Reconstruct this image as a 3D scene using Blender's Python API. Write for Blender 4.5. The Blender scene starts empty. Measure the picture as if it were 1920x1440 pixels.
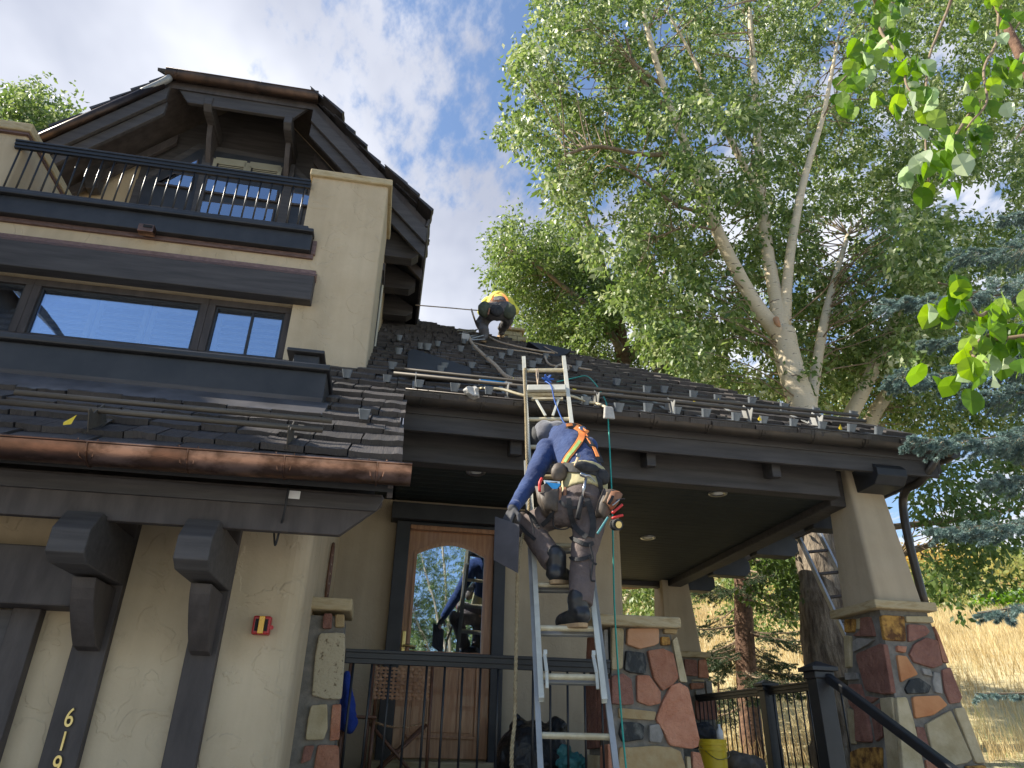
import bpy, math, random
import numpy as np
from mathutils import Vector, Matrix, noise as mnoise
R_ = math.radians
random.seed(7); rng = np.random.default_rng(7)
scene = bpy.context.scene
COL = scene.collection

# ------------------------------------------------------------------ camera, light, exposure
FPX, YAW, PIT, ROL = 1330.0, R_(9.665), R_(26.536), R_(1.4417)
CAMP = Vector((0, 0, 1.6))
_f = Vector((math.sin(YAW)*math.cos(PIT), math.cos(YAW)*math.cos(PIT), math.sin(PIT)))
_r = Vector((math.cos(YAW), -math.sin(YAW), 0)); _u = _r.cross(_f)
CR = math.cos(ROL)*_r + math.sin(ROL)*_u; CU = -math.sin(ROL)*_r + math.cos(ROL)*_u; CF = _f
cam = bpy.data.cameras.new('camera'); camo = bpy.data.objects.new('camera', cam); COL.objects.link(camo)
camo.matrix_world = Matrix(((CR.x, CU.x, -CF.x, CAMP.x), (CR.y, CU.y, -CF.y, CAMP.y), (CR.z, CU.z, -CF.z, CAMP.z), (0, 0, 0, 1)))
cam.sensor_fit = 'HORIZONTAL'; cam.sensor_width = 36; cam.lens = 36*FPX/1920
cam.clip_start = .05; cam.clip_end = 3000
scene.camera = camo
SUN = Vector((-.74, .14, .66)).normalized()
world = bpy.data.worlds.new('World'); scene.world = world; world.use_nodes = True
sun = bpy.data.lights.new('sun', 'SUN'); sun.energy = 4.0; sun.angle = R_(.6); sun.color = (1, .93, .80)
suno = bpy.data.objects.new('sun', sun); COL.objects.link(suno); suno.rotation_euler = SUN.to_track_quat('Z', 'Y').to_euler(); suno.location = (-30, 20, 40)
scene.view_settings.view_transform = 'Standard'; scene.view_settings.look = 'None'
scene.view_settings.gamma = 1; scene.view_settings.use_curve_mapping = False
scene.view_settings.exposure = 1.3
def build_world():
    nt = world.node_tree; nt.nodes.clear(); N = nt.nodes.new; L = nt.links.new
    out = N('ShaderNodeOutputWorld'); bg = N('ShaderNodeBackground'); bg2 = N('ShaderNodeBackground'); mix = N('ShaderNodeMixShader')
    sky = N('ShaderNodeTexSky'); sky.sky_type = 'NISHITA'; sky.sun_disc = False
    sky.sun_elevation = math.asin(SUN.z); sky.sun_rotation = math.atan2(SUN.x, SUN.y) % (2*math.pi)
    sky.air_density = 1.0; sky.dust_density = .6; sky.ozone_density = 2.2
    bg.inputs['Strength'].default_value = .095
    L(sky.outputs[0], bg.inputs[0])
    tc = N('ShaderNodeTexCoord'); sep = N('ShaderNodeSeparateXYZ'); L(tc.outputs['Generated'], sep.inputs[0])
    def M(op, a, b=None, c=None):
        n = N('ShaderNodeMath'); n.operation = op
        for i, v in enumerate((a, b, c)):
            if v is None: continue
            if isinstance(v, (int, float)): n.inputs[i].default_value = v
            else: L(v, n.inputs[i])
        return n.outputs[0]
    z = M('MAXIMUM', sep.outputs[2], .0); den = M('ADD', z, .12)
    u = M('DIVIDE', sep.outputs[0], den); v = M('DIVIDE', sep.outputs[1], den)
    com = N('ShaderNodeCombineXYZ'); L(u, com.inputs[0]); L(v, com.inputs[1])
    def noise(sc, det, rough, rot=0, scale=(1, 1, 1), off=(0, 0, 0)):
        mp = N('ShaderNodeMapping'); mp.inputs['Rotation'].default_value = (0, 0, rot); mp.inputs['Scale'].default_value = scale
        mp.inputs['Location'].default_value = off
        L(com.outputs[0], mp.inputs[0]); n = N('ShaderNodeTexNoise'); n.inputs['Scale'].default_value = sc
        n.inputs['Detail'].default_value = det; n.inputs['Roughness'].default_value = rough; L(mp.outputs[0], n.inputs[0]); return n.outputs[0]
    big = noise(.9, 3, .5, .3, (1, .6, 1), (.4, .2, 0)); mid = noise(5.5, 5, .6, .9, (1, .5, 1), (1.7, 3.1, 0)); fine = noise(17, 5, .62, .9, (1, .6, 1))
    # thick cloud to the left of the picture, thinner towards the right and behind
    dx = M('MULTIPLY', sep.outputs[0], -.24); dy = M('MULTIPLY', M('MINIMUM', sep.outputs[1], .3), .5)
    dens = M('ADD', M('ADD', M('MULTIPLY', big, .9), M('MULTIPLY', mid, .55)), M('MULTIPLY', fine, .46))
    dens = M('ADD', dens, M('ADD', dx, dy))
    dens = M('ADD', dens, M('MULTIPLY', M('SUBTRACT', .72, z), .20))
    def patch(dirv, w, amt):
        dp = N('ShaderNodeVectorMath'); dp.operation = 'DOT_PRODUCT'; dp.inputs[1].default_value = dirv; L(tc.outputs['Generated'], dp.inputs[0])
        m_ = N('ShaderNodeMapRange'); m_.interpolation_type = 'SMOOTHSTEP'; m_.inputs[1].default_value = math.cos(w); m_.inputs[2].default_value = 1; m_.inputs[4].default_value = amt; L(dp.outputs['Value'], m_.inputs[0]); return m_.outputs[0]
    for dv, w_, am in (((.006, .63, .777),   .40, -.10), ((-.30, .42, .86), .35, -.03), ((-.52, .60, .60), .60, .17), ((-.06, .88, .47), .40, .14)):
        dens = M('ADD', dens, patch(Vector(dv).normalized(), w_, am))
    rp = N('ShaderNodeMapRange'); rp.inputs['From Min'].default_value = .955; rp.inputs['From Max'].default_value = 1.10; rp.interpolation_type = 'SMOOTHSTEP'
    rp.inputs['To Max'].default_value = .93; L(dens, rp.inputs[0])
    cr = N('ShaderNodeValToRGB'); cr.color_ramp.elements[0].position = .38; cr.color_ramp.elements[0].color = (.38, .405, .49, 1)
    cr.color_ramp.elements[1].position = .62; cr.color_ramp.elements[1].color = (.72, .735, .79, 1)
    L(noise(1.6, 5, .55, .5, (1, .7, 1), (5, 1, 0)), cr.inputs[0]); L(cr.outputs[0], bg2.inputs[0]); bg2.inputs['Strength'].default_value = .60
    L(rp.outputs[0], mix.inputs[0]); L(bg.outputs[0], mix.inputs[1]); L(bg2.outputs[0], mix.inputs[2]); L(mix.outputs[0], out.inputs[0])
build_world()

def ray(x, y): return ((x-960)/FPX)*CR - ((y-720)/FPX)*CU + CF
def at(x, y, ax='Y', v=6.0):
    d = ray(x, y); i = 'XYZ'.index(ax); return CAMP + d*((v-CAMP[i])/d[i])
def on_plane(x, y, p0, n):
    d = ray(x, y); n = Vector(n); return CAMP + d*((Vector(p0)-CAMP).dot(n)/d.dot(n))
MS = .75                                       # main roof pitch
def roof_z(Y): return 4.17 + MS*(Y-5.4)
RN = Vector((0, -MS, 1)).normalized()
def on_roof(x, y, h=0.0): return on_plane(x, y, Vector((0, 5.4, 4.17)) + RN*h, RN)

# ------------------------------------------------------------------ materials
MATS = {}
def mat(name, col, col2=None, rough=.7, nscale=6, det=6, bump=0, bscale=None, bdist=.01, metal=0, spec=.5, ramp=(.35, .65), stretch=None, coat=0, col3=None, sheen=0, lo=None):
    m = bpy.data.materials.new(name); m.use_nodes = True; nt = m.node_tree; N = nt.nodes.new; L = nt.links.new
    b = nt.nodes['Principled BSDF']; b.inputs['Roughness'].default_value = rough; b.inputs['Metallic'].default_value = metal
    b.inputs['Specular IOR Level'].default_value = spec; b.inputs['Coat Weight'].default_value = coat; b.inputs['Sheen Weight'].default_value = sheen
    tc = N('ShaderNodeTexCoord'); mp = N('ShaderNodeMapping'); L(tc.outputs['Object'], mp.inputs[0])
    if stretch: mp.inputs['Scale'].default_value = stretch
    n = N('ShaderNodeTexNoise'); n.inputs['Scale'].default_value = nscale; n.inputs['Detail'].default_value = det; n.inputs['Roughness'].default_value = .6; L(mp.outputs[0], n.inputs[0])
    cr = N('ShaderNodeValToRGB'); e = cr.color_ramp.elements; e[0].position, e[1].position = ramp
    if col2 is None: col2 = tuple(min(1, c*1.25) for c in col)
    e[0].color = (*col, 1); e[1].color = (*col2, 1)
    if col3: k = e.new(.5*(ramp[0]+ramp[1])); k.color = (*col3, 1)
    L(n.outputs[0], cr.inputs[0])
    # slight tone per object, so that alike pieces differ
    oi = N('ShaderNodeObjectInfo'); hs = N('ShaderNodeHueSaturation'); mr = N('ShaderNodeMapRange'); mr.inputs['To Min'].default_value = lo[0] if lo else .92; mr.inputs['To Max'].default_value = lo[1] if lo else 1.08
    L(oi.outputs['Random'], mr.inputs[0]); L(mr.outputs[0], hs.inputs['Value']); L(cr.outputs[0], hs.inputs['Color']); L(hs.outputs[0], b.inputs['Base Color'])
    if bump:
        n2 = N('ShaderNodeTexNoise'); n2.inputs['Scale'].default_value = bscale or nscale*3; n2.inputs['Detail'].default_value = 8; n2.inputs['Roughness'].default_value = .62; L(mp.outputs[0], n2.inputs[0])
        bp = N('ShaderNodeBump'); bp.inputs['Strength'].default_value = bump; bp.inputs['Distance'].default_value = bdist; L(n2.outputs[0], bp.inputs['Height']); L(bp.outputs[0], b.inputs['Normal'])
    MATS[name] = m; return m
def stucco(name, c1, c2, k=1.0):
    m = mat(name, c1, c2, .9, 1.7, 5, 0, spec=.2, ramp=(.3, .7), lo=(1, 1)); nt = m.node_tree; N = nt.nodes.new; L = nt.links.new
    b = nt.nodes['Principled BSDF']; tc = N('ShaderNodeTexCoord')
    # rain streaks and uneven weathering of the coat
    mp = N('ShaderNodeMapping'); mp.inputs['Scale'].default_value = (7, 7, .55); L(tc.outputs['Object'], mp.inputs[0]); st = N('ShaderNodeTexNoise'); st.inputs['Scale'].default_value = 1; st.inputs['Detail'].default_value = 7; L(mp.outputs[0], st.inputs[0])
    mr = N('ShaderNodeMapRange'); mr.inputs[1].default_value = .3; mr.inputs[2].default_value = .62; mr.inputs[3].default_value = .91; mr.inputs[4].default_value = 1.05; L(st.outputs[0], mr.inputs[0]); h2 = N('ShaderNodeHueSaturation'); old = b.inputs['Base Color'].links[0].from_socket; L(mr.outputs[0], h2.inputs['Value']); L(old, h2.inputs['Color']); L(h2.outputs[0], b.inputs['Base Color'])
    a = N('ShaderNodeTexNoise'); a.inputs['Scale'].default_value = 5; a.inputs['Detail'].default_value = 5; a.inputs['Distortion'].default_value = .7; L(tc.outputs['Object'], a.inputs[0])
    r1 = N('ShaderNodeMapRange'); r1.inputs['From Min'].default_value = .54; r1.inputs['From Max'].default_value = .575; r1.inputs['To Max'].default_value = .8*k; L(a.outputs[0], r1.inputs[0])   # trowel ridges
    f = N('ShaderNodeTexNoise'); f.inputs['Scale'].default_value = 60; f.inputs['Detail'].default_value = 5; L(tc.outputs['Object'], f.inputs[0])
    c = N('ShaderNodeTexNoise'); c.inputs['Scale'].default_value = 14; c.inputs['Detail'].default_value = 5; L(tc.outputs['Object'], c.inputs[0])
    ad = N('ShaderNodeMath'); ad.operation = 'MULTIPLY_ADD'; L(c.outputs[0], ad.inputs[0]); ad.inputs[1].default_value = .9; L(r1.outputs[0], ad.inputs[2])
    ad2 = N('ShaderNodeMath'); ad2.operation = 'MULTIPLY_ADD'; L(f.outputs[0], ad2.inputs[0]); ad2.inputs[1].default_value = .35; L(ad.outputs[0], ad2.inputs[2])
    bp = N('ShaderNodeBump'); bp.inputs['Strength'].default_value = .8; bp.inputs['Distance'].default_value = .0055; L(ad2.outputs[0], bp.inputs['Height']); L(bp.outputs[0], b.inputs['Normal'])
    return m
STUCCO = stucco('stucco', (.47, .37, .24), (.56, .455, .31))
STUCCO2 = stucco('smooth_stucco', (.43, .345, .235), (.50, .41, .29), .35)
TRIM = mat('trim_paint', (.052, .047, .046), (.084, .076, .073), .62, 3, 9, .5, 30, .003, stretch=(.7, 8, 8), spec=.35, lo=(.88, 1.1))
TRIMB = mat('trim_paint_brown', (.056, .046, .043), (.088, .074, .068), .62, 3, 9, .5, 30, .003, stretch=(4, 4, 1), spec=.35, lo=(.88, 1.1))
BOARD = mat('black_trim', (.020, .021, .024), (.034, .034, .037), .5, 5, 4, .15, 50, .002)
CEIL = mat('ceiling_board', (.012, .018, .018), (.020, .027, .026), .7, 5, 4, .2, 50, .002)
METAL_BLACK = mat('black_rail_paint', (.009, .010, .012), (.016, .017, .020), .45, 8, 4, .1, 60, .001)
COPPER = mat('copper', (.24, .125, .085), (.40, .235, .17), .38, 3.2, 8, .3, 7, .008, metal=1, ramp=(.36, .62), col3=(.15, .085, .06), stretch=(1.2, 2, 2))
COPPER2 = mat('weathered_copper_strip', (.26, .165, .14), (.16, .10, .085), .6, 9, 6, .2, 20, .002, metal=.6, stretch=(2, 6, 6))
BRONZE = mat('dark_bronze_gutter', (.060, .052, .046), (.095, .078, .064), .42, 4, 6, .2, 20, .003, metal=.5)
TARN = mat('tarnished_copper', (.045, .034, .030), (.11, .07, .052), .42, 4, 8, .3, 9, .006, metal=.8)
LEAD = mat('lead_flashing', (.10, .095, .095), (.17, .16, .16), .45, 5, 6, .3, 9, .008, metal=.6)
def shingle_mat(name, c1, c2, lo=(.6, 1.35)):
    m = mat(name, c1, c2, .52, 3, 6, 0, ramp=(.3, .7), spec=.55, lo=lo); nt = m.node_tree; N = nt.nodes.new; L = nt.links.new
    b = nt.nodes['Principled BSDF']; tc = N('ShaderNodeTexCoord'); mp = N('ShaderNodeMapping'); mp.inputs['Scale'].default_value = (130, 5, 5); L(tc.outputs['Object'], mp.inputs[0])
    n = N('ShaderNodeTexNoise'); n.inputs['Scale'].default_value = 1; n.inputs['Detail'].default_value = 4; L(mp.outputs[0], n.inputs[0])
    bp = N('ShaderNodeBump'); bp.inputs['Strength'].default_value = .9; bp.inputs['Distance'].default_value = .006; L(n.outputs[0], bp.inputs['Height']); L(bp.outputs[0], b.inputs['Normal'])
    rr = N('ShaderNodeMapRange'); rr.inputs['To Min'].default_value = .38; rr.inputs['To Max'].default_value = .72; L(n.outputs[0], rr.inputs[0]); L(rr.outputs[0], b.inputs['Roughness'])
    return m
SHINGLE = shingle_mat('slate_shingle', (.032, .027, .026), (.066, .056, .052))
SHINGLEF = shingle_mat('slate_shingle_far', (.026, .023, .023), (.062, .053, .050), lo=(1, 1))
UNDER = mat('roof_underlay', (.016, .016, .018), (.026, .026, .028), .8, 5)
GUARD = mat('zinc_guard', (.15, .17, .19), (.24, .265, .29), .5, 7, 4, metal=.25)
SNOWPIPE = mat('snow_rail_bronze', (.075, .062, .048), (.13, .11, .085), .6, 6, 6, metal=.2, stretch=(.5, 4, 4))
DOORW = mat('door_wood', (.28, .125, .055), (.42, .21, .10), .38, 3, 8, .2, 20, .002, stretch=(14, 14, 1.2), coat=.3)
SHUTD = mat('shaded_cream_paint', (.27, .24, .155), (.31, .28, .19), .6, 5)  # shutter cream darkened, its dimness in the shade put into the colour
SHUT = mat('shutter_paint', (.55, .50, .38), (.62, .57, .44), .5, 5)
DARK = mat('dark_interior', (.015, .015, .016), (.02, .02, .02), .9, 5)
MORTAR = mat('mortar', (.15, .14, .12), (.24, .22, .19), .95, 18, 8, .8, 60, .006)
STN = {
 'red': mat('red_sandstone', (.37, .145, .080), (.51, .25, .155), .92, 9, 12, 1, 16, .034, ramp=(.3, .7), lo=(.78, 1.2)),
 'maroon': mat('maroon_sandstone', (.21, .092, .068), (.33, .165, .12), .92, 9, 12, 1, 16, .034, ramp=(.3, .7), lo=(.78, 1.2)),
 'orange': mat('orange_sandstone', (.46, .19, .075), (.56, .27, .12), .88, 5, 8, .7, 16, .012, lo=(.9, 1.1)),
 'peach': mat('peach_sandstone', (.46, .235, .12), (.52, .30, .18), .88, 5, 8, .6, 20, .010),
 'buff': mat('buff_limestone', (.36, .29, .16), (.50, .42, .27), .9, 6, 8, .8, 22, .012, lo=(.9, 1.1)),
 'tan': mat('tan_limestone', (.40, .31, .17), (.33, .22, .10), .9, 9, 8, .8, 22, .012),
 'grey': mat('grey_stone', (.20, .19, .17), (.33, .31, .28), .9, 8, 8, .8, 22, .012),
 'black': mat('black_schist', (.020, .023, .024), (.16, .16, .14), .7, 16, 10, .9, 24, .016, ramp=(.52, .72), stretch=(1, 1, .6)),
 'rust': mat('rust_stone', (.11, .045, .012), (.50, .27, .06), .85, 12, 9, .8, 24, .014, ramp=(.4, .6)),
 'pit': mat('pitted_travertine', (.15, .11, .06), (.46, .39, .26), .92, 34, 3, .9, 34, .012, ramp=(.30, .42)),
}
CAPS = mat('cap_stone', (.42, .32, .17), (.34, .25, .12), .85, 5, 9, .7, 14, .012, stretch=(1, 1, 5), col3=(.47, .38, .23))
ALU = mat('aluminium', (.62, .60, .50), (.46, .43, .35), .45, 7, 8, .25, 24, .002, metal=.3, ramp=(.45, .75), spec=.5)
ALUD = mat('dull_aluminium', (.36, .36, .35), (.26, .26, .24), .5, 5, 6, metal=.35)
RUNG = mat('rung_worn', (.66, .58, .40), (.50, .41, .25), .5, 14, 6, .2, 30, .002, metal=.35)
STEEL = mat('steel', (.45, .45, .46), (.3, .3, .31), .28, 9, metal=1)
ROPE = mat('manila_rope', (.40, .32, .19), (.25, .19, .10), .9, 40, 4, .5, 120, .003)
ROPE2 = mat('worn_cord', (.46, .36, .26), (.30, .22, .15), .9, 30, 4, .4, 100, .003)
CORDG = mat('green_cord', (.02, .26, .20), (.03, .34, .27), .5, 20)
CORDB = mat('blue_cord', (.02, .09, .36), (.04, .14, .5), .7, 20)
NAVY = mat('navy_fleece', (.009, .028, .115), (.016, .049, .170), .85, 5, 6, .8, 11, .022, sheen=.1)
GREYH = mat('grey_hood', (.085, .085, .10), (.14, .14, .165), .9, 8, 6, .6, 14, .015, sheen=.3)
PANT = mat('taupe_work_cloth', (.105, .080, .074), (.155, .120, .110), .9, 6, 6, .8, 12, .02)
PANTD = mat('grey_work_cloth', (.08, .076, .078), (.14, .13, .13), .9, 6, 6, .8, 14, .02)
SHIRT = mat('khaki_shirt', (.42, .37, .19), (.52, .46, .27), .9, 6, 6, .5, 14, .012)
HIVIS = mat('yellow_hivis', (.66, .60, .07), (.80, .72, .13), .8, 8, 6, .6, 14, .015)
WEB = mat('black_webbing', (.012, .012, .014), (.03, .03, .032), .75, 30, 4, .3, 90, .002)
ORANGE = mat('orange_webbing', (.80, .22, .05), (.88, .32, .09), .7, 20)
LIME = mat('lime_tape', (.30, .50, .14), (.42, .60, .22), .6, 20)
LEATH = mat('tool_leather', (.055, .042, .032), (.13, .10, .075), .6, 9, 8, .5, 24, .005)
LEATHB = mat('brown_leather', (.20, .085, .04), (.30, .14, .07), .55, 9, 6, .4, 24, .004)
LEATHG = mat('green_pouch', (.045, .055, .035), (.085, .095, .06), .8, 9, 6, .5, 24, .005)
BOOT = mat('black_boot', (.014, .014, .015), (.03, .03, .032), .38, 10, 6, .4, 18, .005)
SOLE = mat('tan_sole', (.44, .30, .16), (.34, .22, .12), .8, 12)
GLOVE = mat('glove', (.045, .045, .05), (.09, .09, .10), .85, 10, 6, .4, 24, .004)
SKIN = mat('skin', (.42, .23, .15), (.48, .28, .19), .6, 8)
HAIR = mat('dark_hair', (.02, .015, .012), (.04, .03, .02), .6, 40)
RED = mat('red_plastic', (.38, .012, .014), (.46, .02, .02), .35, 8)
REDG = mat('red_grip', (.55, .03, .025), (.65, .05, .04), .45, 8)
YEL = mat('yellow_plastic', (.74, .50, .015), (.80, .56, .03), .42, 3, 5, .1, 10, .003)
AMBER = mat('amber_lens', (.78, .42, .05), (.86, .5, .08), .25, 8)
WHITE = mat('white_plastic', (.72, .72, .70), (.80, .80, .78), .4, 8)
BLUEP = mat('blue_plastic', (.03, .30, .70), (.05, .38, .80), .4, 8)
BRASS = mat('brass', (.55, .42, .16), (.65, .52, .24), .32, 9, metal=.9)
RUBB = mat('worn_rubber_pad', (.36, .34, .31), (.50, .48, .44), .9, 14, 6, .6, 30, .008)
SLATE = mat('loose_slate', (.055, .052, .060), (.085, .08, .09), .7, 6, 6, .3, 20, .004)
BAG = mat('black_plastic_bag', (.010, .010, .011), (.018, .018, .02), .28, 6, 6, .9, 9, .03)
JACK = mat('blue_jacket', (.012, .04, .26), (.02, .06, .34), .85, 6, 6, .7, 9, .02)
RATT = mat('rattan', (.30, .15, .07), (.44, .25, .13), .55, 20, 6, .4, 50, .004)
RATTL = mat('pale_rattan', (.50, .36, .20), (.60, .46, .28), .55, 20)
CHWOOD = mat('chair_wood', (.11, .05, .028), (.19, .09, .05), .5, 12, 6, stretch=(3, 3, 1))
TREX = mat('deck_board', (.16, .12, .09), (.22, .17, .13), .8, 4, 6, stretch=(1, 8, 1))
ASPH = mat('driveway', (.16, .15, .135), (.22, .205, .185), .95, 30, 8, .5, 90, .01)
TEAL = mat('teal_plastic', (.04, .18, .20), (.06, .24, .26), .5, 8)
DIST = mat('galvanised', (.40, .41, .42), (.5, .51, .52), .5, 8, metal=.6)
def glass(name, refl=.55, tint=(.02, .03, .04)):
    m = bpy.data.materials.new(name); m.use_nodes = True; nt = m.node_tree; nt.nodes.clear(); N = nt.nodes.new; L = nt.links.new
    o = N('ShaderNodeOutputMaterial'); mx = N('ShaderNodeMixShader'); tr = N('ShaderNodeBsdfTransparent'); gl = N('ShaderNodeBsdfGlossy')
    gl.inputs['Roughness'].default_value = .012; tr.inputs[0].default_value = (.86, .89, .90, 1); gl.inputs[0].default_value = (.72, .83, 1, 1)
    fr = N('ShaderNodeFresnel'); fr.inputs[0].default_value = 1.6; mr = N('ShaderNodeMapRange'); mr.inputs['From Max'].default_value = .6
    mr.inputs['To Min'].default_value = refl; mr.inputs['To Max'].default_value = 1; L(fr.outputs[0], mr.inputs[0])
    n = N('ShaderNodeTexNoise'); n.inputs['Scale'].default_value = 1.4; tc = N('ShaderNodeTexCoord'); L(tc.outputs['Object'], n.inputs[0])
    bp = N('ShaderNodeBump'); bp.inputs['Strength'].default_value = .08; bp.inputs['Distance'].default_value = .02; L(n.outputs[0], bp.inputs['Height']); L(bp.outputs[0], gl.inputs['Normal'])
    L(mr.outputs[0], mx.inputs[0]); L(tr.outputs[0], mx.inputs[1]); L(gl.outputs[0], mx.inputs[2]); L(mx.outputs[0], o.inputs[0]); return m
GLASS = glass('window_glass', .36); GLASSD = glass('door_glass', .5)
def leafmat(name, cols, trans=.36, rough=.42):
    m = bpy.data.materials.new(name); m.use_nodes = True; nt = m.node_tree; nt.nodes.clear(); N = nt.nodes.new; L = nt.links.new
    o = N('ShaderNodeOutputMaterial'); mx = N('ShaderNodeMixShader'); b = N('ShaderNodeBsdfPrincipled'); t = N('ShaderNodeBsdfTranslucent')
    a = N('ShaderNodeAttribute'); a.attribute_name = 'tint'; cr = N('ShaderNodeValToRGB'); e = cr.color_ramp.elements
    while len(e) > 1: e.remove(e[0])
    e[0].position = cols[0][0]; e[0].color = (*cols[0][1], 1)
    for p, c in cols[1:]: k = e.new(p); k.color = (*c, 1)
    oi = N('ShaderNodeObjectInfo'); ad = N('ShaderNodeMath'); ad.operation = 'MULTIPLY_ADD'; L(oi.outputs['Random'], ad.inputs[0]); ad.inputs[1].default_value = 0; L(a.outputs['Fac'], ad.inputs[2])
    L(ad.outputs[0], cr.inputs[0]); L(cr.outputs[0], b.inputs['Base Color']); b.inputs['Roughness'].default_value = rough; b.inputs['Specular IOR Level'].default_value = .45
    hs = N('ShaderNodeHueSaturation'); hs.inputs['Value'].default_value = 1.9; hs.inputs['Saturation'].default_value = 1.12; hs.inputs['Hue'].default_value = .485; L(cr.outputs[0], hs.inputs['Color']); L(hs.outputs[0], t.inputs[0])
    mx.inputs[0].default_value = trans; L(b.outputs[0], mx.inputs[1]); L(t.outputs[0], mx.inputs[2]); L(mx.outputs[0], o.inputs[0]); return m
LEAF = leafmat('cottonwood_leaf', [(0, (.038, .075, .020)), (.38, (.10, .165, .042)), (.64, (.20, .27, .09)), (.82, (.42, .46, .28)), (.95, (.54, .57, .42)), (1, (.58, .44, .06))])  # palest tints stand for highlights on the leaves and for greyish leaf backs
LEAFA = leafmat('aspen_leaf', [(0, (.055, .13, .012)), (.45, (.12, .24, .02)), (.68, (.20, .32, .04)), (.8, (.30, .40, .25)), (.93, (.36, .44, .30)), (1, (.42, .34, .06))], .5, .4)
LEAFY = leafmat('autumn_leaf', [(0, (.12, .18, .05)), (.5, (.26, .28, .09)), (.85, (.40, .32, .10)), (1, (.50, .30, .06))], .4)
NEEB = leafmat('blue_needle', [(0, (.07, .13, .115)), (.5, (.19, .28, .265)), (1, (.38, .49, .46))], .12, .5)
NEEG = leafmat('green_needle', [(0, (.014, .035, .014)), (.6, (.035, .075, .028)), (1, (.075, .12, .05))], .15, .5)
GRASSM = leafmat('dry_grass', [(0, (.34, .26, .12)), (.5, (.50, .41, .22)), (.8, (.62, .53, .31)), (1, (.28, .30, .12))], .3, .7)
GRASSG = leafmat('green_grass', [(0, (.06, .12, .02)), (.6, (.14, .22, .05)), (1, (.34, .32, .12))], .3, .6)
BARKA = mat('pale_bark', (.60, .50, .35), (.15, .11, .08), .85, 5.5, 8, .7, 12, .02, ramp=(.56, .66), stretch=(1, 1, 4.5), col3=(.66, .57, .42), lo=(.97, 1.03))
BARKR = mat('rough_bark', (.09, .065, .045), (.33, .27, .20), .95, 9, 8, 1, 12, .06, ramp=(.35, .65), stretch=(1.6, 1.6, .35))
BARKS = mat('spruce_bark', (.085, .045, .028), (.20, .115, .072), .95, 14, 8, .9, 16, .03)
TWIG = mat('twig', (.16, .11, .07), (.28, .21, .14), .85, 14)

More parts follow.
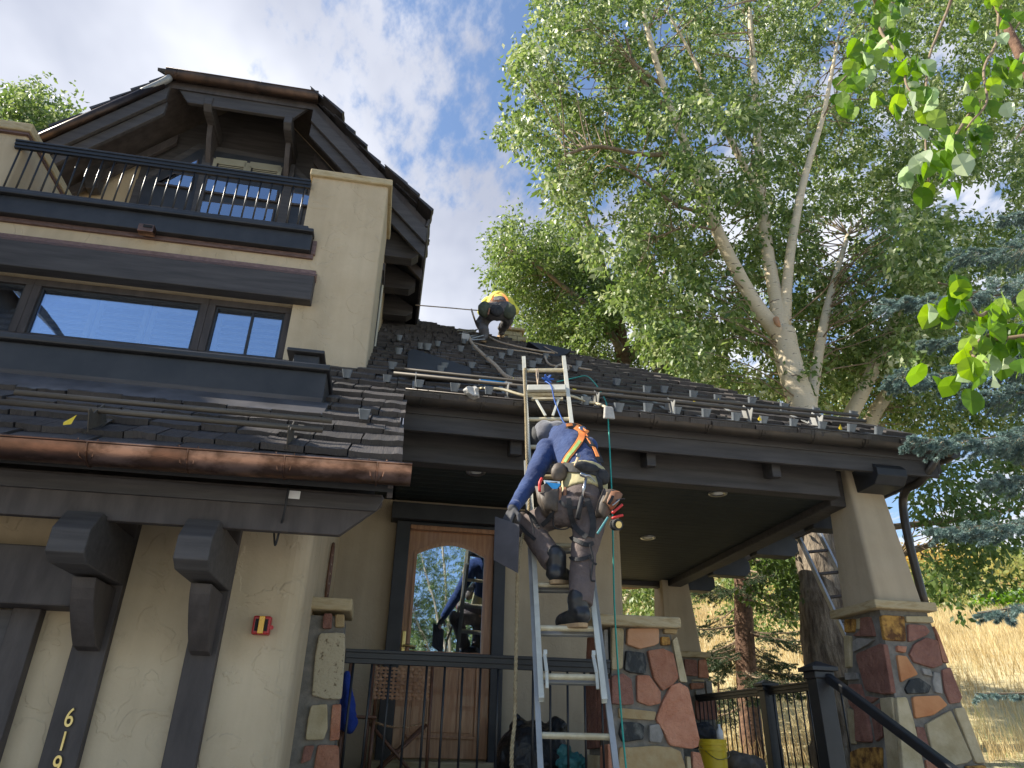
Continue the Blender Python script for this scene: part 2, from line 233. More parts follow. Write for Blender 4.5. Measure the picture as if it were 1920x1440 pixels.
# ------------------------------------------------------------------ mesh helpers
def tag(o, label=None, cat=None, group=None, kind=None):
    if label: o['label'] = label
    if cat: o['category'] = cat
    if group: o['group'] = group
    if kind: o['kind'] = kind
    return o
def empty(name, loc, label=None, cat=None, group=None):
    o = bpy.data.objects.new(name, None); COL.objects.link(o); o.location = loc; o.empty_display_size = .1
    o['_l'] = tuple(loc); return tag(o, label, cat, group)
def wl(o):
    v = Vector((0, 0, 0))
    while o is not None: v += Vector(o.location); o = o.parent
    return v
def place(o, parent):
    if parent is not None:
        o.parent = parent; o.location = -wl(parent)
    COL.objects.link(o); return o
class MB:
    def __init__(s): s.v = []; s.f = []
    def add(s, vs, fs):
        n = len(s.v); s.v += [tuple(v) for v in vs]; s.f += [tuple(n+i for i in f) for f in fs]; return s
    def box(s, x0, x1, y0, y1, z0, z1):
        return s.add([(x0, y0, z0), (x1, y0, z0), (x1, y1, z0), (x0, y1, z0), (x0, y0, z1), (x1, y0, z1), (x1, y1, z1), (x0, y1, z1)],
                     [(0, 3, 2, 1), (4, 5, 6, 7), (0, 1, 5, 4), (1, 2, 6, 5), (2, 3, 7, 6), (3, 0, 4, 7)])
    def frustum(s, a, za, b, zb):   # a=(x0,x1,y0,y1)
        return s.add([(a[0], a[2], za), (a[1], a[2], za), (a[1], a[3], za), (a[0], a[3], za), (b[0], b[2], zb), (b[1], b[2], zb), (b[1], b[3], zb), (b[0], b[3], zb)],
                     [(0, 3, 2, 1), (4, 5, 6, 7), (0, 1, 5, 4), (1, 2, 6, 5), (2, 3, 7, 6), (3, 0, 4, 7)])
    def bar(s, a, b, w, h, up=(0, 0, 1)):
        a, b = Vector(a), Vector(b); d = (b-a).normalized(); up = Vector(up); r = d.cross(up)
        if r.length < 1e-4: r = d.cross(Vector((0, 1, 0)))
        r.normalize(); u = r.cross(d); r *= w/2; u *= h/2
        vs = [a-r-u, a+r-u, a+r+u, a-r+u, b-r-u, b+r-u, b+r+u, b-r+u]
        return s.add(vs, [(3, 2, 1, 0), (4, 5, 6, 7), (0, 1, 5, 4), (1, 2, 6, 5), (2, 3, 7, 6), (3, 0, 4, 7)])
    def prism(s, pts, vec):
        pts = [Vector(p) for p in pts]; vec = Vector(vec); n = len(pts)
        nv = sum(((pts[i]).cross(pts[(i+1) % n]) for i in range(n)), Vector())
        if nv.dot(vec) > 0: pts = pts[::-1]
        return s.add(pts+[p+vec for p in pts], [tuple(range(n)), tuple(range(2*n-1, n-1, -1))] + [(i, n+i, n+(i+1) % n, (i+1) % n)[::1] for i in range(n)])
    def tube(s, pts, rad, n=8, cap=True, flat=1.0):
        pts = [Vector(p) for p in pts]; m = len(pts)
        if not hasattr(rad, '__len__'): rad = [rad]*m
        base = len(s.v); t0 = (pts[1]-pts[0]).normalized(); ref = Vector((0, 0, 1)) if abs(t0.z) < .9 else Vector((1, 0, 0))
        nrm = (ref - t0*ref.dot(t0)).normalized()
        for i, p in enumerate(pts):
            t = (pts[min(i+1, m-1)]-pts[max(i-1, 0)]).normalized(); nrm = (nrm - t*nrm.dot(t)).normalized(); bn = t.cross(nrm)
            for k in range(n):
                a = 2*math.pi*k/n; s.v.append(tuple(p+(nrm*math.cos(a)*flat+bn*math.sin(a))*rad[i]))
        for i in range(m-1):
            for k in range(n):
                a = base+i*n+k; b = base+i*n+(k+1) % n; s.f.append((a, b, b+n, a+n))
        if cap: s.f.append(tuple(base+k for k in range(n))[::-1]); s.f.append(tuple(base+(m-1)*n+k for k in range(n)))
        return s
    def lathe(s, c, prof, n=16, axis=(0, 0, 1)):
        c = Vector(c); ax = Vector(axis).normalized(); r0 = ax.orthogonal().normalized(); r1 = ax.cross(r0); base = len(s.v)
        for r, h in prof:
            for k in range(n):
                a = 2*math.pi*k/n; s.v.append(tuple(c+ax*h+(r0*math.cos(a)+r1*math.sin(a))*r))
        for i in range(len(prof)-1):
            for k in range(n):
                a = base+i*n+k; b = base+i*n+(k+1) % n; s.f.append((a, b, b+n, a+n))
        s.f.append(tuple(base+k for k in range(n))[::-1]); s.f.append(tuple(base+(len(prof)-1)*n+k for k in range(n))); return s
    def ell(s, c, r, rot=None, n=12, m=8):
        c = Vector(c); base = len(s.v)
        for i in range(m+1):
            th = math.pi*i/m
            for k in range(n):
                a = 2*math.pi*k/n; p = Vector((r[0]*math.sin(th)*math.cos(a), r[1]*math.sin(th)*math.sin(a), r[2]*math.cos(th)))
                if rot is not None: p = rot @ p
                s.v.append(tuple(c+p))
        for i in range(m):
            for k in range(n):
                a = base+i*n+k; b = base+i*n+(k+1) % n; s.f.append((a, a+n, b+n, b))
        return s
    def build(s, name, m, parent=None, bevel=0, smooth=False, seg=2):
        me = bpy.data.meshes.new(name); me.from_pydata(s.v, [], s.f); me.validate(); me.update()
        if m: me.materials.append(m)
        if smooth: me.polygons.foreach_set('use_smooth', [True]*len(me.polygons))
        o = bpy.data.objects.new(name, me)
        if bevel:
            b = o.modifiers.new('bevel', 'BEVEL'); b.width = bevel; b.segments = seg; b.limit_method = 'ANGLE'; b.angle_limit = R_(35)
        return place(o, parent)
def box(name, m, parent, x0, x1, y0, y1, z0, z1, bevel=.006): return MB().box(x0, x1, y0, y1, z0, z1).build(name, m, parent, bevel)
def catmull(pts, n=8):
    P = [Vector(p) for p in pts]; P = [2*P[0]-P[1]]+P+[2*P[-1]-P[-2]]; out = []
    for i in range(1, len(P)-2):
        for k in range(n):
            t = k/n; a, b, c, d = P[i-1], P[i], P[i+1], P[i+2]
            out.append(.5*((2*b)+(c-a)*t+(2*a-5*b+4*c-d)*t*t+(3*b-a-3*c+d)*t**3))
    out.append(P[-2]); return out
def rope_mb(pts, r, pitch=.09, strands=3, n=6):
    P = catmull(pts, 14); mb = MB(); L = [0]
    for a, b in zip(P, P[1:]): L.append(L[-1]+(b-a).length)
    # resample evenly
    N = int(L[-1]/(pitch/7))+2; Q = []; j = 0
    for i in range(N):
        d = L[-1]*i/(N-1)
        while j < len(L)-2 and L[j+1] < d: j += 1
        t = (d-L[j])/max(1e-9, L[j+1]-L[j]); Q.append(P[j].lerp(P[j+1], min(1, t)))
    for s in range(strands):
        S = []
        t0 = (Q[1]-Q[0]).normalized(); nn = t0.orthogonal().normalized()
        for i, p in enumerate(Q):
            t = (Q[min(i+1, N-1)]-Q[max(i-1, 0)]).normalized(); nn = (nn-t*nn.dot(t)).normalized(); b = t.cross(nn)
            a = 2*math.pi*(s/strands + L[-1]*i/(N-1)/pitch); S.append(p+(nn*math.cos(a)+b*math.sin(a))*r*.5)
        mb.tube(S, r*.56, n)
    return mb
def tri_mesh(name, V, F, m, parent=None, tint=None, smooth=False):
    """V (n,3), F (k,3 or 4) numpy -> one object"""
    me = bpy.data.meshes.new(name); nv, nf, c = len(V), len(F), F.shape[1]
    me.vertices.add(nv); me.vertices.foreach_set('co', V.astype(np.float32).ravel())
    me.loops.add(nf*c); me.loops.foreach_set('vertex_index', F.astype(np.int32).ravel())
    me.polygons.add(nf); me.polygons.foreach_set('loop_start', np.arange(0, nf*c, c, dtype=np.int32)); me.polygons.foreach_set('loop_total', np.full(nf, c, np.int32))
    me.update(calc_edges=True)
    if tint is not None:
        a = me.attributes.new('tint', 'FLOAT', 'FACE'); a.data.foreach_set('value', tint.astype(np.float32))
    me.materials.append(m); o = bpy.data.objects.new(name, me); return place(o, parent)
def poly_px(pts, plane, h, name, m, parent, bevel=.006, into=.02, rnd=False):
    """a slab whose outline was read off the photo, standing on the plane (p0, n) it belongs to"""
    p0, n = Vector(plane[0]), Vector(plane[1]).normalized()
    P = [on_plane(x, y, p0, n)-n*into for x, y in pts]
    if rnd:
        Q = []
        for i, p in enumerate(P):
            a, b = P[i-1], P[(i+1) % len(P)]; Q += [p.lerp(a, .14), p.lerp(p.lerp(a, .03), .5)*.0+p.lerp((a+b)/2, .035), p.lerp(b, .14)]
        P = Q
        c = sum(P, Vector())/len(P); P = [p + (p-c)*random.uniform(-.015, .012) for p in P]
    return MB().prism(P, n*(h+into)).build(name, m, parent, bevel)

# ------------------------------------------------------------------ ground and hills
def smooth(a, b, x): t = min(1, max(0, (x-a)/(b-a))); return t*t*(3-2*t)
def terrain(x, y):
    r = math.hypot(x, y); z = 1.22*smooth(4.6, 6.4, y-.12*x) if x > -.8 else 1.22*smooth(11, 15, y)
    far = max(0, y + .35*x - 13)
    field = .235*min(far, 26)*smooth(0, 10, far) + .03*max(0, far-26)
    hill = .30*max(0, far-52)*smooth(52, 85, far)
    damp = smooth(-2, 8, y)
    w = mnoise.noise(Vector((x*.05, y*.05, 0)))*.9*smooth(12, 30, far) + mnoise.noise(Vector((x*.012, y*.012, 4)))*3.5*smooth(55, 110, far)
    return z + damp*(min(field, 60) + min(hill, 17)) + w
def build_ground():
    xs = np.concatenate([-np.geomspace(260, 8, 26), np.linspace(-6, 16, 45), np.geomspace(17.5, 420, 44)])
    ys = np.concatenate([-np.geomspace(120, 6, 16), np.linspace(-4, 24, 57), np.geomspace(25, 420, 56)])
    V = np.array([(x, y, terrain(x, y)) for y in ys for x in xs]); nx, ny = len(xs), len(ys)
    F = np.array([(j*nx+i, j*nx+i+1, (j+1)*nx+i+1, (j+1)*nx+i) for j in range(ny-1) for i in range(nx-1)])
    m = bpy.data.materials.new('ground'); m.use_nodes = True; nt = m.node_tree; N = nt.nodes.new; L = nt.links.new; b = nt.nodes['Principled BSDF']; b.inputs['Roughness'].default_value = .95
    geo = N('ShaderNodeNewGeometry'); sep = N('ShaderNodeSeparateXYZ'); L(geo.outputs['Position'], sep.inputs[0])
    def nz(s, d=6, loc=0):
        n = N('ShaderNodeTexNoise'); n.inputs['Scale'].default_value = s; n.inputs['Detail'].default_value = d; mp = N('ShaderNodeMapping'); mp.inputs['Location'].default_value = (loc, 0, 0); L(geo.outputs['Position'], mp.inputs[0]); L(mp.outputs[0], n.inputs[0]); return n.outputs[0]
    def ramp(src, els):
        c = N('ShaderNodeValToRGB'); e = c.color_ramp.elements
        while len(e) > 1: e.remove(e[0])
        e[0].position = els[0][0]; e[0].color = (*els[0][1], 1)
        for p, q in els[1:]: k = e.new(p); k.color = (*q, 1)
        L(src, c.inputs[0]); return c.outputs[0]
    near = ramp(nz(1.6), [(.3, (.14, .11, .07)), (.5, (.20, .16, .09)), (.7, (.10, .13, .035))])
    gold = ramp(nz(.35), [(.3, (.46, .37, .19)), (.52, (.58, .49, .28)), (.7, (.34, .33, .15))])
    hillc = ramp(nz(.06, 9, 5), [(.32, (.07, .11, .03)), (.45, (.20, .20, .06)), (.55, (.46, .30, .10)), (.68, (.12, .14, .05))])
    drv = ramp(nz(25, 8), [(.3, (.38, .36, .32)), (.7, (.46, .43, .39))])
    def mixc(f, a, c):
        x = N('ShaderNodeMix'); x.data_type = 'RGBA'; L(f, x.inputs[0]); L(a, x.inputs[6]); L(c, x.inputs[7]); return x.outputs[2]
    def mrange(src, a, c):
        r = N('ShaderNodeMapRange'); r.inputs[1].default_value = a; r.inputs[2].default_value = c; L(src, r.inputs[0]); return r.outputs[0]
    ym = N('ShaderNodeMath'); ym.operation = 'MULTIPLY_ADD'; L(sep.outputs[0], ym.inputs[0]); ym.inputs[1].default_value = .35; L(sep.outputs[1], ym.inputs[2])
    c = mixc(mrange(sep.outputs[1], 4.2, 4.8), drv, near); c = mixc(mrange(ym.outputs[0], 14, 18), c, gold); c = mixc(mrange(ym.outputs[0], 40, 52), c, hillc)
    L(c, b.inputs['Base Color'])
    bp = N('ShaderNodeBump'); bp.inputs['Strength'].default_value = .7; bp.inputs['Distance'].default_value = .05; L(nz(9, 9), bp.inputs['Height']); L(bp.outputs[0], b.inputs['Normal'])
    g = tri_mesh('ground', V, F, m); g['kind'] = 'structure'
build_ground()

# ------------------------------------------------------------------ the house
H = empty('house', (1.5, 7.5, 0), 'beige stucco mountain house with charcoal timber trim, steep shingle roofs and a front porch', 'house')
EX = -6.2          # everything runs on to the left of the picture as far as this
# garage walls
def rounded(x0, x1, y0, y1, r, cs=(1,)):
    P = [(x0, y0)]; P += [(x1-r+r*math.sin(a), y0+r-r*math.cos(a)) for a in [math.pi/2*i/6 for i in range(7)]]; P += [(x1, y1), (x0, y1)]; return P
P = rounded(EX, -.45, 4.4, 6.3, .11); MB().prism([(x, y, 0) for x, y in P], (0, 0, 3.24)).build('wall', STUCCO, H)
box('wall', STUCCO, H, -.75, -.452, 6.301, 6.949, .0, 3.84, 0)
MB().prism([(-.7, 4.6, 3.2), (-.7, 5.5, 3.2), (-.7, 5.5, 3.84), (-.7, 5.2, 3.84), (-.7, 4.6, 3.36)], (.247, 0, 0)).build('wall', STUCCO, H)
box('wall', STUCCO, H, -.7, -.453, 5.501, 6.3, 3.24, 3.84, 0)
box('wall', STUCCO2, H, -.6, 2.36, 6.95, 12.4, .0, 4.3, .03)
# unseen wing left of the picture, added to keep the garage roof in shade
box('wall', TRIMB, H, -11, -5.75, 2.2, 7.4, 0, 7.3, 0)  # added mass, dark so the windows mirror it like a tree
MB().prism([(-5.5, 1.2, 7.3), (-8.2, 1.2, 9.75), (-11.3, 1.2, 7.3), (-11.3, 1.2, 7.15), (-8.2, 1.2, 9.58), (-5.5, 1.2, 7.15)], (0, 6.4, 0)).build('roof_deck', SHINGLEF, H)
MB().prism([(-5.75, 2.21, 7.25), (-8.2, 2.21, 9.6), (-11, 2.21, 7.25)], (0, 5.1, 0)).build('wall', TRIMB, H)
# garage trim
box('garage_door', mat('garage_door_paint', (.052, .044, .042), (.07, .06, .058), .55, 3, stretch=(1, 1, 8)), H, EX, -1.90, 4.37, 4.43, 0, 2.16)
box('door_frame', TRIMB, H, -1.93, -1.79, 4.33, 4.42, 0, 2.165)
box('door_header', TRIMB, H, EX, -1.6, 4.19, 4.42, 2.165, 2.47, .008)
for x0, x1 in ((-1.595, -1.42), (-1.02, -.855), (-3.2, -3.03), (-4.9, -4.73)):
    if x0 > -2.5: box('trim_board', TRIMB, H, x0, x1, 4.345, 4.41, 0, 2.7, .006)
    prof = [(4.42, 2.31), (3.86, 2.305), (3.77, 2.305), (3.70, 2.345), (3.70, 2.46), (3.80, 2.57), (4.42, 2.57)]
    b = MB().prism([(x0, y, z) for y, z in prof], (x1-x0, 0, 0)).build('timber_bracket', TRIM, H, .007)
    xb = x0+.03; xe = x1-.03
    arc = [(3.98+.30*math.sin(t), 2.29-.30*(1-math.cos(t))*1.1) for t in [math.pi/2*i/6 for i in range(7)]]
    arc = [(4.02, 2.29)] + [(4.02+.25*(i/6)**1.6, 2.29-.31*(i/6)) for i in range(1, 7)]
    MB().prism([(xb, y, z) for y, z in arc+[(4.36, 1.96), (4.36, 2.29)]], (xe-xb, 0, 0)).build('brace', TRIMB, b, .005)
# eave board under the copper gutter, its right end cut on the slant
pr = at(718, 927, 'Y', 3.86).x
MB().prism([(EX, 3.86, 2.535), (-.26, 3.86, 2.55), (pr, 3.86, 2.73), (pr, 3.86, 2.79), (EX, 3.86, 2.77)], (0, .05, 0)).build('eave_board', TRIMB, H, .005)
MB().prism([(EX, 3.84, 2.67), (pr-.03, 3.84, 2.69), (pr+.01, 3.84, 2.77), (EX, 3.84, 2.76)], (0, .02, 0)).build('eave_board', TRIM, H, .003)
MB().prism([(EX, 3.9, 2.62), (-.2, 3.9, 2.62), (-.1, 3.9, 2.78), (EX, 3.9, 2.78)], (0, .48, .34)).build('soffit', TRIMB, H)
MB().prism([(-.5, 4.5, 2.80), (-.30, 4.5, 2.80), (-.12, 4.5, 2.93), (-.12, 4.5, 3.1), (-.5, 4.5, 3.1)], (0, .14, 0)).build('beam', TRIM, H, .006)
# roof decks
def deck(name, pts, t, parent, m=UNDER):
    return MB().prism(pts, (0, 0, -t)).build(name, m, parent)
roof = deck('roof', [(EX, 3.66, roof_z(3.66)-.05), (.0, 3.66, roof_z(3.66)-.05), (.0, 5.45, roof_z(5.45)-.05), (4.98, 5.45, roof_z(5.45)-.05),
                     (2.30, 8.55, roof_z(8.55)-.05), (.1, 10.25, roof_z(10.25)-.05), (-1.2, 10.25, roof_z(10.25)-.05), (-1.2, 6.3, roof_z(6.3)-.05), (EX, 6.3, roof_z(6.3)-.05)], .07, H)
roof['label'] = 'main roof slope of dark slate-like shingles running down to both eaves'
# east and rear faces of the hip
deck('roof_deck', [(4.98, 5.45, 4.15), (4.98, 10.7, 4.15), (2.3, 10.7, 6.4), (2.3, 8.55, 6.47)], .08, roof)
deck('roof_deck', [(2.30, 8.56, 6.46), (2.3, 10.7, 6.4), (.1, 10.7, 6.6), (.1, 10.26, 7.70)], .08, roof)
# dark rake end of the upper slope at the hip
yk = on_roof(1040, 670).y-.03
MB().prism([at(x, y, 'Y', yk) for x, y in ((990, 640), (1040, 648), (1072, 656), (1062, 664), (1036, 671))], (0, .35, 0)).build('rake_end', BOARD, roof, .004)
# barge of the garage roof where the roof steps up to the porch
MB().bar((-.015, 3.66, roof_z(3.66)-.10), (-.015, 5.36, roof_z(5.36)-.10), .03, .11).build('barge_board', TRIMB, roof, .004)

# --- shingles ---
def tile_geo(w, l, t, seed):
    """one thick handsplit-look shingle: long side runs up the roof, butt edge uneven"""
    rr = random.Random(seed); n = 4; mb = MB(); xs = [w*(i/n-.5) for i in range(n+1)]; jag = [rr.uniform(-.010, .010) for _ in xs]; lift = [rr.uniform(-.004, .004) for _ in xs]
    V = []
    for i, x in enumerate(xs):
        V += [(x, jag[i], 0), (x, jag[i]+.004, t+lift[i]), (x, l, t*.35+lift[i]*.3), (x, l, 0)]
    F = []
    for i in range(n):
        a = 4*i; b = a+4
        F += [(a, b, b+1, a+1), (a+1, b+1, b+2, a+2)]
    F += [(0, 1, 2, 3), (4*n+3, 4*n+2, 4*n+1, 4*n)]
    me = bpy.data.meshes.new('shingle'); me.from_pydata(V, [], F); me.update(); return me, V, F
TW = [.13, .165, .20, .235, .275, .32]; TILES = {}
for w in TW:
    for s in range(3):
        g = tile_geo(w-.008, .40, .037, int(w*1000)+s); g[0].materials.append(SHINGLE); TILES[(w, s)] = g
EXPO = .262
def inside(poly, x, y):
    c = False; n = len(poly)
    for i in range(n):
        (x1, y1), (x2, y2) = poly[i], poly[i-1]
        if (y1 > y) != (y2 > y) and x < (x2-x1)*(y-y1)/(y2-y1)+x1: c = not c
    return c
TILT = R_(3.6)
def lay(origin, U, Vv, poly, parent, budget, key=None, left_jig=.0, maxrow=99):
    """U along the eave, Vv up the slope; poly in (u, v). Largest-in-view shingles become parts, the rest one stuff part."""
    U, Vv = Vector(U).normalized(), Vector(Vv).normalized(); Nn = U.cross(Vv)
    umin = min(p[0] for p in poly); umax = max(p[0] for p in poly); vmax = max(p[1] for p in poly); items = []
    rr = random.Random(5)
    for row in range(min(maxrow, int(vmax/EXPO)+1)):
        v = row*EXPO; u = umin - rr.uniform(0, .2)
        while u < umax:
            w = rr.choice(TW); c = u+w/2; u += w
            lo_, hi_ = c-w/2, c+w/2; inl, inr = inside(poly, lo_+.02, v+.13), inside(poly, hi_, v+.13)
            if inl and not inr:
                e_ = lo_+.02
                while inside(poly, e_, v+.13): e_ += .01
                w = min(TW, key=lambda q: abs(q-(e_-lo_+.01))); c = e_+.02-w/2
            elif not (inl or inr): continue
            items.append((w, rr.randrange(3), c, v+rr.uniform(-.015, .012), rr.uniform(-.022, .022), rr.uniform(-.5, 1)*.010))
    def mtx(it):
        w, s, c, v, rz, hz = it; X = (U*math.cos(rz)+Vv*math.sin(rz)); Y0 = (Vv*math.cos(rz)-U*math.sin(rz)); Y = Y0*math.cos(TILT)-Nn*math.sin(TILT); Z = X.cross(Y)
        p = Vector(origin)+U*c+Vv*v+Nn*(.030+hz)
        return Matrix(((X.x, Y.x, Z.x, p.x), (X.y, Y.y, Z.y, p.y), (X.z, Y.z, Z.z, p.z), (0, 0, 0, 1)))
    sc = []
    for it in items:
        M = mtx(it); q = M.translation - CAMP; zc = q.dot(CF); 
        px = 960+FPX*q.dot(CR)/max(zc, .1); py = 720-FPX*q.dot(CU)/max(zc, .1)
        s = it[0]/q.length**2 * abs(q.normalized().dot(Nn)) if (zc > 0 and -60 < px < 1980) else 0
        if key and not key(px, py): s = 0
        sc.append(s)
    order = sorted(range(len(items)), key=lambda i: -sc[i]); V = []; F = []; off = 0
    pl = wl(parent)
    for rank, i in enumerate(order):
        it = items[i]; M = mtx(it); me, gv, gf = TILES[(it[0], it[1])]
        if rank < budget and sc[i] > 0:
            o = bpy.data.objects.new('shingle', me); COL.objects.link(o); o.parent = parent; M.translation -= pl; o.matrix_local = M
        else:
            V.append(np.array([M @ Vector(p) for p in gv])); F += [tuple(off+k for k in f) for f in gf]; off += len(gv)
    if V:
        me = bpy.data.meshes.new('shingle_courses'); me.from_pydata([tuple(p) for p in np.vstack(V)], [], F); me.update(); me.materials.append(SHINGLEF)
        o = bpy.data.objects.new('shingle_courses', me); place(o, parent); o['kind'] = 'stuff'
SL = Vector((0, 1, MS)).normalized(); k = math.hypot(1, MS)
v_of = lambda Y: (Y-3.62)*k
hipx = [(EX, 0), (.015, 0), (.015, v_of(5.38)), (5.02, v_of(5.38)), (2.28, v_of(8.58)), (.1, v_of(10.25)), (-1.0, v_of(10.25)), (-1.0, v_of(6.2)), (EX, v_of(6.2))]
def vis(px, py): return not (px < 600 and py < 735 and py < 700+.1*px)
lay((0, 3.62, roof_z(3.62)-.045), (1, 0, 0), SL, hipx, roof, 270, vis)

# --- gutters ---
def gutter(name, m, a, b, r, parent, lip=.008, hang=.55, hm=None, open_=True):
    """half-round gutter from a to b"""
    a, b = Vector(a), Vector(b); d = (b-a).normalized(); side = Vector((0, 0, 1)).cross(d).normalized()*-1; n = 12; mb = MB(); pr = []
    for i in range(n+1):
        t = math.pi*i/n; pr.append(side*(-math.cos(t))*r*1.0 + Vector((0, 0, -math.sin(t)*r*1.15)))
    # outer, inner, with a rolled front lip
    outer = pr; inner = [p*.94 for p in pr][::-1]; ring = outer+inner; nn = len(ring)
    steps = max(2, int((b-a).length/.5)); base = []
    vs = []; fs = []
    for s in range(steps+1):
        p = a.lerp(b, s/steps)+Vector((0, 0, .004*math.sin(s*1.7))); vs += [p+q for q in ring]
    for s in range(steps):
        for i in range(nn): fs.append((s*nn+i, s*nn+(i+1) % nn, (s+1)*nn+(i+1) % nn, (s+1)*nn+i))
    fs += [tuple(range(n+1)), tuple(steps*nn+i for i in range(n, -1, -1))]
    mb.add(vs, fs); g = mb.build(name, m, parent, smooth=True)
    e = g.modifiers.new('e', 'EDGE_SPLIT'); e.split_angle = R_(40)
    for sgn in (-1, 1): MB().tube([a+side*sgn*r, b+side*sgn*r], lip, 8).build('rolled_edge', m, g, smooth=True)
    L = (b-a).length; x = .13
    while x < L:
        p = a+d*x; q = MB()
        q.tube([p+pp*1.03 for pp in outer], .005, 6)
        for s in (-1, 1): q.tube([p+outer[6]*1.03, p+outer[9]*1.04+d*.03*s, p+outer[12]*1.05+d*.045*s+Vector((0, 0, .012))], .0035, 5)
        q.build('gutter_bracket', hm or m, g); x += hang
    return g
gut = gutter('gutter', COPPER, (EX, 3.585, 2.775), (.085, 3.585, 2.855), .082, H, hang=.46)
gut['label'] = 'copper half-round gutter along the garage eave'
gutp = gutter('gutter', BRONZE, (.02, 5.36, 4.13), (5.06, 5.36, 4.13), .085, H, hang=.5)
gutp['label'] = 'dark bronze gutter along the porch eave'
# --- porch eave, beam, ceiling ---
fzb = at(1180, 843, 'Y', 5.47).z
MB().prism([(.03, 5.47, fzb), (4.98, 5.47, fzb), (4.98, 5.47, 4.12), (.03, 5.47, 4.12)], (0, .04, 0)).build('eave_board', TRIM, H, .006)
box('eave_board', TRIM, H, .03, 4.98, 5.455, 5.475, 4.0, 4.11, .004)
MB().prism([(.03, 5.51, 3.93), (4.98, 5.51, 3.93), (4.98, 5.75, 4.05), (.03, 5.75, 4.05)], (0, 0, .02)).build('soffit', CEIL, H)
box('beam', TRIM, H, .0, 4.10, 5.72, 5.86, 3.675, 3.99, .010)
box('beam', TRIM, H, 4.08, 4.28, 5.862, 10.3, 3.63, 3.99, .010)
box('beam', TRIM, H, 2.36, 4.07, 10.1, 10.28, 3.64, 4.0, .010)
MB().prism([(.006, 5.30, 3.70), (.006, 5.30, 3.99), (.006, 7.2, 5.40), (.006, 7.2, 3.70)], (.018, 0, 0)).build('end_board', BOARD, H)
cl = box('porch_ceiling', CEIL, H, -.45, 4.08, 5.862, 10.1, 3.712, 3.80, 0)
for i in range(44):
    y = 5.87+i*.12
    if y > 10.0: break
    box('ceiling_plank', CEIL, cl, -.44, 4.07, y, y+.113, 3.700, 3.714, .003)
for px, py, w in ((1221, 855, .085), (1455, 876, .085), (968, 834, .10)):
    c = at(px, py, 'Y', 5.56); z0, z1 = at(px, py+18, 'Y', 5.56).z, at(px, py-18, 'Y', 5.56).z+.03
    prof = [(6.0, z0+.12), (5.60, z0), (5.56, z0+.0), (5.56, z1), (6.0, z1+.2)]
    MB().prism([(c.x-w/2, y, z) for y, z in prof], (w, 0, 0)).build('rafter_tail', TRIM, H, .006)
def timber_end(x0, x1, y0, y1, z0, z1, axis):   # chamfered beam end
    c = .07
    if axis == 'Y': pts = [(x0, y1, z0), (x0, y0+c, z0), (x0, y0, z0+c), (x0, y0, z1-c), (x0, y0+c, z1), (x0, y1, z1)]; v = (x1-x0, 0, 0)
    else: pts = [(x0, y0, z0), (x1-c, y0, z0), (x1, y0, z0+c), (x1, y0, z1-c), (x1-c, y0, z1), (x0, y0, z1)]; v = (0, y1-y0, 0)
    return MB().prism(pts, v).build('timber_bracket', BOARD, H, .006)
timber_end(4.30, 4.60, 5.42, 5.9, 3.74, 3.95, 'Y')
for y in (6.5, 7.7, 8.9, 10.0): timber_end(4.28, 4.82, y, y+.18, 3.60, 3.86, 'X')
box('eave_board', TRIM, H, 4.98, 5.02, 5.47, 10.7, 3.9, 4.13, .006)
gutter('gutter', BRONZE, (5.13, 5.4, 4.12), (5.13, 10.65, 4.12), .08, H, hang=.6)
dsp = [at(1755, 858, 'Y', 5.40), at(1742, 880, 'Y', 5.46), at(1722, 905, 'Y', 5.6), at(1700, 918, 'Y', 5.75), at(1693, 945, 'Y', 5.86), at(1703, 1010, 'Y', 5.86), at(1735, 1138, 'Y', 5.86)]
MB().tube(catmull(dsp, 6), .038, 12).build('downspout', BRONZE, H, smooth=True)
# recessed lights
for px, py in ((892, 885), (1346, 925), (1215, 1008)):
    c = at(px, py, 'Z', 3.699); l = MB().lathe(c, [(.052, .0), (.052, -.006), (.085, -.010), (.088, 0), (.088, .01), (.052, .01)], 24).build('recessed_light', STEEL, H, smooth=True)
    MB().lathe(c+Vector((0, 0, .002)), [(.05, 0), (.05, -.004), (.03, -.008), (.001, -.009)], 20).build('lens', WHITE, l, smooth=True)

# --- door ---
KD = 6.95/7.3
def DP(x, y, z): return (x*KD, y-.35, 1.6+(z-1.6)*KD)
def dbox(name, m, parent, x0, x1, y0, y1, z0, z1, bevel=.006): return box(name, m, parent, x0*KD, x1*KD, y0-.35, y1-.35, 1.6+(z0-1.6)*KD, 1.6+(z1-1.6)*KD, bevel)
dr = dbox('door', DOORW, H, .215, 1.085, 7.235, 7.285, 1.42, 3.52, .004); dr['label'] = 'brown wooden front door with an arched glass upper panel'
FRM = BOARD
for a in ((.075, .215), (1.085, 1.205)): dbox('door_frame', FRM, dr, a[0], a[1], 7.19, 7.30, 1.36, 3.56)
dbox('door_frame', FRM, dr, .215, 1.085, 7.19, 7.30, 3.525, 3.56)
dbox('door_frame', DOORW, dr, .215, 1.085, 7.17, 7.232, 3.48, 3.523)
dbox('lintel', FRM, dr, .01, 1.40, 7.10, 7.30, 3.562, 3.73, .008)
dbox('door_sill', CAPS, dr, .02, 1.26, 7.0, 7.30, 1.28, 1.40, .01)
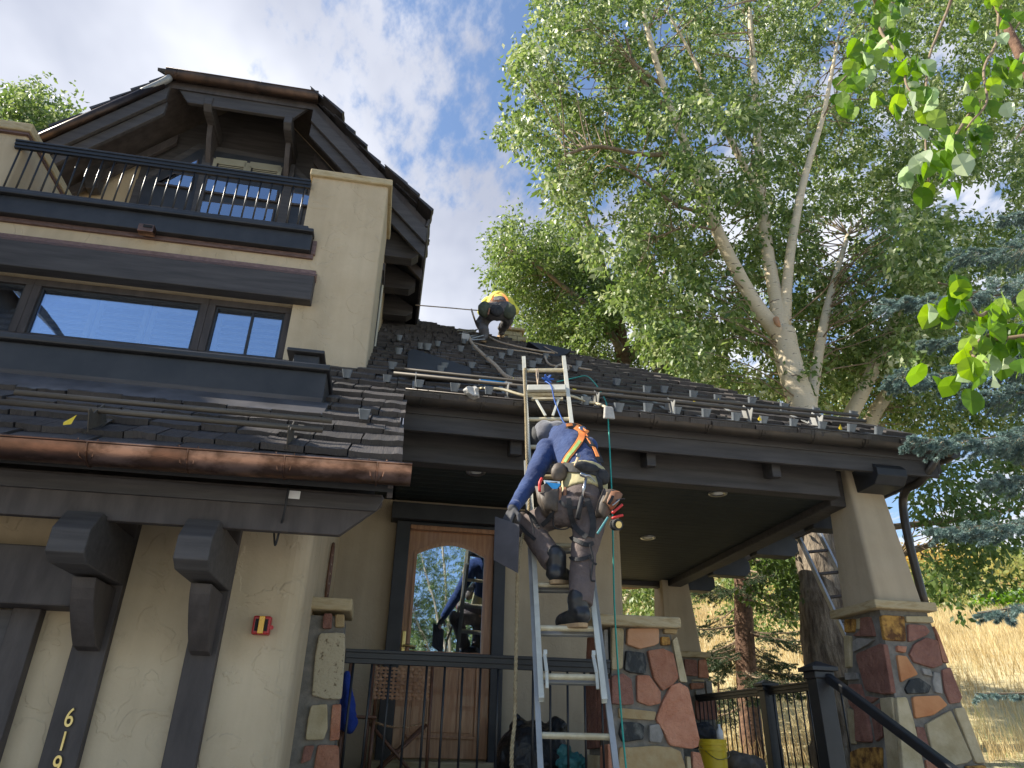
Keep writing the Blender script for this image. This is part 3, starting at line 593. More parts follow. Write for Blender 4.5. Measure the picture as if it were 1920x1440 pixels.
# arched glass with raised moulding
gx0, gx1, gz0, gz1 = .305, .985, 2.325, 3.24
arch = [(gx0, gz0), (gx1, gz0), (gx1, gz1)] + [(gx1-(gx1-gx0)*i/12, gz1+.105*math.sin(math.pi*i/12)) for i in range(1, 12)] + [(gx0, gz1)]
MB().prism([DP(x, 7.226, z) for x, z in arch], (0, .006, 0)).build('pane', GLASSD, dr)
cx, cz = (gx0+gx1)/2, (gz0+gz1)/2
outer = [(cx+(x-cx)*1.075, cz+(z-cz)*1.055) for x, z in arch]
mb = MB(); n = len(arch)
mb.add([DP(x, 7.232, z) for x, z in outer]+[DP(x, 7.212, z) for x, z in outer]+[DP(x, 7.216, z) for x, z in arch]+[DP(x, 7.232, z) for x, z in arch],
       [f for i in range(n) for j in [(i+1) % n] for f in ((i, j, n+j, n+i), (n+i, n+j, 2*n+j, 2*n+i), (2*n+i, 2*n+j, 3*n+j, 3*n+i))])
mb.build('moulding', DOORW, dr)
m = bpy.data.materials.new('door_blind'); m.use_nodes = True; nt = m.node_tree; b = nt.nodes['Principled BSDF']; w = nt.nodes.new('ShaderNodeTexWave'); w.inputs['Scale'].default_value = 22; w.bands_direction = 'X'
tc = nt.nodes.new('ShaderNodeTexCoord'); nt.links.new(tc.outputs['Object'], w.inputs[0]); cr = nt.nodes.new('ShaderNodeValToRGB'); cr.color_ramp.elements[0].color = (.02, .02, .022, 1); cr.color_ramp.elements[1].color = (.16, .16, .165, 1)
nt.links.new(w.outputs[0], cr.inputs[0]); nt.links.new(cr.outputs[0], b.inputs['Base Color'])
MB().prism([DP(x, 7.2335, z) for x, z in [(cx+(x-cx)*.995, cz+(z-cz)*.995) for x, z in arch]], (0, .001, 0)).build('blind', m, dr)
dbox('door_panel', DOORW, dr, .34, .95, 7.226, 7.236, 1.60, 2.20, .004)
for i in range(4): dbox('panel_board', DOORW, dr, .365+i*.141, .365+i*.141+.136, 7.216, 7.227, 1.63, 2.17, .004)
for z in (1.58, 2.205): dbox('moulding', DOORW, dr, .33, .96, 7.212, 7.236, z, z+.025, .005)
for x in (.322, .95): dbox('moulding', DOORW, dr, x, x+.022, 7.213, 7.236, 1.605, 2.205, .005)
dbox('handle_plate', BRASS, dr, .225, .262, 7.218, 7.235, 2.22, 2.50, .006)
MB().tube([DP(.243, 7.22, 2.36), DP(.243, 7.16, 2.36), DP(.30, 7.15, 2.36), DP(.36, 7.15, 2.355)], .010, 8).build('handle', BRASS, dr, smooth=True)

# --- porch floor, steps ---
pf = box('porch_floor', TREX, H, -.45, 4.85, 4.78, 11.6, 1.10, 1.215, .0)
for i in range(37):
    x = -.44+i*.143; MB().box(x, x+.137, 4.74, 11.6, 1.216, 1.243).build('deck_board', TREX, pf)
box('porch_base', STN['buff'], H, -.45, 4.8, 4.85, 11.5, -.1, 1.10, .0)
for i in range(6):
    box('step', TREX, H, 2.26, 4.05, 4.74-.28*(i+1), 4.742-.28*i, 1.243-.2*(i+1)-.05, 1.243-.2*(i+1), .008)
    box('riser', BOARD, H, 2.26, 4.05, 4.74-.28*(i+1)+.03, 4.74-.28*(i+1)+.05, -.02, 1.243-.2*(i+1)-.05, 0)

# --- stone piers ---
def pier(a, za, b, zb, capr, capz, label):
    p = MB().frustum(a, za, b, zb).build('stone_pier', MORTAR, H); p['label'] = label
    MB().box(*capr, *capz).build('cap', CAPS, p, .012, seg=3)
    return p
A1, B1 = (1.58, 2.15, 5.06, 5.72), (1.62, 2.07, 5.08, 5.62)
p1 = pier(A1, 0, B1, 2.325, (1.50, 2.115, 4.98, 5.66), (2.325, 2.40), 'short stone pier right of the ladder with a sandstone cap')
sandstone = 'front'
def stones(parent, plane, data, h=.020):
    for k, pts in data: poly_px(pts, plane, h*random.uniform(.8, 1.35), 'stone', STN[k], parent, .007, .02, True)
pl1 = (Vector((1.62, 5.065, 1.4)), Vector((0, -1, .0)))
z7 = lambda pts: [(1100+x/4.5, 1120+y/4.5) for x, y in pts]
stones(p1, pl1, [
 ('buff', z7([(208, 252), (310, 266), (300, 602), (206, 618)])),
 ('peach', z7([(338, 264), (602, 264), (602, 388), (560, 412), (440, 438), (332, 398)])),
 ('tan', z7([(648, 262), (752, 268), (756, 312), (646, 304)])),
 ('rust', z7([(624, 334), (694, 336), (704, 404), (626, 408)])),
 ('buff', z7([(714, 366), (752, 332), (842, 718), (778, 712)])),
 ('black', z7([(330, 452), (478, 470), (500, 560), (490, 650), (360, 636), (314, 610), (324, 500)])),
 ('red', z7([(506, 450), (640, 434), (724, 470), (770, 680), (720, 740), (636, 790), (560, 690), (540, 610)])),
 ('maroon', z7([(206, 664), (300, 640), (372, 690), (394, 905), (300, 910), (206, 900)])),
 ('red', z7([(416, 656), (520, 656), (622, 800), (620, 898), (520, 918), (422, 880)])),
 ('red', z7([(700, 750), (780, 722), (850, 760), (905, 1010), (945, 1190), (930, 1260), (870, 1280), (690, 1250), (640, 1130), (580, 1030), (640, 870)])),
 ('tan', z7([(264, 930), (580, 965), (566, 1038), (272, 1020)])),
 ('black', z7([(290, 1050), (440, 1060), (480, 1090), (470, 1200), (300, 1224), (268, 1150)])),
 ('grey', z7([(520, 1080), (600, 1066), (640, 1160), (616, 1230), (520, 1220)])),
 ('tan', z7([(270, 1262), (400, 1262), (560, 1250), (700, 1262), (790, 1300), (830, 1440), (830, 1600), (262, 1600)])),
 ('buff', z7([(836, 1340), (866, 1346), (880, 1560), (846, 1560)])),
 ('red', z7([(884, 1300), (950, 1310), (1000, 1500), (890, 1500)])),
])
plside = (Vector((1.60, 5.3, 1.4)), Vector((-1, 0, 0)))
def side_stone(parent, k, y0, y1, z0, z1, x, sgn=-1):
    j = lambda s=.012: random.uniform(-s, s)
    P = [(x+j(.002), y0+j(), z0+j()), (x, y1+j(), z0+j()), (x, (y1)+j(), (z0+z1)/2), (x, y1+j()-.02, z1+j()), (x, y0+j(), z1+j()), (x, y0+j(), (z0+z1)/2)]
    MB().prism(P, (sgn*.03, 0, 0)).build('stone', STN[k], parent, .007)
for k, y0, y1, z0, z1 in (('grey', 5.07, 5.22, 2.02, 2.30), ('red', 5.25, 5.55, 2.05, 2.29), ('maroon', 5.07, 5.3, 1.62, 1.98), ('maroon', 5.34, 5.62, 1.55, 2.0), ('red', 5.07, 5.28, 1.2, 1.58), ('buff', 5.32, 5.6, 1.2, 1.5)): side_stone(p1, k, y0, y1, z0, z1, 1.60)
# left pier, against the garage wall
p2 = pier((-.70, -.13, 5.02, 5.5), 0, (-.5, -.235, 5.05, 5.42), 2.30, (-.5, -.19, 4.98, 5.48), (2.33, 2.41), 'narrow stone pier against the garage wall with a rough cap stone')
z3 = lambda pts: [(560+x/2.667, 900+y/2.667) for x, y in pts]
pl2 = (Vector((-.3, 5.04, 1.4)), Vector((0, -1, .0)))
stones(p2, pl2, [
 ('maroon', z3([(126, 668), (170, 670), (164, 745), (118, 745)])),
 ('tan', z3([(184, 672), (230, 674), (230, 738), (182, 738)])),
 ('pit', z3([(104, 770), (180, 764), (232, 768), (230, 900), (214, 1098), (130, 1098), (66, 1078), (80, 900)])),
 ('buff', z3([(64, 1126), (144, 1120), (146, 1240), (124, 1300), (34, 1300), (46, 1200)])),
 ('red', z3([(168, 1122), (214, 1120), (204, 1300), (154, 1306)])),
 ('maroon', z3([(30, 1330), (80, 1326), (60, 1400), (10, 1420)])),
 ('red', z3([(96, 1322), (200, 1326), (206, 1540), (60, 1540)])),
])
# right front column: battered stone base, cap, tapering stucco shaft
A3, B3 = (3.97, 4.95, 5.44, 6.42), (4.22, 4.67, 5.66, 6.16)
p3 = pier(A3, 0, B3, 2.66, (4.13, 4.72, 5.58, 6.26), (2.66, 2.735), 'large battered stone base of the right front porch column')
dz = 2.66; sl = (B3[2]-A3[2])/dz; slx = (B3[0]-A3[0])/dz
plf = (Vector((4.2, A3[2]-.004, 0)), Vector((0, -1, sl))); pls = (Vector((A3[0]-.004, 5.8, 0)), Vector((-1, 0, slx)))
z8 = lambda pts: [(1560+x/4.234, 1100+y/4.234) for x, y in pts]
stones(p3, plf, [
 ('rust', z8([(378, 226), (566, 236), (582, 436), (410, 424)])),
 ('buff', z8([(572, 238), (780, 240), (800, 290), (580, 286)])),
 ('maroon', z8([(592, 300), (730, 310), (770, 360), (740, 390), (650, 430), (600, 440)])),
 ('red', z8([(800, 312), (836, 380), (920, 610), (870, 600), (842, 470)])),
 ('red', z8([(504, 470), (582, 478), (572, 528), (508, 514)])),
 ('maroon', z8([(640, 460), (740, 404), (830, 430), (870, 620), (800, 650), (640, 600), (606, 540)])),
 ('orange', z8([(506, 542), (580, 552), (676, 700), (600, 730), (540, 760)])),
 ('grey', z8([(700, 650), (770, 660), (790, 716), (720, 700)])),
 ('grey', z8([(800, 676), (850, 690), (872, 856), (810, 840), (790, 760)])),
 ('black', z8([(610, 740), (680, 724), (780, 790), (760, 846), (590, 852), (572, 810)])),
 ('maroon', z8([(866, 660), (930, 640), (1026, 880), (1010, 920), (930, 930), (890, 840)])),
 ('orange', z8([(628, 872), (840, 866), (908, 944), (800, 1020), (652, 1048)])),
 ('buff', z8([(498, 876), (580, 880), (640, 1080), (720, 1440), (740, 1560), (560, 1560), (520, 1100)])),
 ('maroon', z8([(654, 1114), (718, 1116), (780, 1330), (700, 1360), (676, 1240)])),
 ('buff', z8([(730, 1090), (930, 980), (1100, 1370), (1060, 1400), (860, 1440), (800, 1380)])),
 ('buff', z8([(956, 966), (1040, 960), (1210, 1400), (1130, 1404)])),
 ('rust', z8([(1050, 1424), (1210, 1418), (1260, 1600), (1040, 1600)])),
 ('red', z8([(730, 1370), (800, 1410), (860, 1460), (860, 1600), (770, 1600)])),
])
stones(p3, pls, [
 ('rust', z8([(110, 262), (196, 256), (182, 362), (112, 366)])),
 ('buff', z8([(206, 256), (236, 252), (232, 340), (206, 340)])),
 ('maroon', z8([(244, 250), (310, 240), (352, 398), (180, 394), (240, 350)])),
 ('buff', z8([(108, 388), (160, 390), (162, 640), (120, 650)])),
 ('grey', z8([(178, 440), (220, 408), (348, 420), (300, 460), (182, 524)])),
 ('maroon', z8([(200, 540), (400, 452), (430, 460), (496, 850), (420, 858), (280, 826)])),
 ('grey', z8([(120, 686), (210, 686), (216, 740), (122, 744)])),
 ('maroon', z8([(140, 780), (230, 770), (276, 930), (330, 1240), (200, 1236), (190, 980), (144, 930)])),
 ('maroon', z8([(276, 868), (376, 884), (300, 940)])),
 ('buff', z8([(128, 960), (180, 980), (196, 1252), (160, 1250)])),
 ('maroon', z8([(316, 964), (388, 920), (414, 1190), (360, 1236)])),
 ('rust', z8([(160, 1310), (240, 1280), (404, 1272), (404, 1560), (160, 1560)])),
 ('grey', z8([(424, 1220), (450, 1220), (480, 1560), (428, 1560)])),
 ('buff', z8([(392, 884), (488, 874), (516, 1100), (556, 1440), (556, 1560), (470, 1560), (430, 1200)])),
])
def stucco_shaft(x0, x1, y0, y1, z0, X0, X1, Y0, Y1, z1, r=.035):
    def ring(x0, x1, y0, y1, z):
        P = []
        for cx, cy, a0 in ((x0+r, y0+r, 180), (x1-r, y0+r, 270), (x1-r, y1-r, 0), (x0+r, y1-r, 90)):
            P += [(cx+r*math.cos(R_(a0+a)), cy+r*math.sin(R_(a0+a)), z) for a in (0, 22, 45, 68, 90)]
        return P
    A, B = ring(x0, x1, y0, y1, z0), ring(X0, X1, Y0, Y1, z1); n = len(A)
    return MB().add(A+B, [(i, (i+1) % n, n+(i+1) % n, n+i) for i in range(n)]+[tuple(range(n))[::-1], tuple(range(n, 2*n))]).build('column', STUCCO2, H, smooth=False)
stucco_shaft(4.21, 4.65, 5.65, 6.17, 2.735, 4.25, 4.57, 5.78, 6.14, 4.05)
# rear column
q = at(1257, 1222, 'Y', 9.92); q2 = at(1313, 1222, 'Y', 9.92)
p4 = pier((q.x-.22, q2.x+.25, 9.75, 10.7), 0, (q.x-.02, q2.x+.05, 9.92, 10.5), 2.66, (q.x-.09, q2.x+.12, 9.84, 10.6), (2.66, 2.735), 'shaded stone base of the rear porch column')
stucco_shaft(q.x-.02, q2.x+.03, 9.92, 10.5, 2.735, q.x+.02, q2.x-.08, 10.0, 10.4, 4.0)
c = at(1248, 1065, 'Y', 9.9); box('column', STUCCO2, H, c.x-.07, c.x+.02, 9.9, 10.0, 2.7, 3.95)
z5 = lambda pts: [(1230+x/5.54, 1180+y/5.54) for x, y in pts]
stones(p4, (Vector((4.3, 9.87, 2)), Vector((0, -1, .06))), [
 ('maroon', z5([(290, 310), (420, 320), (430, 490), (300, 480)])), ('red', z5([(440, 320), (515, 310), (552, 505), (440, 505)])),
 ('buff', z5([(370, 524), (495, 524), (495, 545), (370, 536)])), ('red', z5([(350, 560), (495, 560), (495, 612), (360, 625)])),
 ('grey', z5([(512, 540), (575, 540), (585, 670), (520, 670)])), ('grey', z5([(400, 640), (500, 625), (505, 680), (410, 680)])), ('maroon', z5([(400, 740), (620, 740), (640, 940), (420, 940)]))])

# --- railings ---
def railing(a, b, zt, zb, n, label=None, m=METAL_BLACK, tw=.055, th=.07, r=.009, posts=()):
    a, b = Vector(a), Vector(b); base = MB().bar((a.x, a.y, zt-th/2), (b.x, b.y, zt-th/2), tw, th*.55).build('railing', m, H, .004)
    if label: base['label'] = label
    MB().bar((a.x, a.y, zt-th*.12), (b.x, b.y, zt-th*.12), tw*1.35, th*.3).build('hand_rail', m, base, .004)
    MB().bar((a.x, a.y, zt-th*.95), (b.x, b.y, zt-th*.95), tw*.6, th*.5).build('under_rail', m, base, .003)
    MB().bar((a.x, a.y, zb+.02), (b.x, b.y, zb+.02), tw*.8, .045).build('bottom_rail', m, base, .003)
    proto = None
    for i in range(n):
        p = a.lerp(b, (i+.5)/n)
        if proto is None:
            me = MB().lathe((0, 0, 0), [(r, 0), (r, zt-th-zb)], 8); proto = bpy.data.meshes.new('baluster'); proto.from_pydata(me.v, [], me.f); proto.materials.append(m); proto.polygons.foreach_set('use_smooth', [True]*len(proto.polygons))
        o = bpy.data.objects.new('baluster', proto); COL.objects.link(o); o.parent = base; o.location = Vector((p.x, p.y, zb+.02))
    return base
railing((-.20, 5.08, 0), (1.60, 5.08, 0), 2.10, 1.28, 15, 'black porch railing in front of the door', r=.008)
def newel(x, y, z0, z1, w=.10):
    p = MB().box(x-w/2, x+w/2, y-w/2, y+w/2, z0, z1-.10).build('newel_post', METAL_BLACK, H, .005)
    MB().box(x-w*.62, x+w*.62, y-w*.62, y+w*.62, z1-.12, z1-.07).build('collar', METAL_BLACK, p, .008)
    MB().frustum((x-w*.8, x+w*.8, y-w*.8, y+w*.8), z1-.07, (x-w*.8, x+w*.8, y-w*.8, y+w*.8), z1-.04).frustum((x-w*.72, x+w*.72, y-w*.72, y+w*.72), z1-.04, (x-.01, x+.01, y-.01, y+.01), z1).build('post_cap', METAL_BLACK, p, .004)
    return p
nx_ = at(1535, 1248, 'Y', 5.0).x
newel(nx_, 5.02, 1.2, 2.15, .125)
he = at(1770, 1440, 'Y', 4.0)
d = Vector((he.x-nx_, he.y-5.0, he.z-2.06)); MB().bar(Vector((nx_+.03, 5.0, 2.06)), Vector((nx_+.03, 5.0, 2.06))+d*1.9, .055, .06).build('stair_handrail', METAL_BLACK, H, .01)
# east side railing with middle post
A = at(1515, 1289, 'X', 4.34); B = at(1299, 1306, 'X', 4.34); Cc = at(1435, 1276, 'X', 4.34)
zt = (A.z+B.z)/2+.03
railing((4.34, 6.4, 0), (4.34, Cc.y-.06, 0), zt, 1.30, 11, 'black side railing, part nearer the steps', r=.008)
railing((4.34, Cc.y+.06, 0), (4.34, 9.9, 0), zt, 1.30, max(8, int((9.9-Cc.y)/.125)), 'black side railing, part nearer the rear column', r=.008)
newel(4.34, Cc.y, 1.2, Cc.z+.01, .13)
# --- box ledge above the garage roof ---
lz = 3.60
bx = box('parapet_box', BOARD, H, EX, -.545, 4.66, 6.06, 3.4, 3.90, .01); bx['label'] = 'long dark boxed ledge under the upper windows'
box('ledge', BOARD, bx, EX, -.525, 4.62, 6.06, 3.90, 3.95, .012)
box('skirt', TRIM, bx, EX, -.55, 4.652, 4.67, 3.62, 3.70, .006)
MB().prism([(EX, 4.645, 3.66), (EX, 4.44, 3.49), (EX, 4.44, 3.475), (EX, 4.66, 3.56)], (-.50-EX, 0, 0)).build('flashing', LEAD, bx, .003)
pst = box('parapet_post', BOARD, H, -.80, -.62, 4.70, 4.88, 3.95, 4.045, .005)
box('post_cap', BOARD, pst, -.85, -.585, 4.66, 4.93, 4.05, 4.078, .006); MB().frustum((-.83, -.60, 4.68, 4.91), 4.078, (-.74, -.69, 4.76, 4.83), 4.105).build('post_cap', BOARD, pst)

# --- upper wall with windows, built round its openings ---
YU = 6.08; WZ0, WZ1 = 4.66, 5.29
wl_ = box('wall', STUCCO, H, EX, -1.125, YU, 6.4, WZ1, 6.05, 0); wl_['label'] = 'upper front stucco wall'
box('wall', STUCCO, H, EX, -1.125, YU, 6.4, 3.9, WZ0, 0)
def battered(x0, x1, z0, z1, y0, y1, flare=.03, r=.03):
    def ring(z, e):
        P = []
        a0, a1, b0 = x0, x1+e, y0-e
        P += [(a0, b0, z)]; P += [(a1-r+r*math.sin(t), b0+r-r*math.cos(t), z) for t in [math.pi/2*i/4 for i in range(5)]]; P += [(a1, y1, z), (a0, y1, z)]
        return P
    A, B, Cq = ring(z0, flare), ring(z0+.3*(z1-z0), flare*.35), ring(z1, 0); n = len(A)
    return MB().add(A+B+Cq, [(k*n+i, k*n+(i+1) % n, (k+1)*n+(i+1) % n, (k+1)*n+i) for k in range(2) for i in range(n)]+[tuple(range(n))[::-1], tuple(range(2*n, 3*n))]).build('wall', STUCCO, H)
w = battered(-1.125, -.375, 4.2, 6.05, YU, 7.0); w['label'] = 'stucco corner wall standing on the roof'
w = battered(-1.17, -.375, 6.05, 6.90, YU, 6.95, 0); w['label'] = 'stucco parapet pier at the right end of the balcony'
MB().box(-1.20, -.335, 6.04, 7.0, 6.90, 6.985).build('cap', CAPS, w, .014, seg=3)
w = box('wall', STUCCO, H, -5.4, -3.965, YU, 7.1, 6.0, 6.93, .02); w['label'] = 'stucco parapet pier at the left end of the balcony'
cL = MB().box(-5.5, -3.93, 6.02, 7.2, 6.93, 7.03).build('cap', CAPS, w, .014, seg=3)
box('cap_flashing', COPPER2, w, -5.45, -3.95, 6.045, 7.15, 6.90, 6.93, .002)
sw = box('wall', STUCCO, H, -.5, -.40, 7.0, 10.1, 4.6, 7.7, 0); sw['label'] = 'side wall under the big eave'
# window set
def window(x0, x1, z0, z1, y, mull=(), fw=.06, shut=True, label=None):
    f = MB(); f.box(x0, x1, y, y+.09, z1-fw, z1).box(x0, x1, y, y+.09, z0, z0+fw).box(x0, x0+fw, y, y+.09, z0+fw, z1-fw).box(x1-fw, x1, y, y+.09, z0+fw, z1-fw)
    o = f.build('window', TRIMB, H, .004)
    if label: o['label'] = label
    g = .022; s = MB(); a, b, c, d = x0+fw, x1-fw, z0+fw, z1-fw
    s.box(a, b, y+.025, y+.07, d-g, d).box(a, b, y+.025, y+.07, c, c+g).box(a, a+g, y+.025, y+.07, c+g, d-g).box(b-g, b, y+.025, y+.07, c+g, d-g); s.build('sash', BOARD, o, .002)
    for mx in mull: box('mullion', BOARD, o, mx-.012, mx+.012, y+.03, y+.06, c, d, .002)
    xs = [a+g]+list(mull)+[b-g]
    for p, q in zip(xs, xs[1:]): MB().box(p+.004, q-.004, y+.045, y+.051, c+g, d-g).build('pane', GLASS, o)
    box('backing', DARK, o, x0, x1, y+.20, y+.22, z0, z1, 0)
    if shut:
        n = max(1, round((b-a)/.55)); 
        for i in range(n):
            p, q = a+(b-a)*i/n+.01, a+(b-a)*(i+1)/n-.01; sh = MB().box(p, p+.045, y+.12, y+.15, c, d).box(q-.045, q, y+.12, y+.15, c, d).box(p, q, y+.121, y+.149, d-.07, d).box(p, q, y+.121, y+.149, c, c+.07).build('shutter', SHUT, o, .003)
            L = MB(); zz = c+.11
            while zz < d-.09: L.add([(p+.045, y+.115, zz-.022), (q-.045, y+.115, zz-.022), (q-.045, y+.155, zz+.022), (p+.045, y+.155, zz+.022)], [(0, 1, 2, 3)]); zz += .062
            s2 = L.build('louvre', SHUT, o)
            sm = s2.modifiers.new('s', 'SOLIDIFY'); sm.thickness = .006
    return o
window(-3.43, -1.90, WZ0, WZ1, 6.13, (), .065, label='wide upper window reflecting blue sky')
window(-1.898, -1.127, WZ0, WZ1, 6.132, (-1.49,), .065, label='narrow two-pane upper window beside the corner wall')
window(-5.0, -3.432, WZ0, WZ1, 6.132, (), .065, label='upper window cut by the left edge of the photo')
box('window_sill', BOARD, H, EX, -1.127, 6.05, 6.2, 4.61, 4.66, .006)
box('window_header', TRIM, H, EX, -.955, 5.95, 6.09, 5.292, 5.565, .008)
MB().prism([(EX, 5.955, 5.567), (EX, 6.075, 5.567), (EX, 6.075, 5.66), (EX, 6.055, 5.66)], (-.95-EX, 0, 0)).build('flashing', COPPER2, H)
box('flashing', COPPER2, H, EX, -.965, 6.055, 6.079, 5.655, 5.70, .002)
# balcony edge
box('balcony_board', BOARD, H, EX, -1.05, 5.985, 6.079, 5.885, 6.08, .006)
box('balcony_ledge', BOARD, H, EX, -1.04, 5.94, 6.079, 6.081, 6.125, .010)
box('balcony_ledge', BOARD, H, EX, -1.10, 5.965, 6.20, 6.127, 6.165, .008)
box('flashing', COPPER2, H, EX, -1.02, 6.05, 6.078, 5.835, 5.883, .002); box('flashing', COPPER2, H, -1.046, -1.005, 6.045, 6.077, 5.884, 6.05, .002)
c = at(276, 430, 'Y', 5.95); sc_ = box('scupper', COPPER, H, c.x-.075, c.x+.065, 5.92, 6.0, c.z-.045, c.z+.04, .004); box('spout', DARK, sc_, c.x-.03, c.x+.05, 5.915, 5.93, c.z-.0, c.z+.03, 0)
box('balcony_floor', TREX, H, EX, -1.1, 6.2, 8.4, 5.95, 6.02, 0)
railing((-4.02, 6.05, 0), (-1.17, 6.05, 0), 6.80, 6.15, 26, 'black upper balcony railing', m=METAL_BLACK, th=.075, r=.009)
railing((-6.2, 6.3, 0), (-5.45, 6.3, 0), 6.80, 6.15, 6)

# ------------------------------------------------------------------ gable over the balcony
GX, GZ, GS, YF = -2.44, 10.09, 1.06, 7.2
gz = lambda x: GZ-GS*abs(x-GX)
GR = MB()
gr = MB().prism([(.07, YF, 7.43), (.07, 12.5, 7.43), (GX, 12.5, GZ), (GX, 8.25, GZ), (-1.54, YF, gz(-1.54))], (0, 0, -.13)).build('gable_roof', TRIMB, H); gr['label'] = 'steep clipped gable roof over the balcony'
MB().prism([(-4.95, YF, 7.43), (-4.95, 12.5, 7.43), (GX, 12.5, GZ), (GX, 8.25, GZ), (-3.34, YF, gz(-3.34))], (0, 0, -.13)).build('roof_deck', TRIMB, gr)
MB().prism([(-3.34, YF, gz(-3.34)), (-1.54, YF, gz(-1.54)), (GX, 8.25, GZ)], (0, 0, -.12)).build('roof_deck', TRIMB, gr)
def slope_pt(x, y, dz): return Vector((x, y, gz(x)+dz))
for sgn, xa, xb in ((1, -1.54, .09), (-1, -3.34, -4.97)):
    for k, (y, dz, hh, th) in enumerate(((YF-.035, -.13, .22, .05), (YF+.03, -.34, .20, .05), (YF+.62, -.30, .16, .06))):
        a, b = slope_pt(xa, y, dz), slope_pt(xb, y, dz); MB().prism([a, b, b+Vector((0, 0, -hh)), a+Vector((0, 0, -hh))], (0, th, 0)).build('barge_board', TRIM if k < 2 else TRIMB, gr, .006)
    sp = Vector((sgn*-1, 0, GS)).normalized()
    lay(Vector((.10 if sgn > 0 else -4.98, YF-.06, 7.43-.01)), (0, sgn*1, 0), sp, [(0, 0), (.9, 0), (.9, 2.8), (.0, 2.26)] if sgn > 0 else [(0, 0), (-.9, 0), (-.9, 2.8), (.0, 2.26)], gr, 0)
lay(Vector((-3.40, YF-.06, 9.16)), (1, 0, 0), Vector((0, 1.05, .95)), [(0, 0), (1.92, 0), (.96, 1.3)], gr, 0)
# hip tail at the right eave corner
MB().prism([(.07, YF-.03, 7.32), (.10, YF-.03, 7.43), (.10, 12.3, 7.43), (.07, 12.3, 7.32)], (.03, 0, 0)).build('eave_board', TRIM, gr)
MB().prism([(.075, YF, 7.12), (.105, YF, 7.12), (.105, YF, 7.36), (.075, YF, 7.36)], (0, 5.2, 0)).build('eave_board', TRIM, gr)
MB().prism([(-.40, YF+.06, 7.50), (.08, YF+.06, 7.20), (.08, YF+.06, 7.16), (-.40, YF+.06, 7.44)], (0, 5, 0)).build('soffit', BOARD, gr)
for y in (7.45, 8.15, 8.85, 9.5):
    c_ = .06; MB().prism([(-.41, y, 7.0), (-.06, y, 7.0), (.02, y, 7.07), (.02, y, 7.18), (-.41, y, 7.44)], (0, .17, 0)).build('rafter_tail', TRIM, gr, .006)
# eaves board, supports
MB().prism([(-3.1, YF+.02, 8.83), (-1.78, YF+.02, 8.83), (-1.50, YF+.02, 9.22), (-3.38, YF+.02, 9.22)], (0, .05, 0)).build('eave_board', TRIM, gr, .006)
gutter('gutter', TARN, (-3.40, YF-.075, 9.19), (-1.49, YF-.075, 9.19), .085, H, hang=1.0)['label'] = 'tarnished copper gutter at the top of the clipped gable'
lg = MB().tube([(-3.42, YF-.06, 9.0), (-4.95, YF-.06, 7.38)], .055, 12).build('gutter', TARN, H, smooth=True); lg['label'] = 'sloping copper gutter down the left rake'
MB().tube(catmull([(-3.36, YF-.07, 9.14), (-3.37, YF-.09, 9.06), (-3.46, YF-.08, 8.96), (-3.62, YF-.07, 8.80)], 6), .045, 10).build('elbow', ALUD, lg, smooth=True)
for px, py in ((390, 190), (540, 225)):
    c = at(px, py, 'Y', YF); tb = MB().prism([(c.x-.05, YF+.7, c.z-.10), (c.x-.05, YF+.08, c.z-.10), (c.x-.05, YF, c.z-.04), (c.x-.05, YF, c.z+.09), (c.x-.05, YF+.7, c.z+.09)], (.10, 0, 0)).build('timber_bracket', TRIM, H, .005)
    arc = [(YF+.30+.36*(i/6)**1.5, c.z-.10-.50*(i/6)) for i in range(7)]
    MB().prism([(c.x-.04, y, z) for y, z in arc+[(YF+.72, c.z-.62), (YF+.72, c.z-.10)]], (.065, 0, 0)).build('brace', TRIMB, tb, .005)
c = at(430, 270, 'Y', 7.9)
# gable wall: stucco to the left, dark boarding round the bay
gw = MB().prism([(-4.9, 7.97, 6.0), (-.42, 7.97, 6.0), (-.42, 7.97, gz(-.42)-.14), (GX+.05, 7.97, GZ-.16), (-4.6, 7.97, gz(-4.6)-.14), (-4.9, 7.97, 7.3)], (0, .1, 0)).build('wall', STUCCO, H); gw['label'] = 'gable wall behind the balcony'
dk = [at(x, y, 'Y', 7.93) for x, y in ((258, 300), (262, 390), (240, 420))]
xl = at(262, 330, 'Y', 7.93).x
MB().prism([(xl, 7.93, 6.0), (-.42, 7.93, 6.0), (-.42, 7.93, gz(-.42)-.15), (GX, 7.93, GZ-.2), (xl-.02, 7.93, gz(xl-.02)-.15)], (0, .035, 0)).build('wall', TRIM, H)
MB().prism([at(x, y, 'Y', 7.80) for x, y in ((150, 300), (202, 290), (182, 352), (160, 352))], (0, .14, 0)).build('timber_bracket', TRIM, H, .006)
# bay: stepped dark surround and its window panes
def pxs(pts, Y): return [at(x, y, 'Y', Y) for x, y in pts]
bay = [(255, 336), (373, 268), (540, 297), (590, 345), (560, 470), (225, 430)]
b1 = MB().prism(pxs(bay, 7.84), (0, .09, 0)).build('window', TRIM, H, .01); b1['label'] = 'angled bay of tall balcony windows'
inn = [(268, 342), (377, 278), (534, 305), (578, 348), (552, 470), (240, 430)]
MB().prism(pxs(inn, 7.815), (0, .028, 0)).build('frame', BOARD, b1, .006)
Z3 = lambda pts: [(180+x/4.571, 280+y/4.571) for x, y in pts]
post = lambda x0, y0, x1, y1, w: MB().prism(pxs([(x0, y0), (x0+w, y0+w*.17), (x1+w, y1+w*.17), (x1, y1)], 7.77), (0, .05, 0)).build('post', TRIM, b1, .006)
post(383, 281, 345, 450, 17); post(537, 306, 510, 470, 17)
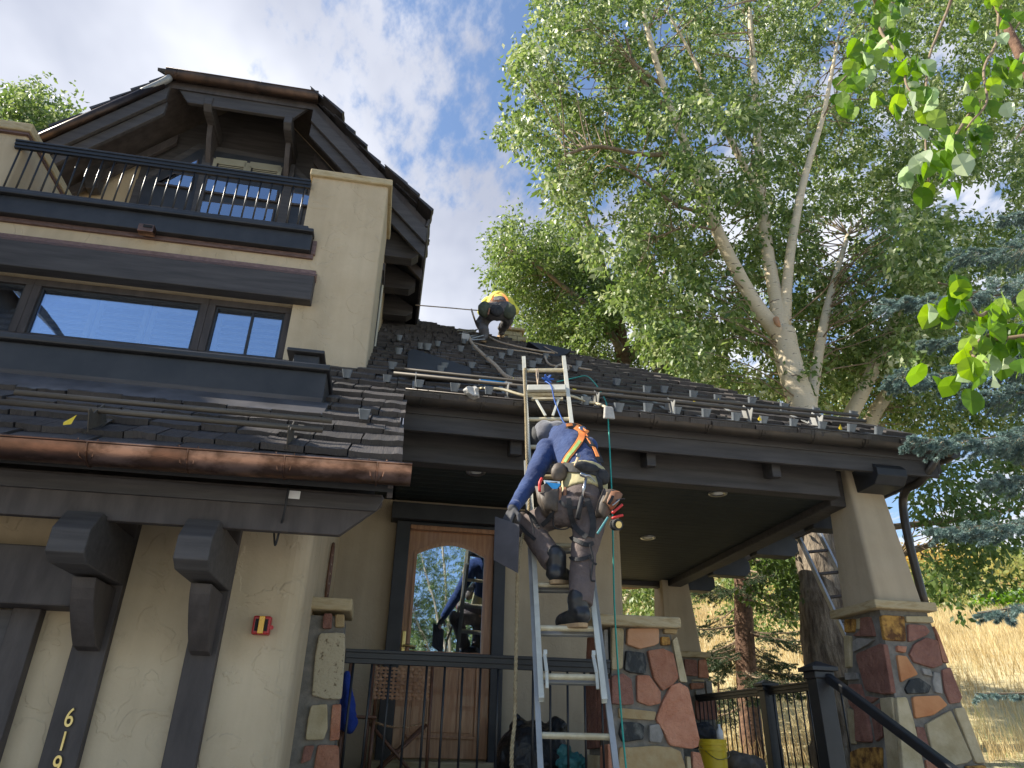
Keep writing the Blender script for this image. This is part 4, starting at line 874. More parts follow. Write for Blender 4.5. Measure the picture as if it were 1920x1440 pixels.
panes = [('louvre', [(1010, 78), (1600, 158), (1572, 268), (985, 190)]), ('glass', [(960, 255), (1555, 350), (1535, 440), (935, 350)]), ('glass', [(905, 445), (1520, 515), (1455, 800), (830, 720)]),
         ('glass', [(525, 280), (670, 210), (830, 235), (800, 325)]), ('glass', [(785, 130), (865, 95), (850, 165)]), ('glass', [(395, 478), (690, 515), (650, 700), (350, 650)]),
         ('glass', [(1675, 372), (1835, 400), (1820, 475), (1665, 455)]), ('glass', [(1705, 660), (1765, 665), (1740, 790), (1680, 780)])]
for kind, pts in panes:
    q = Z3(pts); cx_ = sum(a for a, b in q)/len(q); cy_ = sum(b for a, b in q)/len(q)
    fr = [(cx_+(a-cx_)*1.0+(3.2 if a > cx_ else -3.2), cy_+(b-cy_)+(3 if b > cy_ else -3)) for a, b in q]
    MB().prism(pxs(fr, 7.785), (0, .03, 0)).build('sash', TRIMB, b1, .004)
    if kind == 'glass': MB().prism(pxs(q, 7.781), (0, .003, 0)).build('pane', GLASS, b1)
    else:
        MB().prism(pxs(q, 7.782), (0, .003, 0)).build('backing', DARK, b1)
        tl, tr, br, bl = [Vector(p) for p in pxs(q, 7.775)]
        for s0, s1 in ((.03, .475), (.525, .97)):
            L = MB()
            for k in range(5):
                t = .34+k*.13; a = tl.lerp(bl, t).lerp(tr.lerp(br, t), s0+.06); b = tl.lerp(bl, t).lerp(tr.lerp(br, t), s1-.03); L.bar(a, b, .012, .026, (0, 1, .5))
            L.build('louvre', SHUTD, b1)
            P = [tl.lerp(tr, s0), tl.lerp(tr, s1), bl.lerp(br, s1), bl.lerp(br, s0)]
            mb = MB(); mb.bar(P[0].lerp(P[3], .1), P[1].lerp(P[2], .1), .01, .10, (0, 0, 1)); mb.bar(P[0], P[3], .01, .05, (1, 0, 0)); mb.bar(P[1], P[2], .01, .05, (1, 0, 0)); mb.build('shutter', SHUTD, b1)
# side window of the corner wall
c = at(711, 545, 'X', -.36)
box('window', BOARD, H, -.42, -.375, 7.02, 7.30, 5.25, 6.45, .004); box('window_trim', SHUT, H, -.40, -.36, 7.31, 7.36, 5.3, 6.5, .003); box('window_trim', TRIMB, H, -.41, -.355, 7.0, 7.38, 6.46, 6.56, .003)
# chimney
c = on_roof(978, 628, 0); ch = empty('chimney', (c.x, c.y, c.z)); ch.parent = H; ch.location = Vector((c.x, c.y, c.z))-wl(H)
hd = 8.9; c = at(956, 634, 'Y', 10.9)
for r_ in range(5):
    for i in range(2): MB().box(c.x-.12+i*.17+.08*(r_ % 2), c.x-.12+i*.17+.162+.08*(r_ % 2), 10.85, 11.3, c.z-.30+.085*r_, c.z-.30+.085*r_+.078).build('brick', STN['buff'], ch, .004)
MB().box(c.x-.17, c.x+.26, 10.8, 11.35, c.z+.13, c.z+.18).build('cap', CAPS, ch, .008)
box('roof_box', MORTAR, ch, c.x-.10, c.x+.18, 10.88, 11.28, c.z-1.5, c.z+.13, 0)

# ------------------------------------------------------------------ fittings on the roof
gm = {}
def guard_mesh():
    """small folded zinc cup that holds the snow back: wide at the top, open to the rear"""
    mb = MB(); n = 7; fr = [(.034, .0, .0), (.052, .0, .085)]; V = []
    for r, y, z in fr:
        for i in range(n):
            a = math.pi*i/(n-1); V.append((math.cos(a)*r, -math.sin(a)*r*.55, z)); 
    F = [(i, i+1, n+i+1, n+i) for i in range(n-1)]
    V += [(.034, .03, 0), (-.034, .03, 0), (.052, .02, .085), (-.052, .02, .085)]; F += [(0, 2*n, 2*n+2, n), (n-1, 2*n-1, 2*n+3, 2*n+1), tuple(range(n, 2*n))+(2*n+3, 2*n+2)]
    V += [(-.03, .0, .002), (.03, .0, .002), (.03, .22, .004), (-.03, .22, .004)]; k_ = len(V)-4; F += [(k_, k_+1, k_+2, k_+3)]
    me = bpy.data.meshes.new('snow_guard'); me.from_pydata(V, [], F); me.update(); me.materials.append(GUARD); return me
GM = guard_mesh()
guards = [(650, 704), (682, 782), (725, 712), (735, 688), (747, 660), (786, 722), (852, 730), (833, 687), (884, 686), (916, 735), (788, 650), (863, 655), (820, 645), (748, 634), (889, 652), (917, 676),
          (940, 668), (975, 690), (956, 662), (977, 735), (998, 685), (1010, 678), (1023, 668), (1085, 683), (1078, 692), (870, 640), (801, 652), (1155, 717), (1098, 755), (1160, 768), (1161, 742), (1157, 690+28), (1215, 768), (1270, 772), (1324, 778),
          (1380, 785), (1432, 790), (1488, 795), (1542, 800), (1597, 806), (1648, 811), (1245, 732), (1300, 742), (1345, 748), (1410, 755), (1470, 766), (1530, 772), (1600, 780), (1213, 733), (1148, 740), (826, 704-10), (955, 700)]
for x, y in guards:
    p = on_roof(x, y+4, .045); o = bpy.data.objects.new('snow_guard', GM); COL.objects.link(o); o.parent = roof
    Y = SL; Z = RN; X = Vector((1, 0, 0)); a = random.uniform(-.12, .12); X2 = X*math.cos(a)+Y*math.sin(a); Zt = (Z*.82+Vector((0, 0, 1))*.3).normalized(); Yt = Zt.cross(X2).normalized(); sc_ = random.uniform(.72, .9)
    p = p-wl(roof); o.matrix_local = Matrix(((X2.x*sc_, Yt.x*sc_, Zt.x*sc_, p.x), (X2.y*sc_, Yt.y*sc_, Zt.y*sc_, p.y), (X2.z*sc_, Yt.z*sc_, Zt.z*sc_, p.z), (0, 0, 0, 1)))
for x in (-2.75, -2.35, -1.95):
    o = bpy.data.objects.new('snow_guard', GM); COL.objects.link(o); o.parent = gr; o.location = Vector((x, YF+.05, 9.24))-wl(gr)
def snow_rail(pl, pr_, gaps, lab, hgt=.10, step=.085):
    a, b = on_roof(*pl, .11), on_roof(*pr_, .11); b.y = a.y; b.z = a.z; base = MB().tube([a, b], .017, 10).build('snow_rail', SNOWPIPE, H, smooth=True); base['label'] = lab
    off = SL*.17+RN*.015; MB().tube([a+off, b+off+Vector((.03, 0, 0))], .017, 10).build('pipe', SNOWPIPE, base, smooth=True)
    for g in gaps:
        p = on_roof(*g, .05); p = Vector((p.x, a.y, roof_z(a.y)))+RN*.02
        q = MB().prism([p-SL*.04, p-SL*.03+RN*.12, p-SL*.01+RN*.125, p+SL*.02+RN*.09, p+SL*.16+RN*.11, p+SL*.19, p-SL*.03], (.006, 0, 0)); q.bar(p-SL*.03, p+SL*.5, .035, .006, RN); q.build('bracket', ALUD if g[0] > 700 else SNOWPIPE, base)
snow_rail((-5, 753), (600, 816), [(182, 790), (546, 818)], 'two-pipe snow rail above the copper gutter')
snow_rail((738, 700), (1650, 800), [(778, 700), (940, 720), (1097, 735), (1247, 760), (1390, 775), (1530, 793)], 'long two-pipe snow rail above the porch gutter')

# ------------------------------------------------------------------ vegetation
def leaves_np(P, size, r, D=None, flat=.55, fold=.25, asp=.5):
    """P (n,3) leaf bases, D optional (n,3) preferred pointing direction -> quads"""
    n = len(P); d = r.normal(size=(n, 3)); d /= np.linalg.norm(d, axis=1)[:, None]
    if D is not None: d = d*flat + D; d /= np.linalg.norm(d, axis=1)[:, None]
    q = r.normal(size=(n, 3)); s = np.cross(d, q); s /= np.linalg.norm(s, axis=1)[:, None]; nn = np.cross(d, s)
    L = size*r.uniform(.65, 1.2, n)[:, None]; W = L*asp
    V = np.empty((n, 4, 3)); V[:, 0] = P; V[:, 1] = P+d*L*.42+s*W*.5+nn*W*fold; V[:, 2] = P+d*L; V[:, 3] = P+d*L*.42-s*W*.5+nn*W*fold
    return V.reshape(-1, 3), np.arange(4*n).reshape(-1, 4)
def in_poly(poly, x, y):
    c = np.zeros(len(x), bool); n = len(poly)
    for i in range(n):
        x1, y1 = poly[i]; x2, y2 = poly[i-1]; m_ = (y1 > y) != (y2 > y)
        with np.errstate(all='ignore'): c ^= m_ & (x < (x2-x1)*(y-y1)/(y2-y1)+x1)
    return c
CRn, CUn, CFn, CPn = (np.array(v) for v in (CR, CU, CF, CAMP))
def pix_world(x, y, Y):
    d = ((x-960)/FPX)[:, None]*CRn - ((y-720)/FPX)[:, None]*CUn + CFn; return CPn + d*((Y-CPn[1])/d[:, 1])[:, None]
def crown(poly, nshoot, Y0, Y1, r, per=14, size=.085, spread=.2, holes=.5, hs=70, dens=None, thick=1.0):
    """shoots spread through the volume whose outline the photo shows; noise leaves gaps and clumps"""
    X = []; xs, ys = [p[0] for p in poly], [p[1] for p in poly]; got = 0; out = []
    cell = r.normal(size=(64, 64))
    def nz(x, y, s):
        u, v = x/s, y/s; i, j = np.floor(u).astype(int), np.floor(v).astype(int); f, g = u-i, v-j; f = f*f*(3-2*f); g = g*g*(3-2*g)
        c = lambda a, b: cell[a % 64, b % 64]; return (c(i, j)*(1-f)+c(i+1, j)*f)*(1-g)+(c(i, j+1)*(1-f)+c(i+1, j+1)*f)*g
    while got < nshoot:
        x = r.uniform(min(xs), max(xs), 4000); y = r.uniform(min(ys), max(ys), 4000)
        ex = nz(x, y, 45)*14; ey = nz(x+900, y+300, 38)*14
        k_ = in_poly(poly, x+ex, y+ey) & (nz(x, y, hs)+.5*nz(x, y, hs*.4) > -1.7+holes*1.4+r.uniform(-.5, .5, 4000)); x, y = x[k_], y[k_]
        out.append(np.stack([x, y], 1)); got += len(x)
    q = np.vstack(out)[:nshoot]; Y = Y0+(Y1-Y0)*(.5+.5*np.clip(nz(q[:, 0]+77, q[:, 1]+31, 120)*.6, -.7, .7)+r.uniform(-.5, .5, nshoot)*thick*.7); 
    C = pix_world(q[:, 0], q[:, 1], Y)
    D = r.normal(size=(nshoot, 3)); D[:, 2] = D[:, 2]*.5-.35; D /= np.linalg.norm(D, axis=1)[:, None]
    t = r.uniform(0, 1, (nshoot, per)); P = C[:, None]+D[:, None]*(t[..., None]*spread*2.0)+r.normal(size=(nshoot, per, 3))*spread*.32
    P = P.reshape(-1, 3); D2 = np.repeat(D, per, 0)*.6+np.array([0, 0, -.5])
    V, F = leaves_np(P, size, r, D2, .8)
    tint = np.clip(np.repeat(r.beta(2, 2.2, nshoot), per)*.5+r.uniform(0, .5, len(F)), 0, 1)
    return V, F, tint, C
def twigs_mb(mb, starts, ends, r0, r, sag=.1, n=5):
    for a, b in zip(starts, ends):
        a, b = Vector(a), Vector(b); L = (b-a).length; m_ = a.lerp(b, .45)+Vector(r.normal(size=3))*L*.09+Vector((0, 0, L*sag)); mb.tube([a, a.lerp(m_, .5)+Vector(r.normal(size=3))*L*.03, m_, m_.lerp(b, .5)+Vector(r.normal(size=3))*L*.04, b], [r0, r0*.8, r0*.6, r0*.42, r0*.2], n, False)
def bumpy(pts, rad, n=14, amp=.05, seed=0, step=10):
    P = catmull(pts, step); m_ = len(P); rr = []
    for i in range(m_):
        t = i/(m_-1)*(len(rad)-1); j = min(int(t), len(rad)-2); rr.append((rad[j]*(1-(t-j))+rad[j+1]*(t-j))*(1+amp*mnoise.noise(Vector((i*.6, seed, 0)))))
    mb = MB(); mb.tube(P, rr, n)
    for i in range(len(mb.v)):
        v = Vector(mb.v[i]); k_ = i//n; c = P[min(k_, m_-1)]; o = v-c; mb.v[i] = tuple(c+o*(1+amp*1.2*mnoise.noise(v*3.1+Vector((seed, 0, 0)))))
    return mb
def limb(tree, px, Y, rad, m, name='limb', seed=0, amp=.04, n=12):
    Ys = Y if hasattr(Y, '__len__') else [Y]*len(px)
    pts = [at(x, y, 'Y', yy) for (x, y), yy in zip(px, Ys)]; bumpy(pts, rad, n, amp, seed).build(name, m, tree, smooth=True); return catmull(pts, 8)
def near_on(limbs, C, r, k):
    L = np.array([tuple(p) for l in limbs for p in l]); idx = r.choice(len(C), k, replace=False); S = []; E = []
    for i in idx:
        c = C[i]; d = np.linalg.norm(L-c, axis=1)+np.clip(L[:, 2]-c[2]+.3, 0, 9)*.9; j = np.argmin(d)
        if np.linalg.norm(L[j]-c) < 2.6: S.append(L[j]); E.append(c)
    return S, E
r = np.random.default_rng(11)
# big cottonwood beside the porch
TB = at(1560, 1330, 'Y', 9.0)
cw = empty('cottonwood_tree', (TB.x+.1, 9.0, terrain(TB.x, 9.0)), 'big cottonwood right of the porch roof, pale bark above, rough brown bark below', 'tree')
gb = Vector((TB.x+.12, 9.0, terrain(TB.x, 9.0)-.3))
tp = [gb, at(1558, 1230, 'Y', 9.0), at(1545, 1080, 'Y', 9.0), at(1530, 960, 'Y', 9.0)]
bumpy(tp, [.44, .36, .33, .31], 26, .10, 3, 22).build('trunk', BARKR, cw, smooth=True)
lm = [limb(cw, [(1532, 985), (1520, 860), (1508, 780), (1490, 715), (1475, 660), (1468, 620)], 9.0, [.25, .235, .22, .205, .195, .185], BARKA, 'trunk', 5, .06, 18)]
lm.append(limb(cw, [(1472, 640), (1420, 575), (1372, 490), (1335, 410), (1312, 345), (1280, 260), (1250, 180), (1215, 60), (1190, -60)], [9.0, 8.95, 8.9, 8.8, 8.7, 8.6, 8.5, 8.4, 8.3], [.15, .12, .11, .10, .085, .075, .06, .05, .03], BARKA, 'limb', 7))
lm.append(limb(cw, [(1466, 630), (1455, 560), (1442, 490), (1432, 410), (1425, 330), (1418, 200), (1408, 60), (1400, -60)], [9, 9.05, 9.1, 9.2, 9.3, 9.5, 9.7, 9.9], [.16, .115, .105, .10, .09, .075, .055, .04], BARKA, 'limb', 9))
lm.append(limb(cw, [(1432, 380), (1400, 320), (1370, 262), (1340, 200), (1300, 110), (1250, 20)], [9.2, 9.1, 9.1, 9.0, 8.9, 8.8], [.075, .07, .06, .05, .035, .02], BARKA, 'limb', 11))
lm.append(limb(cw, [(1470, 610), (1476, 530), (1484, 460), (1500, 370), (1518, 300), (1545, 210), (1570, 80)], [9, 8.95, 8.9, 8.9, 8.9, 8.9, 9.0], [.11, .085, .078, .07, .06, .045, .03], BARKA, 'limb', 13))
lm.append(limb(cw, [(1512, 790), (1530, 690), (1548, 590), (1566, 520), (1590, 440)], [9.1, 9.4, 9.6, 9.8, 10], [.13, .09, .075, .06, .04], BARKA, 'limb', 15))
for q, rad in ((((1330, 400), (1270, 385), (1215, 345), (1150, 300)), .035), (((1290, 285), (1210, 290), (1120, 275), (1060, 290)), .045), (((1240, 160), (1180, 110), (1150, 60)), .035), (((1340, 430), (1290, 425), (1230, 445)), .025), (((1265, 215), (1215, 165), (1190, 120), (1170, 60)), .04)):
    lm.append(limb(cw, q, 8.6, [rad, rad*.8, rad*.5], TWIG, 'branch', 17, .04, 7))
bumpy([at(1455, 598, 'Y', 8.8), at(1458, 606, 'Y', 8.72), at(1462, 612, 'Y', 8.70)], [.05, .045, .02], 10, .2, 3).build('branch_scar', STN['peach'], cw, smooth=True)
poly1 = [(1005, -60), (1010, 60), (960, 75), (940, 130), (975, 200), (948, 250), (985, 290), (1010, 330), (1050, 345), (1060, 420), (1120, 520), (1180, 600), (1260, 690), (1340, 720), (1440, 740), (1560, 760), (1640, 740), (1700, 660), (1780, 600), (1990, 560), (1990, -60)]
V, F, T, C1 = crown(poly1, 9800, 7.5, 12.2, r, 13, .122, .17, .80, 52)
tri_mesh('foliage', V, F, LEAF, cw, T)['kind'] = 'stuff'
S, E_ = near_on(lm, C1, r, 620); mb = MB(); twigs_mb(mb, S, E_, .014, r); o = mb.build('twigs', TWIG, cw, smooth=True); o['kind'] = 'stuff'
# second, thinner tree with two leaning stems
t2 = empty('cottonwood_tree', tuple(gb+Vector((1.9, 1.4, 0))), 'slimmer pale-barked tree with leaning stems right of the big cottonwood', 'tree')
lm2 = [limb(t2, [(1545, 900), (1585, 800), (1622, 725), (1652, 660), (1672, 610), (1690, 560), (1712, 505), (1735, 430)], 10.4, [.16, .14, .125, .11, .095, .085, .07, .05], BARKA, 'trunk', 21)]
lm2.append(limb(t2, [(1600, 860), (1640, 775), (1690, 700), (1730, 640), (1752, 575), (1770, 500)], 10.9, [.15, .13, .12, .10, .09, .06], BARKA, 'trunk', 23))
lm2.append(limb(t2, [(1668, 625), (1730, 612), (1800, 605), (1880, 590)], 10.3, [.06, .05, .035, .02], TWIG, 'branch', 25)); lm2.append(limb(t2, [(1560, 1000), (1700, 985), (1790, 975), (1850, 960), (1960, 950)], 10.0, [.06, .05, .045, .03, .02], TWIG, 'branch', 27)); lm2.append(limb(t2, [(1560, 1080), (1720, 1030), (1780, 1005), (1850, 985), (1960, 1000)], 9.8, [.06, .045, .04, .03, .02], TWIG, 'branch', 28))
V, F, T, C2 = crown([(1470, 700), (1560, 640), (1640, 560), (1760, 480), (1990, 420), (1990, 900), (1850, 830), (1760, 810), (1700, 830), (1600, 790)], 2300, 10.2, 13.4, r, 13, .11, .2, .62, 60)
V2, F2, T2, C3 = crown([(1690, 880), (1760, 850), (1990, 830), (1990, 1010), (1900, 1075), (1780, 1080), (1770, 1130), (1740, 1120), (1720, 1020)], 330, 8.6, 10.6, r, 13, .12, .22, .75, 42)
C2 = np.vstack([C2, C3]); F2 = F2+len(V); V = np.vstack([V, V2]); F = np.vstack([F, F2]); T = np.concatenate([T, T2*.6])
tri_mesh('foliage', V, F, LEAF, t2, T)['kind'] = 'stuff'
S, E_ = near_on(lm2, C2, r, 200); mb = MB(); twigs_mb(mb, S, E_, .012, r); o = mb.build('twigs', TWIG, t2, smooth=True); o['kind'] = 'stuff'
# tree behind the roof, left of the cottonwood
g3 = at(1165, 1000, 'Y', 14.5)
t3 = empty('cottonwood_tree', (g3.x, 14.5, terrain(g3.x, 14.5)), 'greyish tree behind the roof ridge, left of the big cottonwood', 'tree')
lm3 = [limb(t3, [(1178, 1100), (1172, 800), (1168, 690), (1160, 610), (1135, 520), (1110, 440), (1090, 380)], 14.5, [.3, .24, .2, .16, .11, .08, .04], BARKS, 'trunk', 31)]
lm3.append(limb(t3, [(1166, 660), (1120, 590), (1060, 540), (1010, 500), (960, 470)], 14.2, [.1, .08, .06, .04, .02], TWIG, 'branch', 33)); lm3.append(limb(t3, [(1167, 690), (1210, 620), (1240, 560), (1250, 470)], 14.6, [.1, .08, .06, .03], TWIG, 'branch', 35)); lm3.append(limb(t3, [(1172, 740), (1240, 690), (1300, 660)], 14.6, [.06, .05, .03], TWIG, 'branch', 37))
V, F, T, C4 = crown([(975, 372), (1000, 430), (1060, 400), (1150, 500), (1280, 620), (1400, 690), (1440, 760), (1300, 780), (1100, 700), (1060, 720), (960, 640), (975, 560), (925, 530), (890, 500), (925, 470), (930, 400)], 3600, 13.6, 17.6, r, 13, .125, .24, .78, 50)
tri_mesh('foliage', V, F, LEAF, t3, T*.9)['kind'] = 'stuff'
S, E_ = near_on(lm3, C4, r, 160); mb = MB(); twigs_mb(mb, S, E_, .016, r); o = mb.build('twigs', TWIG, t3, smooth=True); o['kind'] = 'stuff'
# tree top behind the left parapet
t4 = empty('cottonwood_tree', (-9.5, 14, 1.0), 'bushy tree top rising behind the left parapet pier', 'tree')
lm4 = [limb(t4, [(60, 500), (55, 300), (60, 240), (50, 180)], 14, [.2, .12, .09, .04], BARKR, 'trunk', 41)]
bumpy([Vector((-9.5, 14, .9)), at(60, 480, 'Y', 14)], [.25, .2], 12, .04, 1).build('trunk', BARKR, t4, smooth=True)
V, F, T, C5 = crown([(-60, 150), (0, 175), (20, 190), (40, 150), (58, 128), (75, 150), (85, 190), (110, 175), (148, 195), (150, 225), (110, 245), (80, 300), (-60, 320)], 900, 13, 15.5, r, 13, .13, .24, .45, 40)
tri_mesh('foliage', V, F, LEAF, t4, T)['kind'] = 'stuff'
# lower foliage seen under the porch roof
t5 = empty('young_cottonwood', (at(1210, 1200, 'Y', 17).x, 17, 1.4), 'leafy young tree seen through the porch between wall and rear column', 'tree')
limb(t5, [(1150, 1250), (1165, 1150), (1185, 1105), (1230, 1060)], 17, [.12, .1, .06, .04], BARKA, 'trunk', 51)
V, F, T, C6 = crown([(1100, 1060), (1290, 1060), (1290, 1180), (1100, 1180)], 420, 15.5, 18.5, r, 12, .12, .25, .75, 40)
V2, F2, T2, C7 = crown([(1330, 1040), (1500, 1010), (1540, 1050), (1540, 1120), (1450, 1180), (1400, 1190), (1330, 1140)], 330, 15.5, 18.5, r, 12, .12, .25, .6, 40)
tri_mesh('foliage', np.vstack([V, V2]), np.vstack([F, F2+len(V)]), LEAF, t5, np.concatenate([T, T2*.8]))['kind'] = 'stuff'
V2, F2, T2, C7 = crown([(1420, 1000), (1535, 960), (1535, 1080), (1480, 1140), (1430, 1120)], 120, 9.4, 10.6, r, 14, .11, .2, .5, 30)
o = tri_mesh('lower_foliage', V2, F2, LEAF, cw, T2*.6); o['kind'] = 'stuff'

# spruces: boughs with needled twigs
def needles(P0, P1, r, nl, per, m_w=.0022):
    """P0,P1 (n,3) twig ends -> thin triangles bristling round each twig"""
    n = len(P0); t = r.uniform(0, 1, (n, per)); A = P0[:, None]+(P1-P0)[:, None]*t[..., None]; A = A.reshape(-1, 3)
    d = np.repeat((P1-P0)/np.linalg.norm(P1-P0, axis=1)[:, None], per, 0); q = r.normal(size=A.shape); s = np.cross(d, q); s /= np.linalg.norm(s, axis=1)[:, None]
    dirn = d*.75+s*.85; dirn /= np.linalg.norm(dirn, axis=1)[:, None]; w = np.cross(dirn, r.normal(size=A.shape)); w /= np.linalg.norm(w, axis=1)[:, None]
    L = nl*r.uniform(.7, 1.15, len(A))[:, None]; V = np.stack([A-w*m_w, A+w*m_w, A+dirn*L], 1).reshape(-1, 3); return V, np.arange(len(V)).reshape(-1, 3)
def bough(p0, p1, r, droop=.12, nside=16, tl=.30, up=0):
    """returns axis points and twig segments"""
    p0, p1 = np.array(p0, float), np.array(p1, float); L = np.linalg.norm(p1-p0); ax = []
    for i in range(13):
        t = i/12; ax.append(p0+(p1-p0)*t+np.array([0, 0, -droop*L*math.sin(math.pi*t)*.9+up*L*t*t]))
    ax = np.array(ax); A = []; B = []; d = (p1-p0)/L; side = np.cross(d, [0, 0, 1.]); side /= np.linalg.norm(side)
    for i in range(nside):
        t = .18+.8*(i+r.uniform(0, .8))/nside; j = t*12; k_ = int(min(j, 11)); c = ax[k_]+(ax[k_+1]-ax[k_])*(j-k_)
        for s in (-1, 1):
            l = tl*(1.1-t*.75)*r.uniform(.7, 1.2); dd = d*.75+side*s*.7+np.array([0, 0, r.uniform(-.75, .25)]); dd /= np.linalg.norm(dd); e = c+dd*l+np.array([0, 0, -.12*l]); A.append(c); B.append(e)
            for u in (.3, .5, .7, .88):
                for s2 in (-1, 1):
                    c2 = c+(e-c)*u; l2 = l*.42*(1.15-u)*r.uniform(.7, 1.3); d2 = dd*.8+np.cross(dd, [0, 0, 1.])*s2*.7+np.array([0, 0, r.uniform(-.8, .25)]); d2 /= np.linalg.norm(d2); A.append(c2); B.append(c2+d2*l2)
    A.append(ax[-3]); B.append(ax[-1]); A.append(ax[-5]); B.append(ax[-3])
    return ax, np.array(A), np.array(B)
def spruce(tree, boughs, r, nm, nl, dens, w, tint=(0, 1), bark=TWIG, br=.018):
    VV = []; FF = []; TT = []; off = 0; mb = MB()
    for p0, p1, dr_, ns, tl in boughs:
        ax, A, B = bough(p0, p1, r, dr_, ns, tl); mb.tube([tuple(p) for p in ax], list(np.linspace(br, br*.25, len(ax))), 6, False)
        for a, b in list(zip(A, B)): mb.tube([tuple(a), tuple(b)], [.0035, .0015], 3, False)
        per = int(dens*np.mean(np.linalg.norm(B-A, axis=1)))+4; V, F = needles(A, B, r, nl, per, w); VV.append(V); FF.append(F+off); off += len(V); TT.append(np.clip(r.normal(.5*(tint[0]+tint[1])+r.uniform(-.12, .12), .2, len(F)), 0, 1))
    mb.build('boughs', bark, tree); o = tri_mesh('needles', np.vstack(VV), np.vstack(FF), nm, tree, np.concatenate(TT)); o['kind'] = 'stuff'
r = np.random.default_rng(5)
bs = empty('blue_spruce', (6.4, 4.3, terrain(6.4, 4.3)), 'blue spruce reaching in from the right edge in front of the porch corner', 'tree')
bumpy([Vector((6.4, 4.3, -.3)), Vector((6.42, 4.3, 4)), Vector((6.35, 4.35, 9.5))], [.19, .15, .03], 14, .06, 8, 14).build('trunk', BARKS, bs, smooth=True)
TX = Vector((6.4, 4.3, 0)); B = []
for (tx, ty), Yt, (rx, ry), dr_, ns, tl in [((1640, 572), 5.0, (2100, 470), .05, 20, .40), ((1660, 705), 4.9, (2100, 600), .08, 22, .42), ((1655, 560), 5.0, (2120, 500), .06, 16, .34), ((1780, 480), 5.2, (2120, 400), .05, 16, .40), ((1700, 825), 4.6, (2100, 760), .06, 22, .36), ((1800, 742), 4.7, (2100, 690), .06, 16, .34), ((1840, 900), 4.6, (2100, 860), .05, 14, .32), ((1752, 990), 4.6, (2100, 930), .05, 18, .34), ((1830, 1300), 4.4, (2080, 1270), .04, 6, .16), ((1835, 1150), 4.4, (2090, 1060), .05, 13, .26), ((1830, 620), 4.7, (2100, 560), .05, 16, .36), ((1860, 830), 5.0, (2100, 800), .08, 16, .36), ((1870, 410), 5.0, (2120, 340), .05, 12, .36), ((1730, 640), 5.3, (2100, 560), .09, 18, .36)]:
    a = at(rx, ry, 'Y', 4.4); b = at(tx, ty, 'Y', Yt); B.append((tuple(a), tuple(b), dr_, int(ns*1.5), tl*1.05))
spruce(bs, B, r, NEEB, .026, 950, .0026, br=.016)
gs = empty('green_spruce', (at(1398, 1200, 'Y', 13).x, 13, 1.4), 'dark spruce with a brown trunk seen between the porch columns', 'tree')
c0 = at(1412, 1440, 'Y', 13); bumpy([c0-Vector((0, 0, 1.2)), at(1402, 1300, 'Y', 13), at(1392, 1080, 'Y', 13), at(1386, 900, 'Y', 13)], [.22, .19, .16, .12], 14, .05, 2).build('trunk', BARKS, gs, smooth=True)
B = []
for i in range(50):
    yy = r.uniform(1040, 1330); c = at(1395, yy, 'Y', 13); a = r.uniform(0, 2*math.pi); L = r.uniform(.9, 1.9)*(1.1 if yy < 1200 else .9); 
    if yy > 1230 and r.uniform() < .45: continue
    B.append((tuple(c), (c.x+math.cos(a)*L, c.y+math.sin(a)*L, c.z-.12*L+r.uniform(-.15, .1)), .05, 9, .42))
spruce(gs, B, r, NEEG, .04, 170, .0045, br=.02)
gs2 = empty('green_spruce', (at(1335, 1300, 'Y', 15).x, 15, 1.6), 'small young spruce left of the brown spruce trunk', 'tree'); c0 = at(1345, 1400, 'Y', 15)
bumpy([c0-Vector((0, 0, .8)), at(1345, 1225, 'Y', 15)], [.05, .01], 8, .02, 2).build('trunk', BARKS, gs2); B = []
for i in range(26):
    yy = r.uniform(1240, 1340); c = at(1345, yy, 'Y', 15); a = r.uniform(0, 6.28); L = .15+(yy-1225)/110*.6; B.append((tuple(c), (c.x+math.cos(a)*L, c.y+math.sin(a)*L, c.z+.1), .03, 5, .2))
spruce(gs2, B, r, NEEG, .04, 90, .005, br=.01)

# hanging aspen spray at the top right: every leaf its own piece
asp = empty('aspen_tree', (3.9, 1.3, 0), 'aspen whose round bright leaves hang into the top right corner', 'tree')
bumpy([Vector((3.9, 1.3, -.1)), Vector((3.85, 1.35, 2.5)), Vector((3.6, 1.5, 5.5))], [.10, .085, .05], 12, .04, 5).build('trunk', BARKA, asp, smooth=True)
def aspen_leaf_mesh(s):
    rr = random.Random(s); V = [(0, 0, 0)]; n = 12
    for i in range(n+1):
        a = math.pi*2*i/n+math.pi/2; rad = .5*(1+.05*rr.uniform(-1, 1)); x = math.cos(a)*rad*.95; y = -math.sin(a)*rad*1.02+.5
        if i in (6,): y += .12
        V.append((x, y, .26*abs(x)+.09*math.sin(y*4+s)+(.12 if i % 3 == 0 else 0)*abs(x)))
    V = [(0, .5, 0)]+V[1:-1]; F = [(0, i, i % n+1) for i in range(1, n+1)]
    st = len(V); V += [(.012, 0, 0), (-.012, 0, 0), (0, -.55, .12)]; F += [(st, st+1, st+2)]
    me = bpy.data.meshes.new('leaf'); me.from_pydata(V, [], F); me.update()
    a = me.attributes.new('tint', 'FLOAT', 'FACE'); a.data.foreach_set('value', [min(1, max(0, rr.betavariate(2, 2)))]*len(F)); me.materials.append(LEAFA); return me
ALM = [aspen_leaf_mesh(i) for i in range(14)]
